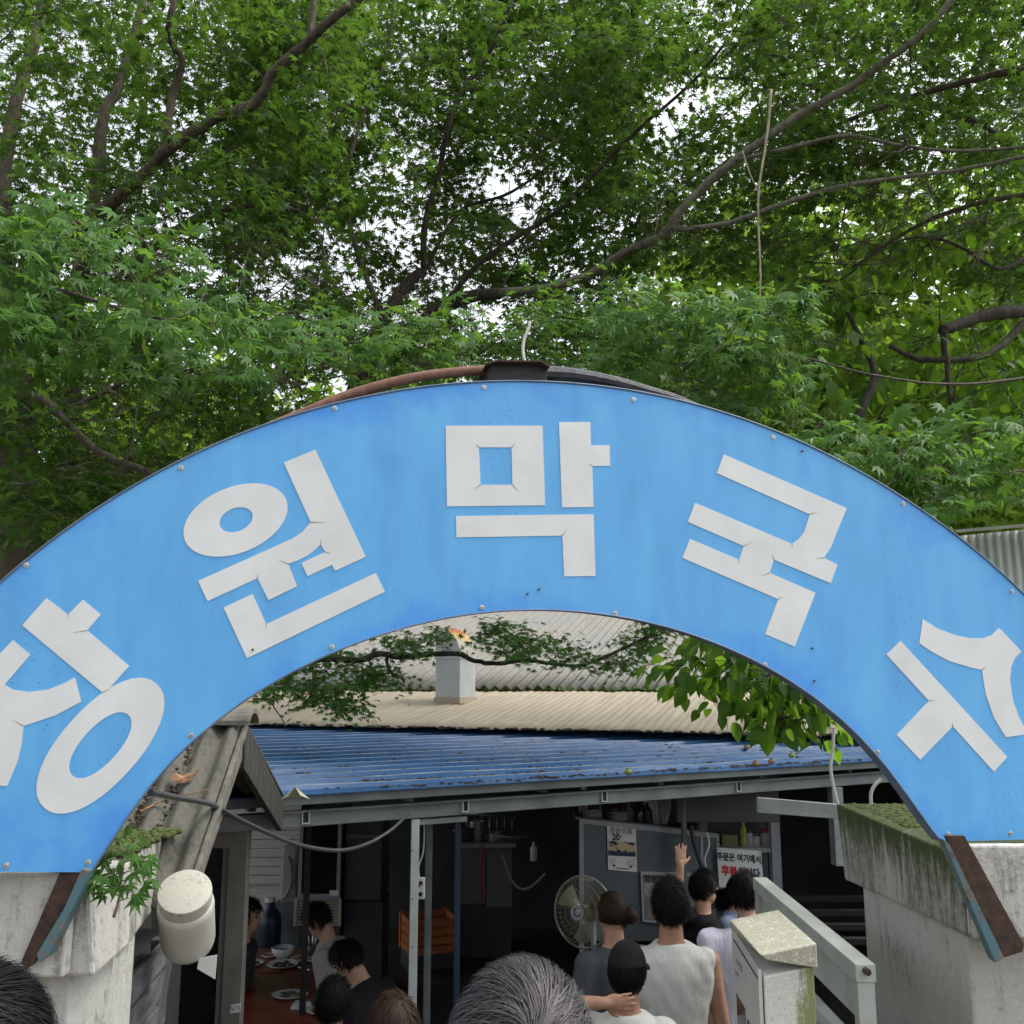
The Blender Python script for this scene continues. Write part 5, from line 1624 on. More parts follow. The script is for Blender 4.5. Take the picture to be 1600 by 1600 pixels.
def crowd():
    # queue at the order counter
    stand('woman in a charcoal grey tee with brown hair pinned in a low bun', 958, 1391, 5.55, yaw=R(18), shirt='cloth_grey', hair='hair_brown', style='bun', seed=3, nstr=1100, head_yaw=R(12))
    stand('man in a sleeveless white top with short black hair, seen from behind', 1046, 1371, 5.15, yaw=R(4), skin='skin_tan', shirt='cloth_white', sleeve='none', seed=4, nstr=1500, wide=1.10, fold=0.013, voxel=0.011, head_yaw=R(-8), pants='cloth_black')
    e, w = at(1056, 1420, 6.4), at(1063, 1353, 6.35)
    stand('man in a black tee raising one open hand, face turned right', 1096, 1357, 6.6, yaw=R(-74), shirt='cloth_black', seed=5, nstr=1100, voxel=0.006,
          arms={'L': arm_w(e, w, (0.05, 0.0, 1.0), (0.05, 1, 0.05), 0.05), 'thumbL': -1})
    stand('woman with a long black bob in a pale blue shirt looking down to the right', 1147, 1359, 6.95, yaw=R(-128), shirt='cloth_pale_blue', style='bob', seed=6, nstr=900, head_pitch=R(30), strw=0.006)
    stand('person in a loose lavender white tee half hidden by the mailbox', 1170, 1360, 5.6, yaw=R(-8), shirt='cloth_lavender', seed=7, nstr=900, wide=1.25, fold=0.013, lean=0.34)
    # person with a cap, hand on the nape of the neck
    px, py, Y = 978, 1468, 4.55
    w, e = at(944, 1567, 4.38), at(868, 1570, 4.42)
    r_, Mh, s = stand('person in a black cap holding the back of the neck with one hand', px, py + 6, Y, yaw=R(-14), skin='skin_tan', shirt='cloth_white', seed=8, nstr=1800, hair_len=0.07, lift=0.05, messy=0.15, hreg=lambda P: short_region(P) & (P[:, 2] < 0.5), voxel=0.006,
          arms={'L': arm_w(e, w, (1.0, 0.05, 0.02), (0.0, 1, 0.05), 0.12), 'thumbL': -1}, head_yaw=R(-8))
    V, F = scalp(Mh @ Matrix.Translation(Vector((0, 0, .012)) * s), s, lambda P: P[:, 2] > 0.10, 1.17)
    mb = MB(); mb.add(V, [tuple(int(i) for i in f) for f in F])
    cap = mb.build('cap', MATS['cloth_black'], r_, smooth='all')
    hd = lambda p: Mh @ (Vector(p) * s)
    mb = MB(); top = [hd((math.sin(a) * 0.09, 0.08 + math.cos(a) * 0.085, 0.012 - 0.02 * abs(math.sin(a)))) for a in [R(-90 + 18 * i) for i in range(11)]]
    mb.prism(top, (MhN_z(Mh)) * -0.006); mb.build('brim', MATS['cloth_black'], cap)
    mb = MB(); mb.ball(hd((0, 0, 0.125)), 0.007 * s, n=8, m=6); mb.build('cap_button', MATS['cloth_black'], cap)
    mb = MB(); mb.tube([hd((-.086, -.004, -.03)), hd((-.089, .002, -.055))], 0.0045 * s, 8); mb.build('earbud', MATS['white_plastic'], r_, smooth='all')
    # two heads close to the camera, up on the street
    stand('grey haired person just in front of the camera, seen from behind', 815, 1503, 1.14, yaw=R(4), shirt='cloth_dark', hair='hair_grey', seed=9, nstr=12500, strw=0.0011, hair_len=0.115, voxel=0.012, head_pitch=R(-10), whorl=(0.02, -0.66, 0.75), lift=0.06, messy=0.19)
    stand('black haired person close by at the left corner, mostly out of view', -48, 1506, 1.16, yaw=R(-8), shirt='cloth_black', seed=10, nstr=5000, strw=0.0016, hair_len=0.11, voxel=0.012, lift=0.05, messy=0.13)
    stand('brown haired person at the foot of the gate beside the seated diners', 616, 1551, 3.45, yaw=R(10), shirt='cloth_stone', hair='hair_brown', seed=12, nstr=2600, strw=0.0028, hair_len=0.11, voxel=0.012, lift=0.07, messy=0.32, whorl=(0.3, -0.35, 0.9))
    # diners
    def seat(label, px, py, Y, yaw, **kw):
        p = at(px, py, Y)
        kw.setdefault('lean', 0.35)
        l_ = kw['lean']; h_ = math.sin(l_) * 0.635 + math.sin(l_ * .55 + kw.get('head_pitch', 0)) * 0.10
        return person(label, (p.x + math.sin(yaw) * h_, p.y - math.cos(yaw) * h_, FLOOR - 0.02), yaw, kw.pop('H', 1.70), sit=True, **kw)
    seat('diner in a black tee with a blue apron bending over the table', 548, 1440, 6.5, R(62), shirt='cloth_black', pants='cloth_denim', seed=13, lean=0.62, head_pitch=R(22), nstr=1000, H=1.76)
    seat('diner in a pale grey tee across the table, head bowed', 497, 1437, 7.3, R(80), shirt='cloth_stone', seed=14, lean=0.30, head_pitch=R(25))
    seat('black haired diner in a white shirt nearest the gate, back turned', 520, 1534, 5.3, R(-15), shirt='cloth_white', seed=15, lean=0.04, nstr=1200, hair_len=0.08)
    seat('diner at the far end of the table partly hidden by the door frame', 383, 1436, 7.2, R(-95), shirt='cloth_dark', seed=16, lean=0.15)
def MhN_z(Mh): return Mh.to_3x3() @ Vector((0, 0, 1))
crowd()

# ================================================================== STREET SIDE: mailbox, gates, jar, cables
def lichen(name, base, spots, dark, moss=None):
    m, nt, bs = newmat(name)
    v = coords(nt)
    a = noise(nt, v, 75, 6, 0.7, 0.8); b = noise(nt, v, 230, 4, 0.7); c = noise(nt, v, 8, 4)
    col = ramp(nt, mathn(nt, 'ADD', mathn(nt, 'MULTIPLY', a, 0.7), mathn(nt, 'MULTIPLY', c, 0.3)), [(0.40, base), (0.50, spots), (0.62, base)])
    col = mixc(nt, ramp(nt, b, [(0.57, (0, 0, 0)), (0.67, (0.85,) * 3)]), col, dark)
    if moss:
        vz = coords(nt, (14, 14, 2.2))
        k = mathn(nt, 'ADD', noise(nt, vz, 1.0, 5, 0.7), mathn(nt, 'MULTIPLY', a, 0.35))
        geo = nt.nodes.new('ShaderNodeNewGeometry'); sx = nt.nodes.new('ShaderNodeSeparateXYZ'); nt.links.new(geo.outputs['Position'], sx.inputs[0])
        mr = N(nt, 'ShaderNodeMapRange'); nt.links.new(sx.outputs['X'], mr.inputs[0]); mr.inputs[1].default_value = 0.77; mr.inputs[2].default_value = 0.90
        k = mathn(nt, 'ADD', k, mathn(nt, 'MULTIPLY', mathn(nt, 'SUBTRACT', mr.outputs[0], 0.5), 0.45))
        col = mixc(nt, ramp(nt, k, [(0.70, (0, 0, 0)), (0.86, (0.9, 0.9, 0.9))]), col, moss)
    nt.links.new(col, bs.inputs['Base Color']); bs.inputs['Roughness'].default_value = 0.85
    bump(nt, bs, mathn(nt, 'ADD', a, b), 0.35, 0.004)
lichen('mailbox_lid', (0.44, 0.44, 0.37), (0.24, 0.235, 0.165), (0.12, 0.12, 0.09))
lichen('mailbox_end', (0.52, 0.52, 0.48), (0.46, 0.46, 0.42), (0.07, 0.07, 0.06), (0.125, 0.145, 0.04))
plain('mailbox_steel', (0.45, 0.46, 0.43), 0.45, var=0.06)
plain('paper_white', (0.62, 0.62, 0.60), 0.7, var=0.04)
plain('ink', (0.02, 0.02, 0.025), 0.6)
plain('ink_red', (0.50, 0.02, 0.03), 0.6)
plain('ink_faint', (0.24, 0.24, 0.25), 0.6)

def mailbox():
    # pixel corners of the lid taken at the depth of each corner
    y0, y1 = 3.02, 3.42                                  # near end, far end
    A, Bq = at(1140, 1437, y1), at(1216, 1421, y1 + .04)  # far left, far right (lid top)
    Cq, D = at(1276, 1474, y0 + .04), at(1188, 1492, y0)  # near right, near left
    root = thing('mailbox', 'pale metal mailbox with a lichen covered lid beside the gate', 'mailbox', ((A.x + Cq.x) / 2, (A.y + Cq.y) / 2, 0.7))
    dz = Vector((0, 0, -0.055))
    e = (D - A).normalized(); c = (Cq - D).normalized()
    MB().hull8([A + dz * .5, Bq + dz * .6, Cq + dz * 1.3, D + dz * .35 + c * 0.02], [A, Bq, Cq, D]).build('lid', MATS['mailbox_lid'], root, bevel=0.004)
    ins = 0.010
    a, b, cc, d = A + (e + c) * ins, Bq + (e - c) * ins, Cq - (e + c) * ins, D + (c - e) * ins
    down = Vector((0, 0, -0.42))
    topz = dz * .4
    MB().hull8([q + down + (a - q) * 0 for q in (a, b, cc, d)], [a + topz, b + topz, cc + dz * 1.2, d + dz * 1.2]).build('body', MATS['mailbox_end'], root, bevel=0.004)
    # slot face: thin plate on the left side
    n = (D - A).cross(Vector((0, 0, 1))).normalized()
    if n.x > 0: n = -n
    L = (d - a).length; ex = (d - a); ex.z = 0; ex.normalize()
    def P(u, v, o=0.004): return a.lerp(d, u) + Vector((0, 0, -v)) + n * o
    mb = MB(); mb.prism([P(0.0, .02, .003), P(0.98, .055, .003), P(0.98, .40, .003), P(0.0, .40, .003)], n * 0.004); f = mb.build('front_plate', MATS['mailbox_steel'], root)
    mb = MB(); mb.prism([P(.08, .050, .0075), P(.93, .080, .0075), P(.93, .086, .0075), P(.08, .056, .0075)], n * 0.001); mb.build('letter_slot', MATS['ink'], f)
    mb = MB(); mb.prism([P(.12, .215, .0075), P(.42, .225, .0075), P(.42, .315, .0075), P(.12, .305, .0075)], n * 0.001); mb.build('window', MATS['dark_glass'], f)
    mb = MB(); mb.prism([P(.60, .245, .0075), P(.94, .255, .0075), P(.94, .365, .0075), P(.60, .355, .0075)], n * 0.001); mb.build('window', MATS['dark_glass'], f)
    mb = MB(); mb.prism([P(.985, .045, .005), P(.995, .045, .005), P(.995, .40, .005), P(.985, .40, .005)], n * 0.010); mb.build('edge_fold', MATS['mailbox_steel'], root)
    fx = Vector((ex.x, ex.y, (d.z - a.z) / L * .5))
    put_text('lettering', '우 편 함', 0.026, P(.26, .115, .0085), fx, (0, 0, 1), MATS['ink_faint'], f)
    put_text('lettering', 'POST', 0.020, P(.18, .150, .0085), fx, (0, 0, 1), MATS['ink_faint'], f)
    put_text('lettering', '호', 0.030, P(.52, .26, .0085), fx, (0, 0, 1), MATS['ink'], f, bold=0.001)
    put_text('lettering', '수', 0.024, P(.53, .295, .0085), fx, (0, 0, 1), MATS['ink'], f, bold=0.001)
    # stake under it
    m = (a + cc) / 2
    mb = MB(); mb.box((m.x, m.y, (m.z - .42 + ground_z(m.y)) / 2), (0.05, 0.05, m.z - .42 - ground_z(m.y))); mb.build('stake', MATS['dark_steel'], root)
mailbox()

def gate_right():
    # leaf swung open inwards: it runs away from the pillar into the yard
    near, far = at(1352, 1506, 3.55), at(1187, 1371, 5.05)
    root = thing('gate_leaf', 'pale grey boarded metal gate leaf standing open behind the mailbox', 'gate', ((near.x + far.x) / 2, (near.y + far.y) / 2, FLOOR))
    d = (near - far); d.z = 0; d.normalize()
    zt = (near.z + far.z) / 2
    Nn = Vector((near.x, near.y, zt)); Ff = Vector((far.x, far.y, zt))
    zb = FLOOR + 0.05
    rail = lambda za, h, nm='rail', w=0.05: MB().beam(Vector((Ff.x, Ff.y, za)), Vector((Nn.x, Nn.y, za)), w, h).build(nm, MATS['gate_paint'], root, bevel=0.003)
    rail(zt - 0.03, 0.06, 'top_rail', 0.07)
    rail(zt - 0.33, 0.05); rail(zb + 0.05, 0.06)
    for q in (Ff + d * 0.03, Nn - d * 0.03):
        MB().box((q.x, q.y, (zt - .06 + zb) / 2), (0.05, 0.06, zt - .06 - zb), rz=math.atan2(d.y, d.x)).build('stile', MATS['gate_paint'], root, bevel=0.003)
    L = (Nn - Ff).length
    side = Vector((-d.y, d.x, 0))
    # upper boards run level, the lower ones upright, with slim gaps
    for k, (z0, h) in enumerate(((zt - .135, .135),)):
        MB().beam(Vector((Ff.x, Ff.y, z0)) + d * .07, Vector((Nn.x, Nn.y, z0)) - d * .07, 0.02, h).build('board', MATS['gate_paint'], root, bevel=0.002)
    nb = 11
    for k in range(nb):
        c = Ff + d * (0.10 + (L - 0.20) * (k + .5) / nb)
        MB().box((c.x, c.y, (zt - .36 + zb + .08) / 2), ((L - .2) / nb - 0.012, 0.018, zt - .36 - zb - .08), rz=math.atan2(d.y, d.x)).build('board', MATS['gate_paint'], root, bevel=0.002)
    for q in (Nn - d * 0.02,):
        mb = MB(); mb.tube([q + Vector((0, 0, -.02)), q + d * 0.045 + Vector((0, 0, -.02))], 0.012, 10); mb.build('hinge', MATS['rusty_channel'], root, smooth=True)
gate_right()

def gate_left():
    near, far = Vector((-1.36, 3.60, 0.98)), Vector((-1.42, 4.14, 0.98))
    root = thing('gate_leaf', 'weathered grey slatted gate leaf folded back beside the left pillar', 'gate', (-1.39, 3.87, FLOOR))
    d = (far - near).normalized()
    n = 16
    for k in range(n):
        z = FLOOR + 0.08 + k * 0.112
        MB().beam(near.lerp(far, 0.0) + Vector((0.02, 0, z - .98)), far + Vector((0.02, 0, z - .98)), 0.022, 0.096).build('slat', MATS['grey_wood'], root, bevel=0.003)
    for q in (near + d * .03, near.lerp(far, .5), far - d * .03):
        MB().box((q.x - 0.012, q.y, (0.98 + FLOOR) / 2), (0.035, 0.05, 0.98 - FLOOR)).build('stile', MATS['grey_wood'], root, bevel=0.003)
    MB().beam(near + Vector((0.03, 0, -.9)), far + Vector((0.03, 0, -.1)), 0.02, 0.06).build('brace', MATS['dark_steel'], root)
gate_left()

def jar():
    c = at(289, 1392, 3.62)
    axis = Vector((0.13, -0.64, 0.74)).normalized()
    M = Matrix.Translation(c) @ axis.to_track_quat('Z', 'Y').to_matrix().to_4x4()
    root = thing('plastic_jar', 'white plastic screw top jar mounted tilted above the left gate leaf', 'jar', c)
    mb = MB(); mb.lathe([(0.0, -0.325), (0.055, -0.322), (0.080, -0.312), (0.093, -0.292), (0.098, -0.265), (0.099, -0.11), (0.100, -0.085), (0.096, -0.062), (0.090, -0.055)], 40, M)
    mb.build('jar_body', MATS['white_plastic'], root, smooth='all')
    m, nt, bs = newmat('jar_lid')
    v = coords(nt); f = noise(nt, v, 90, 5, 0.7); g = noise(nt, v, 14, 4)
    k = ramp(nt, mathn(nt, 'ADD', mathn(nt, 'MULTIPLY', f, .6), mathn(nt, 'MULTIPLY', g, .4)), [(0.53, (0, 0, 0)), (0.62, (1, 1, 1))])
    nt.links.new(mixc(nt, k, (0.42, 0.415, 0.35), (0.24, 0.24, 0.19)), bs.inputs['Base Color']); bs.inputs['Roughness'].default_value = 0.6
    mb = MB(); mb.lathe([(0.092, -0.058), (0.0935, -0.01), (0.0925, -0.002), (0.088, 0.0), (0.0, 0.001)], 40, M)
    mb.build('lid', m, root, smooth=True)
    mb = MB(); mb.tube([M @ Vector((0, 0.06, -.30)), M @ Vector((-.05, 0.16, -.28)), Vector((-1.45, c.y + .28, c.z - .02))], 0.012, 8); mb.build('bracket', MATS['dark_steel'], root, smooth=True)
    p = [at(x, y, 3.75) for x, y in [(311, 1497), (339, 1492), (336, 1530), (308, 1514)]]
    mb = MB(); mb.prism(p, (0, 0.003, 0))
    whole('card', mb, MATS['paper_white'], 'small blank pale card hanging under the plastic jar', 'card')
jar()

plain('dark_cable', (0.060, 0.063, 0.068), 0.4)
def cables():
    pts = [at(235, 1238, 3.15), at(275, 1246, 3.5), at(330, 1257, 4.0), at(372, 1279, 4.4), at(420, 1302, 4.7), at(470, 1321, 4.9), at(530, 1329, 5.1), at(575, 1318, 5.3), at(612, 1296, 5.45), at(637, 1272, 5.6)]
    mb = MB(); mb.tube(catmull(pts, 6), [0.011, 0.010], 8)
    whole('cable', mb, MATS['dark_cable'], 'thick grey cable sagging from the arch to the pale post', 'cable', smooth=True)
    pts = [at(1303, 1138, 4.9), at(1301, 1170, 4.9), at(1298, 1200, 4.9), at(1302, 1228, 4.9), at(1309, 1256, 4.9)]
    mb = MB(); mb.tube(catmull(pts, 5), 0.0085, 8)
    whole('cable', mb, MATS['pale_cable'], 'pale cable dropping past the blue roof edge onto the mossy pillar', 'cable', smooth=True)
    pts = [at(1377, 1217, 4.6), at(1366, 1228, 4.6), at(1361, 1240, 4.6), at(1361, 1256, 4.6)]
    mb = MB(); mb.tube(catmull(pts, 5), 0.0085, 8)
    whole('cable', mb, MATS['pale_cable'], 'short bent pale cable end rising from the mossy pillar top', 'cable', smooth=True)
cables()

def seedling():
    root = thing('maple_seedling', 'young maple seedling sprouting between the left pillar and the sign', 'plant', at(195, 1400, 3.4))
    rg = np.random.default_rng(5)
    me = bpy.data.meshes.new('leaf')
    tv, tf = TPL['maple']
    me.from_pydata([tuple(v) for v in tv], [], [tuple(int(i) for i in q) for q in tf]); me.materials.append(MATS['maple_leaf_fresh'])
    stem = [at(178, 1432, 3.02), at(186, 1405, 3.00), at(190, 1370, 2.98), at(196, 1335, 2.96)]
    mb = MB(); mb.tube(catmull(stem, 4), [0.006, 0.003], 6)
    spots = [(186, 1330), (205, 1335), (165, 1345), (190, 1352), (215, 1345), (178, 1368), (208, 1365), (228, 1362), (160, 1372), (146, 1385), (184, 1385), (215, 1398), (200, 1385), (170, 1390), (205, 1318), (222, 1312), (180, 1312), (150, 1360), (232, 1345), (196, 1300), (212, 1408), (160, 1398), (240, 1375), (172, 1335), (225, 1385)]
    inv = world_of(root).inverted()
    for px, py in spots:
        p = at(px, py, 2.96 + rg.uniform(-.05, .05))
        s = rg.uniform(0.036, 0.058)
        q = Vector(stem[0]).lerp(Vector(stem[3]), min(1, max(0, (1432 - py) / 100)))
        ax = (p - q); ax = ax.normalized() + Vector(rg.normal(0, .3, 3)); ax.z -= .7; ax.normalize()
        nm = (CAM - p).normalized() * .7 + Vector((0, 0, .8)) + Vector(rg.normal(0, .3, 3))
        nm = (nm - ax * nm.dot(ax)).normalized(); bx = ax.cross(nm)
        M = Matrix(((bx.x * s, ax.x * s, nm.x * s, p.x), (bx.y * s, ax.y * s, nm.y * s, p.y), (bx.z * s, ax.z * s, nm.z * s, p.z), (0, 0, 0, 1)))
        o = bpy.data.objects.new('leaf', me); o.matrix_basis = M; o.parent = root; o.matrix_parent_inverse = inv; COL.objects.link(o)
        mb.tube([q, q.lerp(p, .6) + Vector((0, 0, .01)), p], [0.0018, 0.001], 4)
    mb.build('stem', MATS['dead_twig'], root, smooth='all')
    # moss cushions on top of the left coping and the right pillar
    for lab, box, n in (('moss cushion on the coping of the left pillar', (-1.62, 3.42, -1.31, 3.95, 1.42), 420), ('moss carpet along the top of the right pillar', (1.61, 4.05, 2.0, 4.80, 1.41), 900)):
        mb = MB()
        for k in range(n):
            x, y = rg.uniform(box[0], box[2]), rg.uniform(box[1], box[3])
            r_ = rg.uniform(.006, .016)
            mb.ball((x, y, box[4]), (r_ * 1.3, r_ * 1.3, r_), n=6, m=4)
        tag(mb.build('moss', MATS['moss'], kind='stuff'), lab)
plain('moss', (0.075, 0.10, 0.022), 0.95, var=0.5, scale=60, bmp=0.8)
seedling()

def roof_bits():
    rg = random.Random(21)
    mb = MB()
    for k in range(900):
        t = BLEN * rg.random() ** 0.75; perp = rg.random() ** 1.3 * 3.2
        pit = 4.7 / 21
        p = bl(t, (int(perp / pit) + 0.34) * pit + rg.gauss(0, .03), 0.006)
        for j in range(rg.choice((1, 1, 2, 4))):
            s = rg.uniform(.004, .013)
            mb.ball(p + Vector((rg.gauss(0, .05), rg.gauss(0, .02), 0)), (s * 1.6, s, s * .5), n=5, m=3)
    tag(mb.build('roof_litter', MATS['dirt'], kind='stuff'), 'dry leaf litter lying between the blue roof ribs')
    for px, py, col, lab in ((981, 1206, 'fruit_green', 'green unripe persimmon near the lower edge of the blue roof'), (1237, 1180, 'fruit_green', 'green unripe persimmon under the hanging broad leaves on the blue roof'),
                        (1166, 1168, 'dry_leaf', 'brown shrivelled persimmon in the middle of the blue roof ribs'), (1181, 1193, 'dry_leaf', 'brown shrivelled persimmon near the front edge of the blue roof'), (1205, 1190, 'dry_leaf', 'pale brown shrivelled persimmon beside the pale cable')):
        p = at_plane(px, py, bl(0, 0, 0.035), Vector((0, 0, 1)) - BN * SLOPE)
        mb = MB(); mb.ball(p, (.024, .024, .021), n=14, m=10)
        root = thing('persimmon', lab, 'fruit', p)
        mb.build('fruit', MATS[col], root, smooth='all')
        mb = MB(); mb.lathe([(0.013, 0.020), (0.006, 0.024), (0, 0.026)], 4, Matrix.Translation(p)); mb.build('calyx', MATS['dirt'], root)
    # one pale curled leaf on the gutter edge
    c = at_plane(461, 1249, bl(0, 0, 0.03), Vector((0, 0, 1)))
    mb = MB(); mb.add([c + Vector(q) for q in [(-.07, 0, .0), (-.03, -.03, .015), (.0, -.01, .06), (.03, -.02, .02), (.075, .0, .0), (.02, .035, .0), (-.03, .03, .005)]], [(0, 1, 2, 6), (2, 5, 6), (2, 3, 4, 5)])
    plain('pale_leaf', (0.42, 0.45, 0.30), 0.7, var=0.15)
    whole('fallen_leaf', mb, MATS['pale_leaf'], 'pale yellow green fallen leaf at the left end of the blue roof', 'leaf')
roof_bits()

# ================================================================== INSIDE THE DINING YARD
plain('fridge_body', (0.30, 0.31, 0.32), 0.4, var=0.1)
plain('cabinet_dark', (0.045, 0.047, 0.052), 0.5, var=0.2)
plain('appliance_white', (0.30, 0.31, 0.31), 0.4, var=0.08)
plain('louvre_cream', (0.36, 0.34, 0.27), 0.6, var=0.12)
plain('crate_orange', (0.50, 0.15, 0.035), 0.5, var=0.12)
plain('table_red', (0.20, 0.040, 0.022), 0.35, var=0.3, scale=5, stretch=(1, 6, 1))
plain('dish_white', (0.60, 0.62, 0.62), 0.25, var=0.03)
plain('dish_steel', (0.42, 0.44, 0.45), 0.3, 0.7, var=0.1)
plain('food_dark', (0.05, 0.035, 0.025), 0.7, var=0.6, scale=70, bmp=1.0)
plain('food_orange', (0.35, 0.13, 0.03), 0.6, var=0.5, scale=70, bmp=1.0)
plain('food_green', (0.10, 0.12, 0.04), 0.7, var=0.6, scale=70, bmp=1.0)
plain('counter_pale', (0.15, 0.15, 0.145), 0.6, var=0.15, scale=2)
plain('fan_blade', (0.135, 0.13, 0.075), 0.35, var=0.1)
plain('wood_dark', (0.012, 0.009, 0.008), 0.8, var=0.3)
plain('fan_wire', (0.20, 0.20, 0.15), 0.4, 0.3)
plain('jar_blue', (0.008, 0.016, 0.038), 0.35)
plain('bottle_brown', (0.05, 0.02, 0.012), 0.15)
plain('cloth_rag', (0.45, 0.44, 0.47), 0.8)
plain('plastic_yellow', (0.38, 0.33, 0.05), 0.4)
plain('plastic_red', (0.35, 0.03, 0.03), 0.4)
plain('box_olive', (0.20, 0.19, 0.09), 0.7)
plain('poster_dusk', (0.50, 0.38, 0.22), 0.7, var=0.1, scale=3)
plain('poster_navy', (0.025, 0.028, 0.06), 0.7)
plain('photo_brown', (0.22, 0.16, 0.11), 0.6, var=0.5, scale=9)
plain('photo_grey', (0.24, 0.23, 0.20), 0.6, var=0.5, scale=11)

def bx(mb, px0, py0, px1, py1, Y, depth, z0=None):
    """Upright box whose front spans those pixels at depth Y."""
    a, b = at(px0, py1, Y), at(px1, py0, Y)
    lo = a.z if z0 is None else z0
    mb.box(((a.x + b.x) / 2, Y + depth / 2, (lo + b.z) / 2), (abs(b.x - a.x), depth, b.z - lo))
    return a, b

def left_side():
    # sliding door under the gable
    Y = 5.3
    root = thing('sliding_door', 'brown aluminium framed dark glass door under the slate gable', 'door', at(330, 1500, Y))
    x0, x1 = at(272, 1300, Y).x, at(391, 1300, Y).x
    zt = at(330, 1290, Y).z; zb = FLOOR + .02
    MB().box((x1 - .05, Y, (zt + zb) / 2), (.10, .07, zt - zb)).build('jamb', MATS['brown_alu'], root, bevel=.004)
    MB().box((x0 - .04, Y, (zt + zb) / 2), (.08, .07, zt - zb)).build('jamb', MATS['brown_alu'], root, bevel=.004)
    MB().box(((x0 + x1) / 2 - .05, Y, zt - .055), (x1 - x0 - .101, .065, .11)).build('head', MATS['brown_alu'], root, bevel=.004)
    MB().box((x1 - .118, Y + .01, (zt - .11 + zb) / 2), (.034, .05, zt - .112 - zb)).build('sash', MATS['brown_alu'], root, bevel=.003)
    MB().box(((x0 + x1 - .14) / 2, Y + .02, (zt - .11 + zb) / 2), (x1 - x0 - .138, .012, zt - .114 - zb)).build('pane', MATS['dark_glass'], root)
    a = at(385, 1578, Y - .05)
    mb = MB(); mb.prism([at(x, y, Y - .042) for x, y in [(360, 1571), (376, 1568), (375, 1581), (359, 1584)]], (0, .003, 0)); n_ = mb.build('notice', MATS['paper_white'], root)
    put_text('lettering', '당기', .03, at(367.5, 1576, Y - .043), (1, 0, .1), (0, 0, 1), MATS['ink'], n_)
    # pale boarded wall of the yard seen between the door and the fridge
    Y = 11.6
    root = thing('board_wall', 'sunlit pale boarded yard wall seen past the door frame', 'wall', at(420, 1400, Y))
    for k in range(7):
        a, b = at(385, 1284 + k * 14, Y), at(445, 1284 + k * 14 + 13, Y)
        MB().box(((a.x + b.x) / 2 - .15, Y, (a.z + b.z) / 2), (1.1, .03, a.z - b.z)).build('board', MATS['wall_board'], root, bevel=.004)
    MB().box(((at(385, 1300, Y).x + at(445, 1300, Y).x) / 2 - .15, Y + .06, 0.0), (1.1, .08, 1.4)).build('backing', MATS['wall_board'], root)
    # white water heater
    Y = 9.6
    root = thing('water_purifier', 'tall white water purifier left of the drinks fridge', 'water purifier', at(450, 1412, Y))
    mb = MB(); a, b = bx(mb, 436, 1322, 466, 1411, Y, .3); mb.build('casing', MATS['appliance_white'], root, bevel=.03)
    pts = [at(450, 1338, Y - .01), at(455, 1358, Y - .03), at(455, 1380, Y - .03), at(446, 1400, Y - .03), at(440, 1405, Y - .02)]
    MB().tube(catmull(pts, 5), .012, 8).build('hose', MATS['grey_cable'], root, smooth=True)
    MB().box(((a.x + b.x) / 2, Y + .2, (a.z + FLOOR) / 2 - .001), (.25, .3, a.z - FLOOR - .004)).build('stand', MATS['dark_steel'], root)
    # blue water bottle crate below
    root = thing('water_bottle', 'dark blue water drum standing left of the fridge', 'water bottle', at(422, 1432, 9.2))
    p = at(422, 1414, 9.2)
    M = Matrix.Translation((p.x, p.y, 0))
    h = p.z
    MB().lathe([(.10, FLOOR), (.105, FLOOR + .02), (.11, h - .16), (.10, h - .08), (.05, h - .02), (.045, h + .05)], 20, M).build('drum', MATS['jar_blue'], root, smooth=True)
    MB().lathe([(.048, h + .03), (.048, h + .07), (0, h + .072)], 14, M).build('cap', MATS['dish_white'], root, smooth=True)
    # drinks fridge over a louvred base
    Y = 9.2
    root = thing('drinks_fridge', 'glass fronted drinks fridge over a cream louvred base panel', 'fridge', at(500, 1445, Y))
    x0, x1 = at(468, 1300, Y).x, at(533, 1300, Y).x
    zt, zm, zb = at(500, 1268, Y).z, at(500, 1405, Y).z, at(500, 1449, Y).z
    MB().box(((x0 + x1) / 2, Y + .32, (zt + zm) / 2), (x1 - x0, .5, zt - zm)).build('cabinet', MATS['cabinet_dark'], root)
    for q in (x0 + .015, x1 - .015):
        MB().box((q, Y + .04, (zt + zm) / 2), (.032, .05, zt - zm)).build('door_frame', MATS['white_alu'], root, bevel=.003)
    for q in (zt - .02, zm + .02):
        MB().box(((x0 + x1) / 2, Y + .04, q), (x1 - x0 - .064, .048, .04)).build('door_frame', MATS['white_alu'], root, bevel=.003)
    MB().box(((x0 + x1) / 2, Y + .05, (zt + zm) / 2), (x1 - x0 - .066, .01, zt - zm - .082)).build('glass_door', MATS['dark_glass'], root)
    for k in range(3):
        MB().box(((x0 + x1) / 2, Y + .058, zm + (zt - zm) * (.28 + .23 * k)), (x1 - x0 - .08, .004, .012)).build('shelf_edge', MATS['white_alu'], root)
    nl = 9
    for k in range(nl):
        z = zb + (zm - zb) * (k + .5) / nl
        MB().box(((x0 + x1) / 2 - .02, Y + .05, z), (x1 - x0 + .02, .012, (zm - zb) / nl * .62), M=Matrix.Rotation(R(25), 3, 'X')).build('louvre', MATS['louvre_cream'], root)
    for q in (x0 - .02, x1 + .0):
        MB().box((q, Y + .05, (zb + zm) / 2), (.03, .03, zm - zb)).build('louvre_frame', MATS['louvre_cream'], root)
    MB().box(((x0 + x1) / 2, Y + .35, (zm + FLOOR) / 2), (x1 - x0 - .01, .5, zm - FLOOR - .004)).build('base', MATS['cabinet_dark'], root)
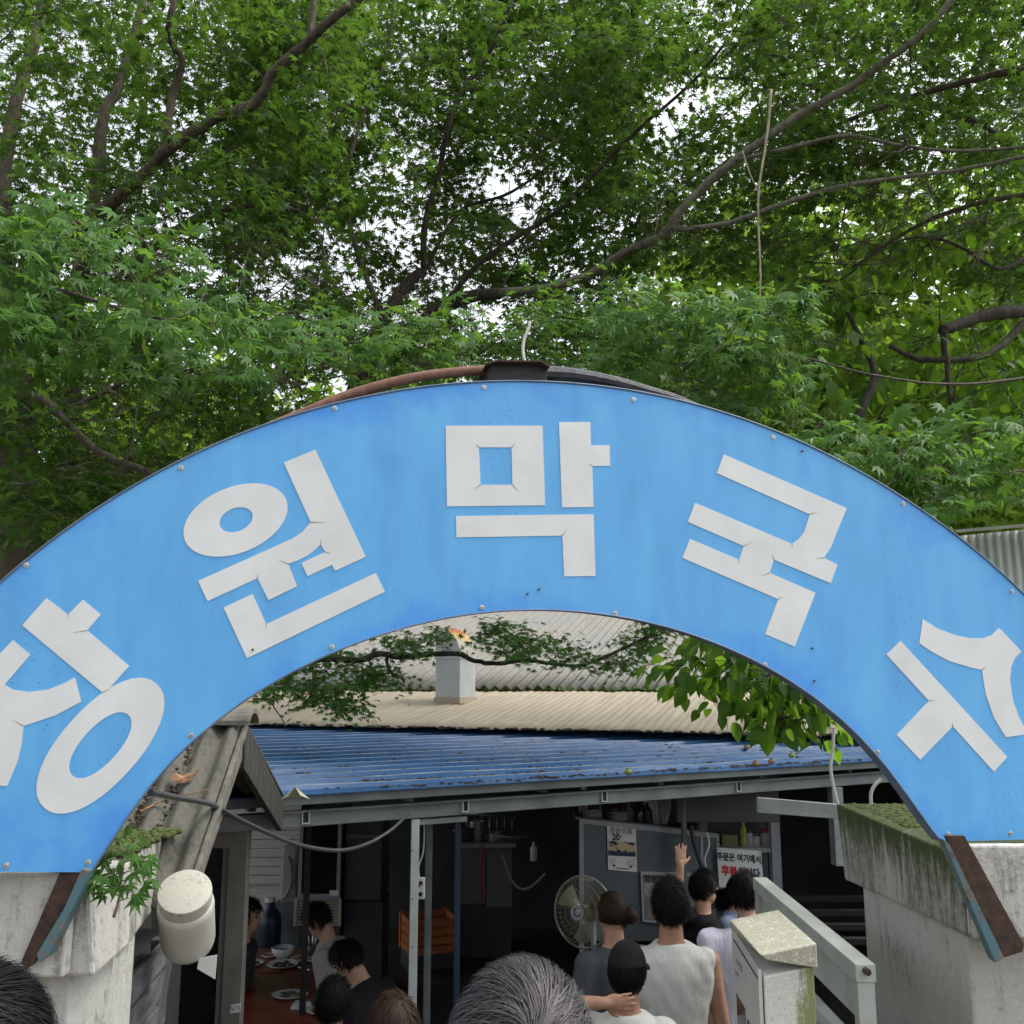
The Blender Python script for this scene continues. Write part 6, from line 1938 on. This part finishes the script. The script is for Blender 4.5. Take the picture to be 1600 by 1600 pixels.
    put_note = [at(x, y, Y - .0) for x, y in [(515, 1391), (529, 1391), (529, 1400), (515, 1400)]]
    mb = MB(); mb.prism(put_note, (0, .003, 0)); mb.build('price_tag', MATS['paper_white'], root)
    # dark grey cabinet to its right
    root = thing('steel_cabinet', 'tall dark grey cabinet right of the drinks fridge', 'cabinet', at(570, 1410, 9.3))
    mb = MB(); bx(mb, 537, 1270, 598, 1407, 9.3, .6); mb.build('carcass', MATS['cabinet_dark'], root, bevel=.006)
    mb = MB(); bx(mb, 541, 1304, 592, 1310, 9.27, .028); mb.build('handle', MATS['dark_steel'], root)
    mb = MB(); bx(mb, 537, 1409, 598, 1440, 9.35, .5, FLOOR); mb.build('plinth', MATS['wall_dark'], root)
    # potted green by the post
    # orange crate on the floor
    zc = FLOOR
    p0 = at_z(636, 1490, FLOOR + .16)
    root = thing('orange_crate', 'orange slatted plastic crate behind the pale post', 'crate', (p0.x + .25, p0.y + .2, FLOOR))
    z0 = at(665, 1492, p0.y).z; z1 = at(665, 1436, p0.y).z
    xa, xb = at(627, 1460, p0.y).x, at(708, 1460, p0.y).x
    w, d_ = xb - xa, .40
    cx, cy = (xa + xb) / 2, p0.y + d_ / 2
    rz = R(20)
    rot = Matrix.Rotation(rz, 3, 'Z')
    def side(c, wx, wy):
        hgt = z1 - z0
        for k in range(4):
            z = z0 + hgt * (k + .5) / 4
            cc = rot @ Vector((c[0], c[1], 0))
            MB().box((cx + cc.x, cy + cc.y, z), (wx, wy, hgt / 4 * .86), M=rot).build('slat', MATS['crate_orange'], root, bevel=.002)
    side((0, -d_ / 2), w * .92, .02); side((0, d_ / 2), w * .92, .02); side((-w * .46, 0), .02, d_ - .025); side((w * .46, 0), .02, d_ - .025)
    for i in (-1, 1):
        for j in (-1, 1):
            cc = rot @ Vector((i * w * .455, j * d_ * .49, 0))
            MB().box((cx + cc.x, cy + cc.y, (z0 + z1) / 2), (.05, .05, z1 - z0 + .01), M=rot).build('corner', MATS['crate_orange'], root, bevel=.004)
    cc = rot @ Vector((w * .472, 0, 0))
    MB().box((cx + cc.x, cy + cc.y, z0 + .09), (.02, .12, .035), M=rot).build('hand_hole', MATS['black_box'], root)
    MB().box((cx, cy, z0 + .012), (w * .9, d_ * .95, .02), M=rot).build('bottom', MATS['crate_orange'], root)
    # low plinth it stands on
    MB().box((cx, cy, (z0 - .002 + FLOOR + .004) / 2), (w * .95, d_ * .9, z0 - .002 - FLOOR - .004), M=rot).build('pallet', MATS['cabinet_dark'], root)
    # power strip hanging on the grey post
    p = on_front(657, .55, .2)
    c = Vector((p.x, p.y - .03, at(657, 1386, p.y).z))
    root = thing('power_strip', 'white power strip hanging on the dark post beside the pale post', 'power strip', c)
    MB().box(c, (.05, .03, .12)).build('strip', MATS['dish_white'], root, bevel=.006)
    for k in (-1, 1):
        MB().lathe([(.013, 0), (.013, .004), (0, .0042)], 12, Matrix.Translation(c + Vector((0, -.0152, k * .03))) @ Matrix.Rotation(R(90), 4, 'X')).build('socket', MATS['ink'], root)
    MB().box(c + Vector((-.012, -.02, .02)), (.018, .012, .02)).build('switch', MATS['plastic_red'], root)
    pts = [c + Vector((-.01, 0, .06)), c + Vector((-.015, .01, .12)), c + Vector((.012, .02, .22)), c + Vector((.01, .03, .45))]
    MB().tube(catmull(pts, 5), .005, 6).build('cord', MATS['pale_cable'], root, smooth=True)
left_side()

def dishes():
    zt = -0.12
    def on(px, py, dz=0.0): return at_z(px, py, zt + dz)
    # table: slab from the door frame to the diners
    root = thing('dining_table', 'reddish brown dining table crowded with dishes behind the glass door', 'table', (on(450, 1540).x, on(450, 1540).y, FLOOR))
    c = [at_z(372, 1482, zt), at_z(512, 1482, zt), at_z(600, 1640, zt), at_z(330, 1640, zt)]
    MB().hull8([p - Vector((0, 0, .035)) for p in c], c).build('tabletop', MATS['table_red'], root, bevel=.006)
    ctr = sum(c, Vector()) / 4
    for p in c:
        q = p.lerp(ctr, .12)
        MB().box((q.x, q.y, (zt - .036 + FLOOR + .004) / 2), (.05, .05, zt - .036 - FLOOR - .004)).build('leg', MATS['dark_steel'], root)
    e = .002
    def plate(px, py, r_, lab, food, mat='dish_white', depth=.02, squash=1.0, name='plate', cat='plate', rim=.75):
        p = on(px, py); M = Matrix.Translation(p + Vector((0, 0, e))) @ Matrix.Diagonal((1, squash, 1, 1))
        rt = thing(name, lab, cat, p)
        MB().lathe([(r_ * rim * .8, 0), (r_ * .9, depth * .6), (r_, depth), (r_ * .97, depth + .003), (r_ * rim, depth * .35), (0, depth * .3)], 28, M).build('dish', MATS[mat], rt, smooth='all')
        if food:
            rg = random.Random(px)
            mb = MB()
            for k in range(26):
                a = rg.uniform(0, 6.28); q = r_ * .66 * math.sqrt(rg.random())
                s = r_ * rg.uniform(.08, .2)
                mb.ball(p + Vector((math.cos(a) * q, math.sin(a) * q * squash, depth * .7)), (s, s * .8, s * .45), n=6, m=4)
            mb.build('food', MATS[food], rt, kind='stuff')
    plate(453, 1558, .125, 'oval white plate of sliced food nearest the gate', 'food_green', squash=.8)
    plate(442, 1510, .120, 'white plate of half eaten food in the middle of the table', 'food_dark')
    plate(397, 1508, .075, 'small plate by the door frame with dark food', 'food_dark')
    plate(421, 1496, .060, 'small side dish of kimchi left of the large bowl', 'food_orange', name='side_dish', cat='dish')
    plate(467, 1501, .070, 'small dish of orange side food right of the large bowl', 'food_orange', name='side_dish', cat='dish')
    plate(493, 1502, .075, 'white dish of dark noodles at the right end of the table', 'food_dark', name='noodle_dish', cat='dish')
    plate(441, 1499, .085, 'large white noodle bowl among the dishes', 'food_dark', depth=.085, rim=.55, name='noodle_bowl', cat='bowl')
    plate(500, 1582, .095, 'white plate of yellow fried food by the black haired diner', 'food_orange')
    p = on(487, 1497)
    rt = thing('cutlery_cup', 'dark cup of steel spoons behind the noodle dish', 'cup', p)
    MB().lathe([(.03, e), (.035, .10), (.032, .10), (.028, .01)], 16, Matrix.Translation(p)).build('cup', MATS['cabinet_dark'], rt, smooth='all')
    for k in range(4):
        q = p + Vector((.012 * math.cos(k * 1.7), .012 * math.sin(k * 1.7), .02))
        MB().tube([q, q + Vector((.02 * math.cos(k * 1.7), .02 * math.sin(k * 1.7), .17))], [.003, .005], 6).build('spoon', MATS['dish_steel'], rt, smooth='all')
    mb = MB(); pc = on(470, 1575)
    mb.hull8([pc + Vector(q) for q in [(-.06, -.05, e), (.05, -.06, e), (.06, .05, e), (-.05, .06, e)]], [pc + Vector(q) for q in [(-.055, -.045, .03), (.045, -.055, .022), (.055, .045, .028), (-.045, .055, .034)]])
    whole('napkin', mb, MATS['paper_white'], 'crumpled white napkin beside the oval plate', 'napkin', bevel=.006)
    mb = MB(); p = on(423, 1519); mb.box(p + Vector((0, 0, .006)), (.13, .03, .01), rz=R(6))
    whole('wooden_spatula', mb, MATS['food_orange'], 'flat wooden handle lying in front of the middle plate', 'spatula', bevel=.003)
    mb = MB(); a, b = on(465, 1511, .01), on(484, 1516, .012); mb.tube([a, b], .004, 6)
    whole('chopsticks', mb, MATS['dish_steel'], 'steel chopsticks resting right of the middle plate', 'chopsticks')
    mb = MB(); mb.box(on(513, 1537) + Vector((0, 0, .05)), (.06, .05, .10), rz=R(10))
    whole('tissue_box', mb, MATS['box_olive'], 'small upright cardboard box by the bending diner', 'box', bevel=.004)
dishes()

def kitchen():
    # pale counter far back in the middle
    root = thing('counter_cabinet', 'pale low kitchen cabinet far back in the middle of the room', 'cabinet', at(760, 1412, 10.6))
    for a, b in ((720, 759), (760, 800)):
        mb = MB(); bx(mb, a, 1325, b, 1412 + (a - 720) * .12, 10.6, .03); mb.build('door', MATS['counter_pale'], root, bevel=.004)
    mb = MB(); bx(mb, 716, 1318, 806, 1325, 10.56, .6); mb.build('worktop', MATS['white_alu'], root)
    mb = MB(); bx(mb, 721, 1326, 799, 1420, 10.64, .55, FLOOR); mb.build('carcass', MATS['cabinet_dark'], root)
    MB().tube(catmull([at(754, 1320, 10.4), at(752, 1370, 10.4), at(755, 1410, 10.4)], 5), .012, 6).build('hose', MATS['plastic_red'], root, smooth=True)
    pts = [at(785, 1335, 10.3), at(797, 1370, 10.3), at(812, 1388, 10.3), at(830, 1385, 10.3), at(852, 1365, 10.3)]
    mb = MB(); mb.tube(catmull(pts, 5), .012, 6)
    whole('hose', mb, MATS['louvre_cream'], 'pale rubber hose drooping beside the kitchen cabinet', 'hose', smooth=True)
    p = at(804, 1312, 10.5)
    mb = MB(); mb.lathe([(.05, 0), (.16, .05), (.17, .06), (.15, .055), (0, .02)], 24, Matrix.Translation(p + Vector((0, .1, -.02))))
    whole('basin', mb, MATS['dish_steel'], 'steel basin on the far kitchen worktop', 'basin', smooth='all')
    mb = MB(); p = at(834, 1330, 9.8); mb.lathe([(.03, -.09), (.035, -.08), (.035, .03), (.012, .06), (.012, .09)], 12, Matrix.Translation(p))
    whole('soap_bottle', mb, MATS['dish_white'], 'white soap bottle hung up in the dark kitchen', 'bottle', smooth='all')
    # partition with aluminium frame and shelf on top
    yl, yr = 7.2, 7.6
    def pan(px, py):
        f = (px - 905) / (1115 - 905)
        return at(px, py, yl + (yr - yl) * f)
    root = thing('partition', 'dark grey aluminium framed partition screen carrying posters', 'partition', pan(1000, 1450))
    th = Vector((0, .03, 0))
    mb = MB(); mb.prism([pan(909, 1284), pan(1120, 1306), pan(1120, 1470), pan(909, 1470)], th); mb.build('panel', MATS['panel_grey'], root)
    fr = lambda pts, nm='frame_bar': MB().prism([p - Vector((0, .012, 0)) for p in pts], Vector((0, .05, 0))).build(nm, MATS['white_alu'], root, bevel=.002)
    fr([pan(905, 1278), pan(912, 1279), pan(913, 1540), pan(906, 1540)])
    fr([pan(912, 1279), pan(1122, 1302), pan(1122, 1310), pan(912, 1287)])
    fr([pan(1094, 1306), pan(1098, 1306), pan(1099, 1400), pan(1095, 1400)])
    mb = MB(); mb.prism([pan(906, 1471), pan(1120, 1471), at_z(1120, 1500, FLOOR + .004), at_z(906, 1500, FLOOR + .004)], th) if False else None
    # steel pole in front of it
    mb = MB(); mb.tube([pan(1062, 1243) - th * 6, pan(1062, 1420) - th * 6], .022, 10); mb.build('pole', MATS['dark_steel'], root, smooth=True)
    # poster
    def pq(px, py, o): return pan(px, py) - Vector((0, .016 + o, 0))
    po = thing('poster', 'printed event poster with a sunset picture taped to the partition', 'poster', pan(971, 1330))
    mb = MB(); mb.prism([pq(948, 1290, .0), pq(993, 1294, .0), pq(995, 1362, .0), pq(950, 1358, .0)], (0, .001, 0)); mb.build('sheet', MATS['paper_white'], po)
    mb = MB(); mb.prism([pq(950, 1313, .002), pq(992, 1316, .002), pq(993, 1338, .002), pq(950, 1336, .002)], (0, .0008, 0)); pic = mb.build('picture', MATS['poster_dusk'], po)
    # tree line silhouette and tree crowns in the picture
    rg = random.Random(3)
    sk = [pq(950, 1336, .0035)] + [pq(950 + i * 3.05, 1329 + rg.uniform(-3, 1.5) + i * .12, .0035) for i in range(15)] + [pq(993, 1338, .0035)]
    mb = MB(); mb.prism(sk, (0, .0006, 0)); mb.build('skyline', MATS['poster_navy'], pic)
    mb = MB()
    for x, y, w_, h_ in ((957, 1315.5, 6, 2.2), (962, 1318, 4, 1.6), (955, 1320, 3, 1.4), (985, 1317, 6, 1.6), (988, 1319, 4, 1.3), (976, 1315, 3, .8)):
        mb.prism([pq(x + w_ * math.cos(a), y + h_ * math.sin(a) + .4 * math.sin(5 * a), .0035) for a in [k * .5236 for k in range(12)]], (0, .0006, 0))
    mb.prism([pq(958, 1316, .0035), pq(959, 1316, .0035), pq(967, 1330, .0035), pq(965.5, 1330, .0035)], (0, .0006, 0))
    mb.build('tree_outline', MATS['poster_navy'], pic, kind='stuff')
    X = (pan(990, 1300) - pan(950, 1297)).normalized()
    put_text('lettering', '강순이유', .052, pq(970, 1298.2, .0025), X, (0, 0, 1), MATS['ink'], po, bold=.0008)
    put_text('lettering', '20', .062, pq(962, 1308, .0025), X, (0, 0, 1), MATS['ink'], po, bold=.0025)
    put_text('lettering', 'th', .026, pq(970, 1306, .0025), X, (0, 0, 1), MATS['ink'], po)
    mb = MB()
    for k in range(5):
        mb.prism([pq(952, 1340 + k * 2.2, .002), pq(961, 1340.6 + k * 2.2, .002), pq(961, 1341.3 + k * 2.2, .002), pq(952, 1340.7 + k * 2.2, .002)], (0, .0006, 0))
        mb.prism([pq(979, 1342 + k * 2.2, .002), pq(991, 1342.8 + k * 2.2, .002), pq(991, 1343.5 + k * 2.2, .002), pq(979, 1342.7 + k * 2.2, .002)], (0, .0006, 0))
    mb.build('small_print', MATS['ink_faint'], po, kind='stuff')
    mb = MB(); mb.prism([pq(962, 1355, .002), pq(982, 1356.5, .002), pq(982, 1358, .002), pq(962, 1356.5, .002)], (0, .0006, 0)); mb.build('printed_bar', MATS['ink'], po)
    for x in (959, 985):
        mb = MB(); mb.prism([pq(x + 2.2 * math.cos(a), 1352 + (x - 959) * .07 + 2 * math.sin(a), .002) for a in [k * .7854 for k in range(8)]], (0, .0006, 0)); mb.build('emblem', MATS['ink'], po)
    # framed menu board
    me_ = thing('menu_board', 'white framed board with photographs and a printed shop name hung on the partition', 'board', pan(1040, 1400))
    fb = lambda pts: MB().prism([p - Vector((0, .03, 0)) for p in pts], Vector((0, .03, 0))).build('frame', MATS['appliance_white'], me_, bevel=.002)
    fb([pan(1000, 1361), pan(1092, 1363), pan(1092, 1368), pan(1000, 1366)]); fb([pan(1000, 1366), pan(1003, 1366), pan(1006, 1436), pan(1003, 1436)]); fb([pan(1003, 1436), pan(1092, 1444), pan(1092, 1447), pan(1003, 1439)])
    mb = MB(); mb.prism([pq(1003, 1366, .004), pq(1092, 1368, .004), pq(1092, 1444, .004), pq(1006, 1436, .004)], (0, .002, 0)); mb.build('sheet', MATS['counter_pale'], me_)
    mb = MB(); mb.prism([pq(1005, 1378, .007), pq(1060, 1380, .007), pq(1060, 1402, .007), pq(1006, 1400, .007)], (0, .001, 0)); mb.build('photo', MATS['photo_grey'], me_)
    mb = MB(); mb.prism([pq(1011, 1409, .007), pq(1060, 1412, .007), pq(1060, 1438, .007), pq(1013, 1434, .007)], (0, .001, 0)); mb.build('photo', MATS['photo_brown'], me_)
    put_text('lettering', '장원막국수', .062, pq(1032, 1373.5, .007), X, (0, 0, 1), MATS['ink'], me_, bold=.0025)
    # clutter on top of the partition shelf
    def pt(px, off): 
        p = pan(px, 1279 + (px - 905) * .105); return Vector((p.x, p.y + .12 + off, p.z + .008))
    sh = thing('top_shelf', 'shelf board along the top of the partition', 'shelf', pan(1000, 1285))
    mb = MB(); mb.hull8([pt(900, -.1) - Vector((0, 0, .02)), pt(1095, -.1) - Vector((0, 0, .02)), pt(1095, .25) - Vector((0, 0, .02)), pt(900, .25) - Vector((0, 0, .02))], [pt(900, -.1) - Vector((0, 0, .004)), pt(1095, -.1) - Vector((0, 0, .004)), pt(1095, .25) - Vector((0, 0, .004)), pt(900, .25) - Vector((0, 0, .004))]); mb.build('board', MATS['white_alu'], sh)
    rg = random.Random(6)
    kinds = [('bottle_brown', 'brown sauce bottle'), ('jar_blue', 'dark blue jar'), ('bottle_brown', 'brown liquor bottle'), ('cabinet_dark', 'black kitchen pot'), ('bottle_brown', 'tall brown bottle'), ('jar_blue', 'navy tin')]
    words_ = ['at the left end of the partition shelf', 'second from the left on the partition shelf', 'by the poster top on the partition shelf', 'in the middle of the partition shelf', 'left of the white bundle on the partition shelf', 'beside the white bundle on the partition shelf']
    for k, px in enumerate((915, 938, 962, 985, 1003, 1016)):
        p = pt(px, .02); h = rg.uniform(.13, .2); r_ = rg.uniform(.03, .045)
        rt = thing('bottle', kinds[k][1] + ' ' + words_[k], 'bottle', p, 'bottles and jars on the partition shelf')
        MB().lathe([(r_ * .95, 0), (r_, .01), (r_, h * .6), (r_ * .45, h * .78), (r_ * .4, h)], 14, Matrix.Translation(p)).build('bottle_body', MATS[kinds[k][0]], rt, smooth=True)
        MB().lathe([(r_ * .45, h), (r_ * .45, h + .02), (0, h + .021)], 12, Matrix.Translation(p)).build('cap', MATS['dish_steel'], rt, smooth=True)
    for px, lab in ((927, 'stack of pale saucers at the left of the partition shelf'), (968, 'stack of white plates above the poster')):
        p = pt(px, -.03); mb = MB()
        for k in range(5): mb.lathe([(.05, k * .012), (.075, k * .012 + .008), (.075, k * .012 + .010), (0, k * .012 + .004)], 18, Matrix.Translation(p))
        tag(mb.build('plate_stack', MATS['dish_white'], smooth=True), lab, 'plates')
    p = pt(1036, -.02)
    mb = MB(); rb = np.random.default_rng(2)
    for k in range(9):
        a = -0.35 + k * .09
        q = p + Vector((-.06 + k * .012, rb.normal(0, .01), 0))
        mb.tube([q, q + Vector((math.sin(a) * .10, 0, .12)), q + Vector((math.sin(a) * .22 - .03, .02, .26))], [.013, .016, .010], 6)
    whole('towel_bundle', mb, MATS['cloth_rag'], 'bundle of pale striped rags on the right of the partition shelf', 'rags', smooth='all')
    # order counter with shelves, jars and the order notice
    Y = 7.9
    root = thing('shelf_rack', 'white shelf rack of jars and papers behind the order notice', 'shelf', at(1150, 1400, Y))
    for px0, px1, py in ((1100, 1212, 1325), (1100, 1212, 1388)):
        mb = MB(); bx(mb, px0, py, px1, py + 7, Y, .35); mb.build('shelf_board', MATS['appliance_white'], root)
    for px in (1098, 1211):
        mb = MB(); bx(mb, px, 1240, px + 5, 1440, Y - .02, .04); mb.build('upright', MATS['white_alu'], root)
    mb = MB(); bx(mb, 1096, 1240, 1214, 1450, Y + .38, .03); mb.build('back_panel', MATS['panel_grey'], root)
    def shelf_z(py): return at(1150, py, Y).z
    def stand_at(px, py=1325): q = at(px, py, Y + .05); return Vector((q.x, q.y + .05, q.z + .001))
    for px, lab, c in ((1173, 'white jar on the rack next to the yellow bottle', 'appliance_white'), (1183, 'white jar in the middle of the three on the rack', 'appliance_white'), (1198, 'white jar at the rack end by the upright', 'appliance_white')):
        p = stand_at(px); rt = thing('jar', lab, 'jar', p, 'white jars on the shelf rack')
        h = .10 if px != 1183 else .075
        MB().lathe([(.036, 0), (.038, .008), (.038, h), (.030, h + .012)], 16, Matrix.Translation(p)).build('jar_body', MATS[c], rt, smooth=True)
        MB().lathe([(.034, h + .01), (.034, h + .035), (0, h + .036)], 14, Matrix.Translation(p)).build('lid', MATS['plastic_red' if px == 1198 else 'cabinet_dark'], rt, smooth=True)
    p = stand_at(1165); mb = MB(); mb.lathe([(.028, 0), (.03, .01), (.03, .13), (.012, .16), (.012, .19), (0, .191)], 14, Matrix.Translation(p))
    whole('yellow_bottle', mb, MATS['plastic_yellow'], 'tall yellow bottle on the shelf rack', 'bottle', smooth=True)
    p = stand_at(1143); mb = MB(); mb.box(p + Vector((0, .06, .045)), (.13, .12, .088))
    whole('carton', mb, MATS['box_olive'], 'olive cardboard carton on the shelf rack', 'carton', bevel=.004)
    for k in range(4):
        p = stand_at(1113 + k * .6); mb = MB(); mb.box(p + Vector((0, .06, .010 + k * .021)), (.14 - k * .008, .12, .018), rz=R(2 * k - 3))
        whole('paper_stack', mb, MATS['paper_white'], ['lowest', 'second lowest', 'second highest', 'topmost'][k] + ' pile of paper forms at the left of the shelf rack', 'paper', 'paper piles on the rack', bevel=.002)
    # notice
    Yn = 7.55
    no = thing('order_notice', 'white hanging order notice with black and red Korean lettering', 'notice', at(1156, 1355, Yn))
    mb = MB(); mb.prism([at(1120, 1324, Yn), at(1189, 1330, Yn), at(1194, 1392, Yn), at(1124, 1386, Yn)], (0, .006, 0)); mb.build('sheet', MATS['dish_white'], no)
    X = (at(1189, 1330, Yn) - at(1120, 1324, Yn)).normalized(); Zd = (at(1120, 1324, Yn) - at(1124, 1386, Yn)).normalized()
    put_text('lettering', '주문은 여기에서,', .062, at(1156, 1341.5, Yn - .003), X, Zd, MATS['ink'], no, bold=.0022, sx=.80)
    put_text('lettering', '후불', .078, at(1140, 1362, Yn - .003), X, Zd, MATS['ink_red'], no, bold=.003, sx=.85)
    put_text('lettering', '입니다', .078, at(1171, 1365, Yn - .003), X, Zd, MATS['ink'], no, bold=.003, sx=.75)
    for px, py in ((1123, 1327), (1186, 1332)):
        MB().lathe([(.004, 0), (.004, .003), (0, .004)], 8, Matrix.Translation(at(px, py, Yn - .001)) @ Matrix.Rotation(R(90), 4, 'X')).build('pin', MATS['ink'], no)
    # black cables beside the notice
    for k, (pts, lab) in enumerate((([(1080, 1290), (1083, 1310), (1090, 1335), (1098, 1358)], 'black cable bunch looping down beside the steel pole'), ([(1104, 1300), (1108, 1320), (1101, 1345), (1109, 1372)], 'thin pale cable loop left of the order notice'))):
        mb = MB(); mb.tube(catmull([at(x, y, 7.3) for x, y in pts], 5), .016 if k == 0 else .007, 8)
        whole('cable', mb, MATS['black_cable' if k == 0 else 'pale_cable'], lab, 'cable', smooth=True)
    # extractor box hanging over the counter
    root = thing('extractor_hood', 'dark extractor hood hanging over the order counter', 'hood', at(1130, 1290, 7.3))
    mb = MB(); bx(mb, 1058, 1205, 1215, 1285, 7.3, .5); mb.build('casing', MATS['cabinet_dark'], root, bevel=.005)
    # benches in the dark at the right
    for k in range(4):
        y_ = 7.2 + k * .35
        a, b = at(1250 + k * 2, 1470 - k * 22, y_), at(1350, 1468 - k * 22, y_)
        mb = MB(); mb.box(((a.x + b.x) / 2 + .2, y_, a.z), (1.1, .06, .045))
        rt = whole('bench_rail', mb, MATS['wood_dark'], ['nearest', 'second nearest', 'second farthest', 'farthest'][k] + ' dark wooden rail stacked behind the open gate leaf', 'rail', 'dark rails behind the gate', bevel=.004)
kitchen()

def fan():
    c = at(909, 1425, 6.3)
    root = thing('pedestal_fan', 'large pedestal fan with cream blades and wire cage left of the bun haired woman', 'fan', (c.x, c.y, FLOOR))
    ax = Vector((-0.55, -0.80, 0.12)).normalized()
    M = Matrix.Translation(c) @ ax.to_track_quat('Z', 'Y').to_matrix().to_4x4()
    rad = .208
    for k in range(3):
        mb = MB(); a0 = k * 2.094 + .5
        top, N_ = [], 8
        V, F = [], []
        for i in range(N_ + 1):
            f = i / N_
            for j in range(5):
                g = j / 4 - .5
                r_ = .045 + (rad * .86 - .045) * f
                wv = (.16 + .62 * f - .35 * f * f) * g * 1.9
                V.append(M @ Vector((r_ * math.cos(a0 + wv), r_ * math.sin(a0 + wv), -.02 + g * .05)))
        for i in range(N_):
            for j in range(4): F.append((i * 5 + j, i * 5 + j + 1, i * 5 + j + 6, i * 5 + j + 5))
        mb.add(V, F); mb.build('blade', MATS['fan_blade'], root, smooth='all')
    MB().lathe([(.0, .012), (.04, .010), (.045, -.03), (.03, -.05)], 20, M).build('hub', MATS['fan_blade'], root, smooth=True)
    mb = MB()
    for k in range(60):
        a = k * math.tau / 60
        mb.tube([M @ Vector((math.cos(a) * r_, math.sin(a) * r_, z)) for r_, z in ((.05, .052), (.125, .048), (.19, .025), (rad, -.02))], .0011, 3, cap=False)
    for r_, z in ((.052, .052), (.09, .051), (.13, .046), (.17, .035)):
        mb.tube([M @ Vector((math.cos(a) * r_, math.sin(a) * r_, z)) for a in [k * math.tau / 36 for k in range(37)]], .0016, 4, cap=False)
    mb.build('cage_wires', MATS['fan_wire'], root, kind='stuff')
    mb = MB(); mb.tube([M @ Vector((math.cos(a) * rad, math.sin(a) * rad, -.02)) for a in [k * math.tau / 48 for k in range(49)]], .007, 6, cap=False); mb.build('cage_rim', MATS['fan_wire'], root, smooth='all')
    mb = MB()
    for k in range(40):
        a = k * math.tau / 40
        mb.tube([M @ Vector((math.cos(a) * r_, math.sin(a) * r_, z)) for r_, z in ((.06, -.09), (.16, -.075), (rad, -.02))], .0011, 3, cap=False)
    mb.build('cage_back', MATS['fan_wire'], root, kind='stuff')
    mb = MB(); mb.ring([M @ Vector((.046 * math.cos(k * .2618), .046 * math.sin(k * .2618), .056)) for k in range(24)], [M @ Vector((.028 * math.cos(k * .2618), .028 * math.sin(k * .2618), .056)) for k in range(24)], ax * -.004); mb.build('badge_ring', MATS['white_alu'], root)
    MB().lathe([(0, .058), (.018, .056), (.02, .050)], 16, M).build('badge', MATS['white_alu'], root, smooth=True)
    MB().lathe([(.05, -.09), (.065, -.10), (.06, -.20), (.0, -.22)], 18, M).build('motor', MATS['fan_blade'], root, smooth=True)
    b = M @ Vector((0, 0, -.14))
    MB().tube([b, Vector((b.x, b.y, FLOOR + .04))], .018, 10).build('pole', MATS['white_alu'], root, smooth=True)
    MB().lathe([(.2, FLOOR + .004), (.2, FLOOR + .02), (.05, FLOOR + .045), (0, FLOOR + .046)], 24, Matrix.Translation((b.x, b.y, 0))).build('base', MATS['fan_blade'], root, smooth=True)
fan()

def clutter():
    rg = random.Random(31)
    # pots and kettles on the far worktop
    for px, r_, h, lab in ((728, .11, .16, 'dented dark cooking pot at the left of the far worktop'), (745, .08, .22, 'tall grey stock pot on the far worktop'), (776, .10, .10, 'wide low pan beside the steel basin on the far worktop')):
        p = at(px, 1317, 10.75); p.z += .006
        rt = thing('cooking_pot', lab, 'pot', p, 'pots on the far kitchen worktop')
        MB().lathe([(r_ * .95, 0), (r_, .01), (r_, h), (r_ * .96, h), (r_ * .94, .02), (0, .015)], 20, Matrix.Translation(p)).build('pot_body', MATS['dish_steel' if px != 728 else 'cabinet_dark'], rt, smooth=True)
        for s_ in (-1, 1):
            MB().tube([p + Vector((s_ * r_, -.02, h * .75)), p + Vector((s_ * (r_ + .03), 0, h * .75)), p + Vector((s_ * r_, .02, h * .75))], .006, 6).build('handle', MATS['dish_steel'], rt, smooth='all')
    # ladles on a rail above them
    a, b = at(724, 1272, 11.2), at(806, 1276, 11.2)
    rt = thing('utensil_rail', 'steel rail hung with ladles on the dark kitchen wall', 'rail', a)
    mb = MB(); mb.tube([a, b], .008, 8); mb.build('rail', MATS['white_alu'], rt, smooth='all')
    for k in range(7):
        q = a.lerp(b, (k + .5) / 7) + Vector((0, -.015, 0)); l_ = rg.uniform(.18, .3)
        mb = MB(); mb.tube([q, q + Vector((0, 0, -l_))], .006, 6); mb.ball(q + Vector((0, -.01, -l_ - .02)), (.035, .03, .025), n=10, m=6)
        mb.build('ladle', MATS['dish_steel'], rt, smooth='all')
clutter()

# ================================================================== FOLIAGE (last: many small objects)
for t_ in (t1, t2, t3, t4):
    t_.finish()
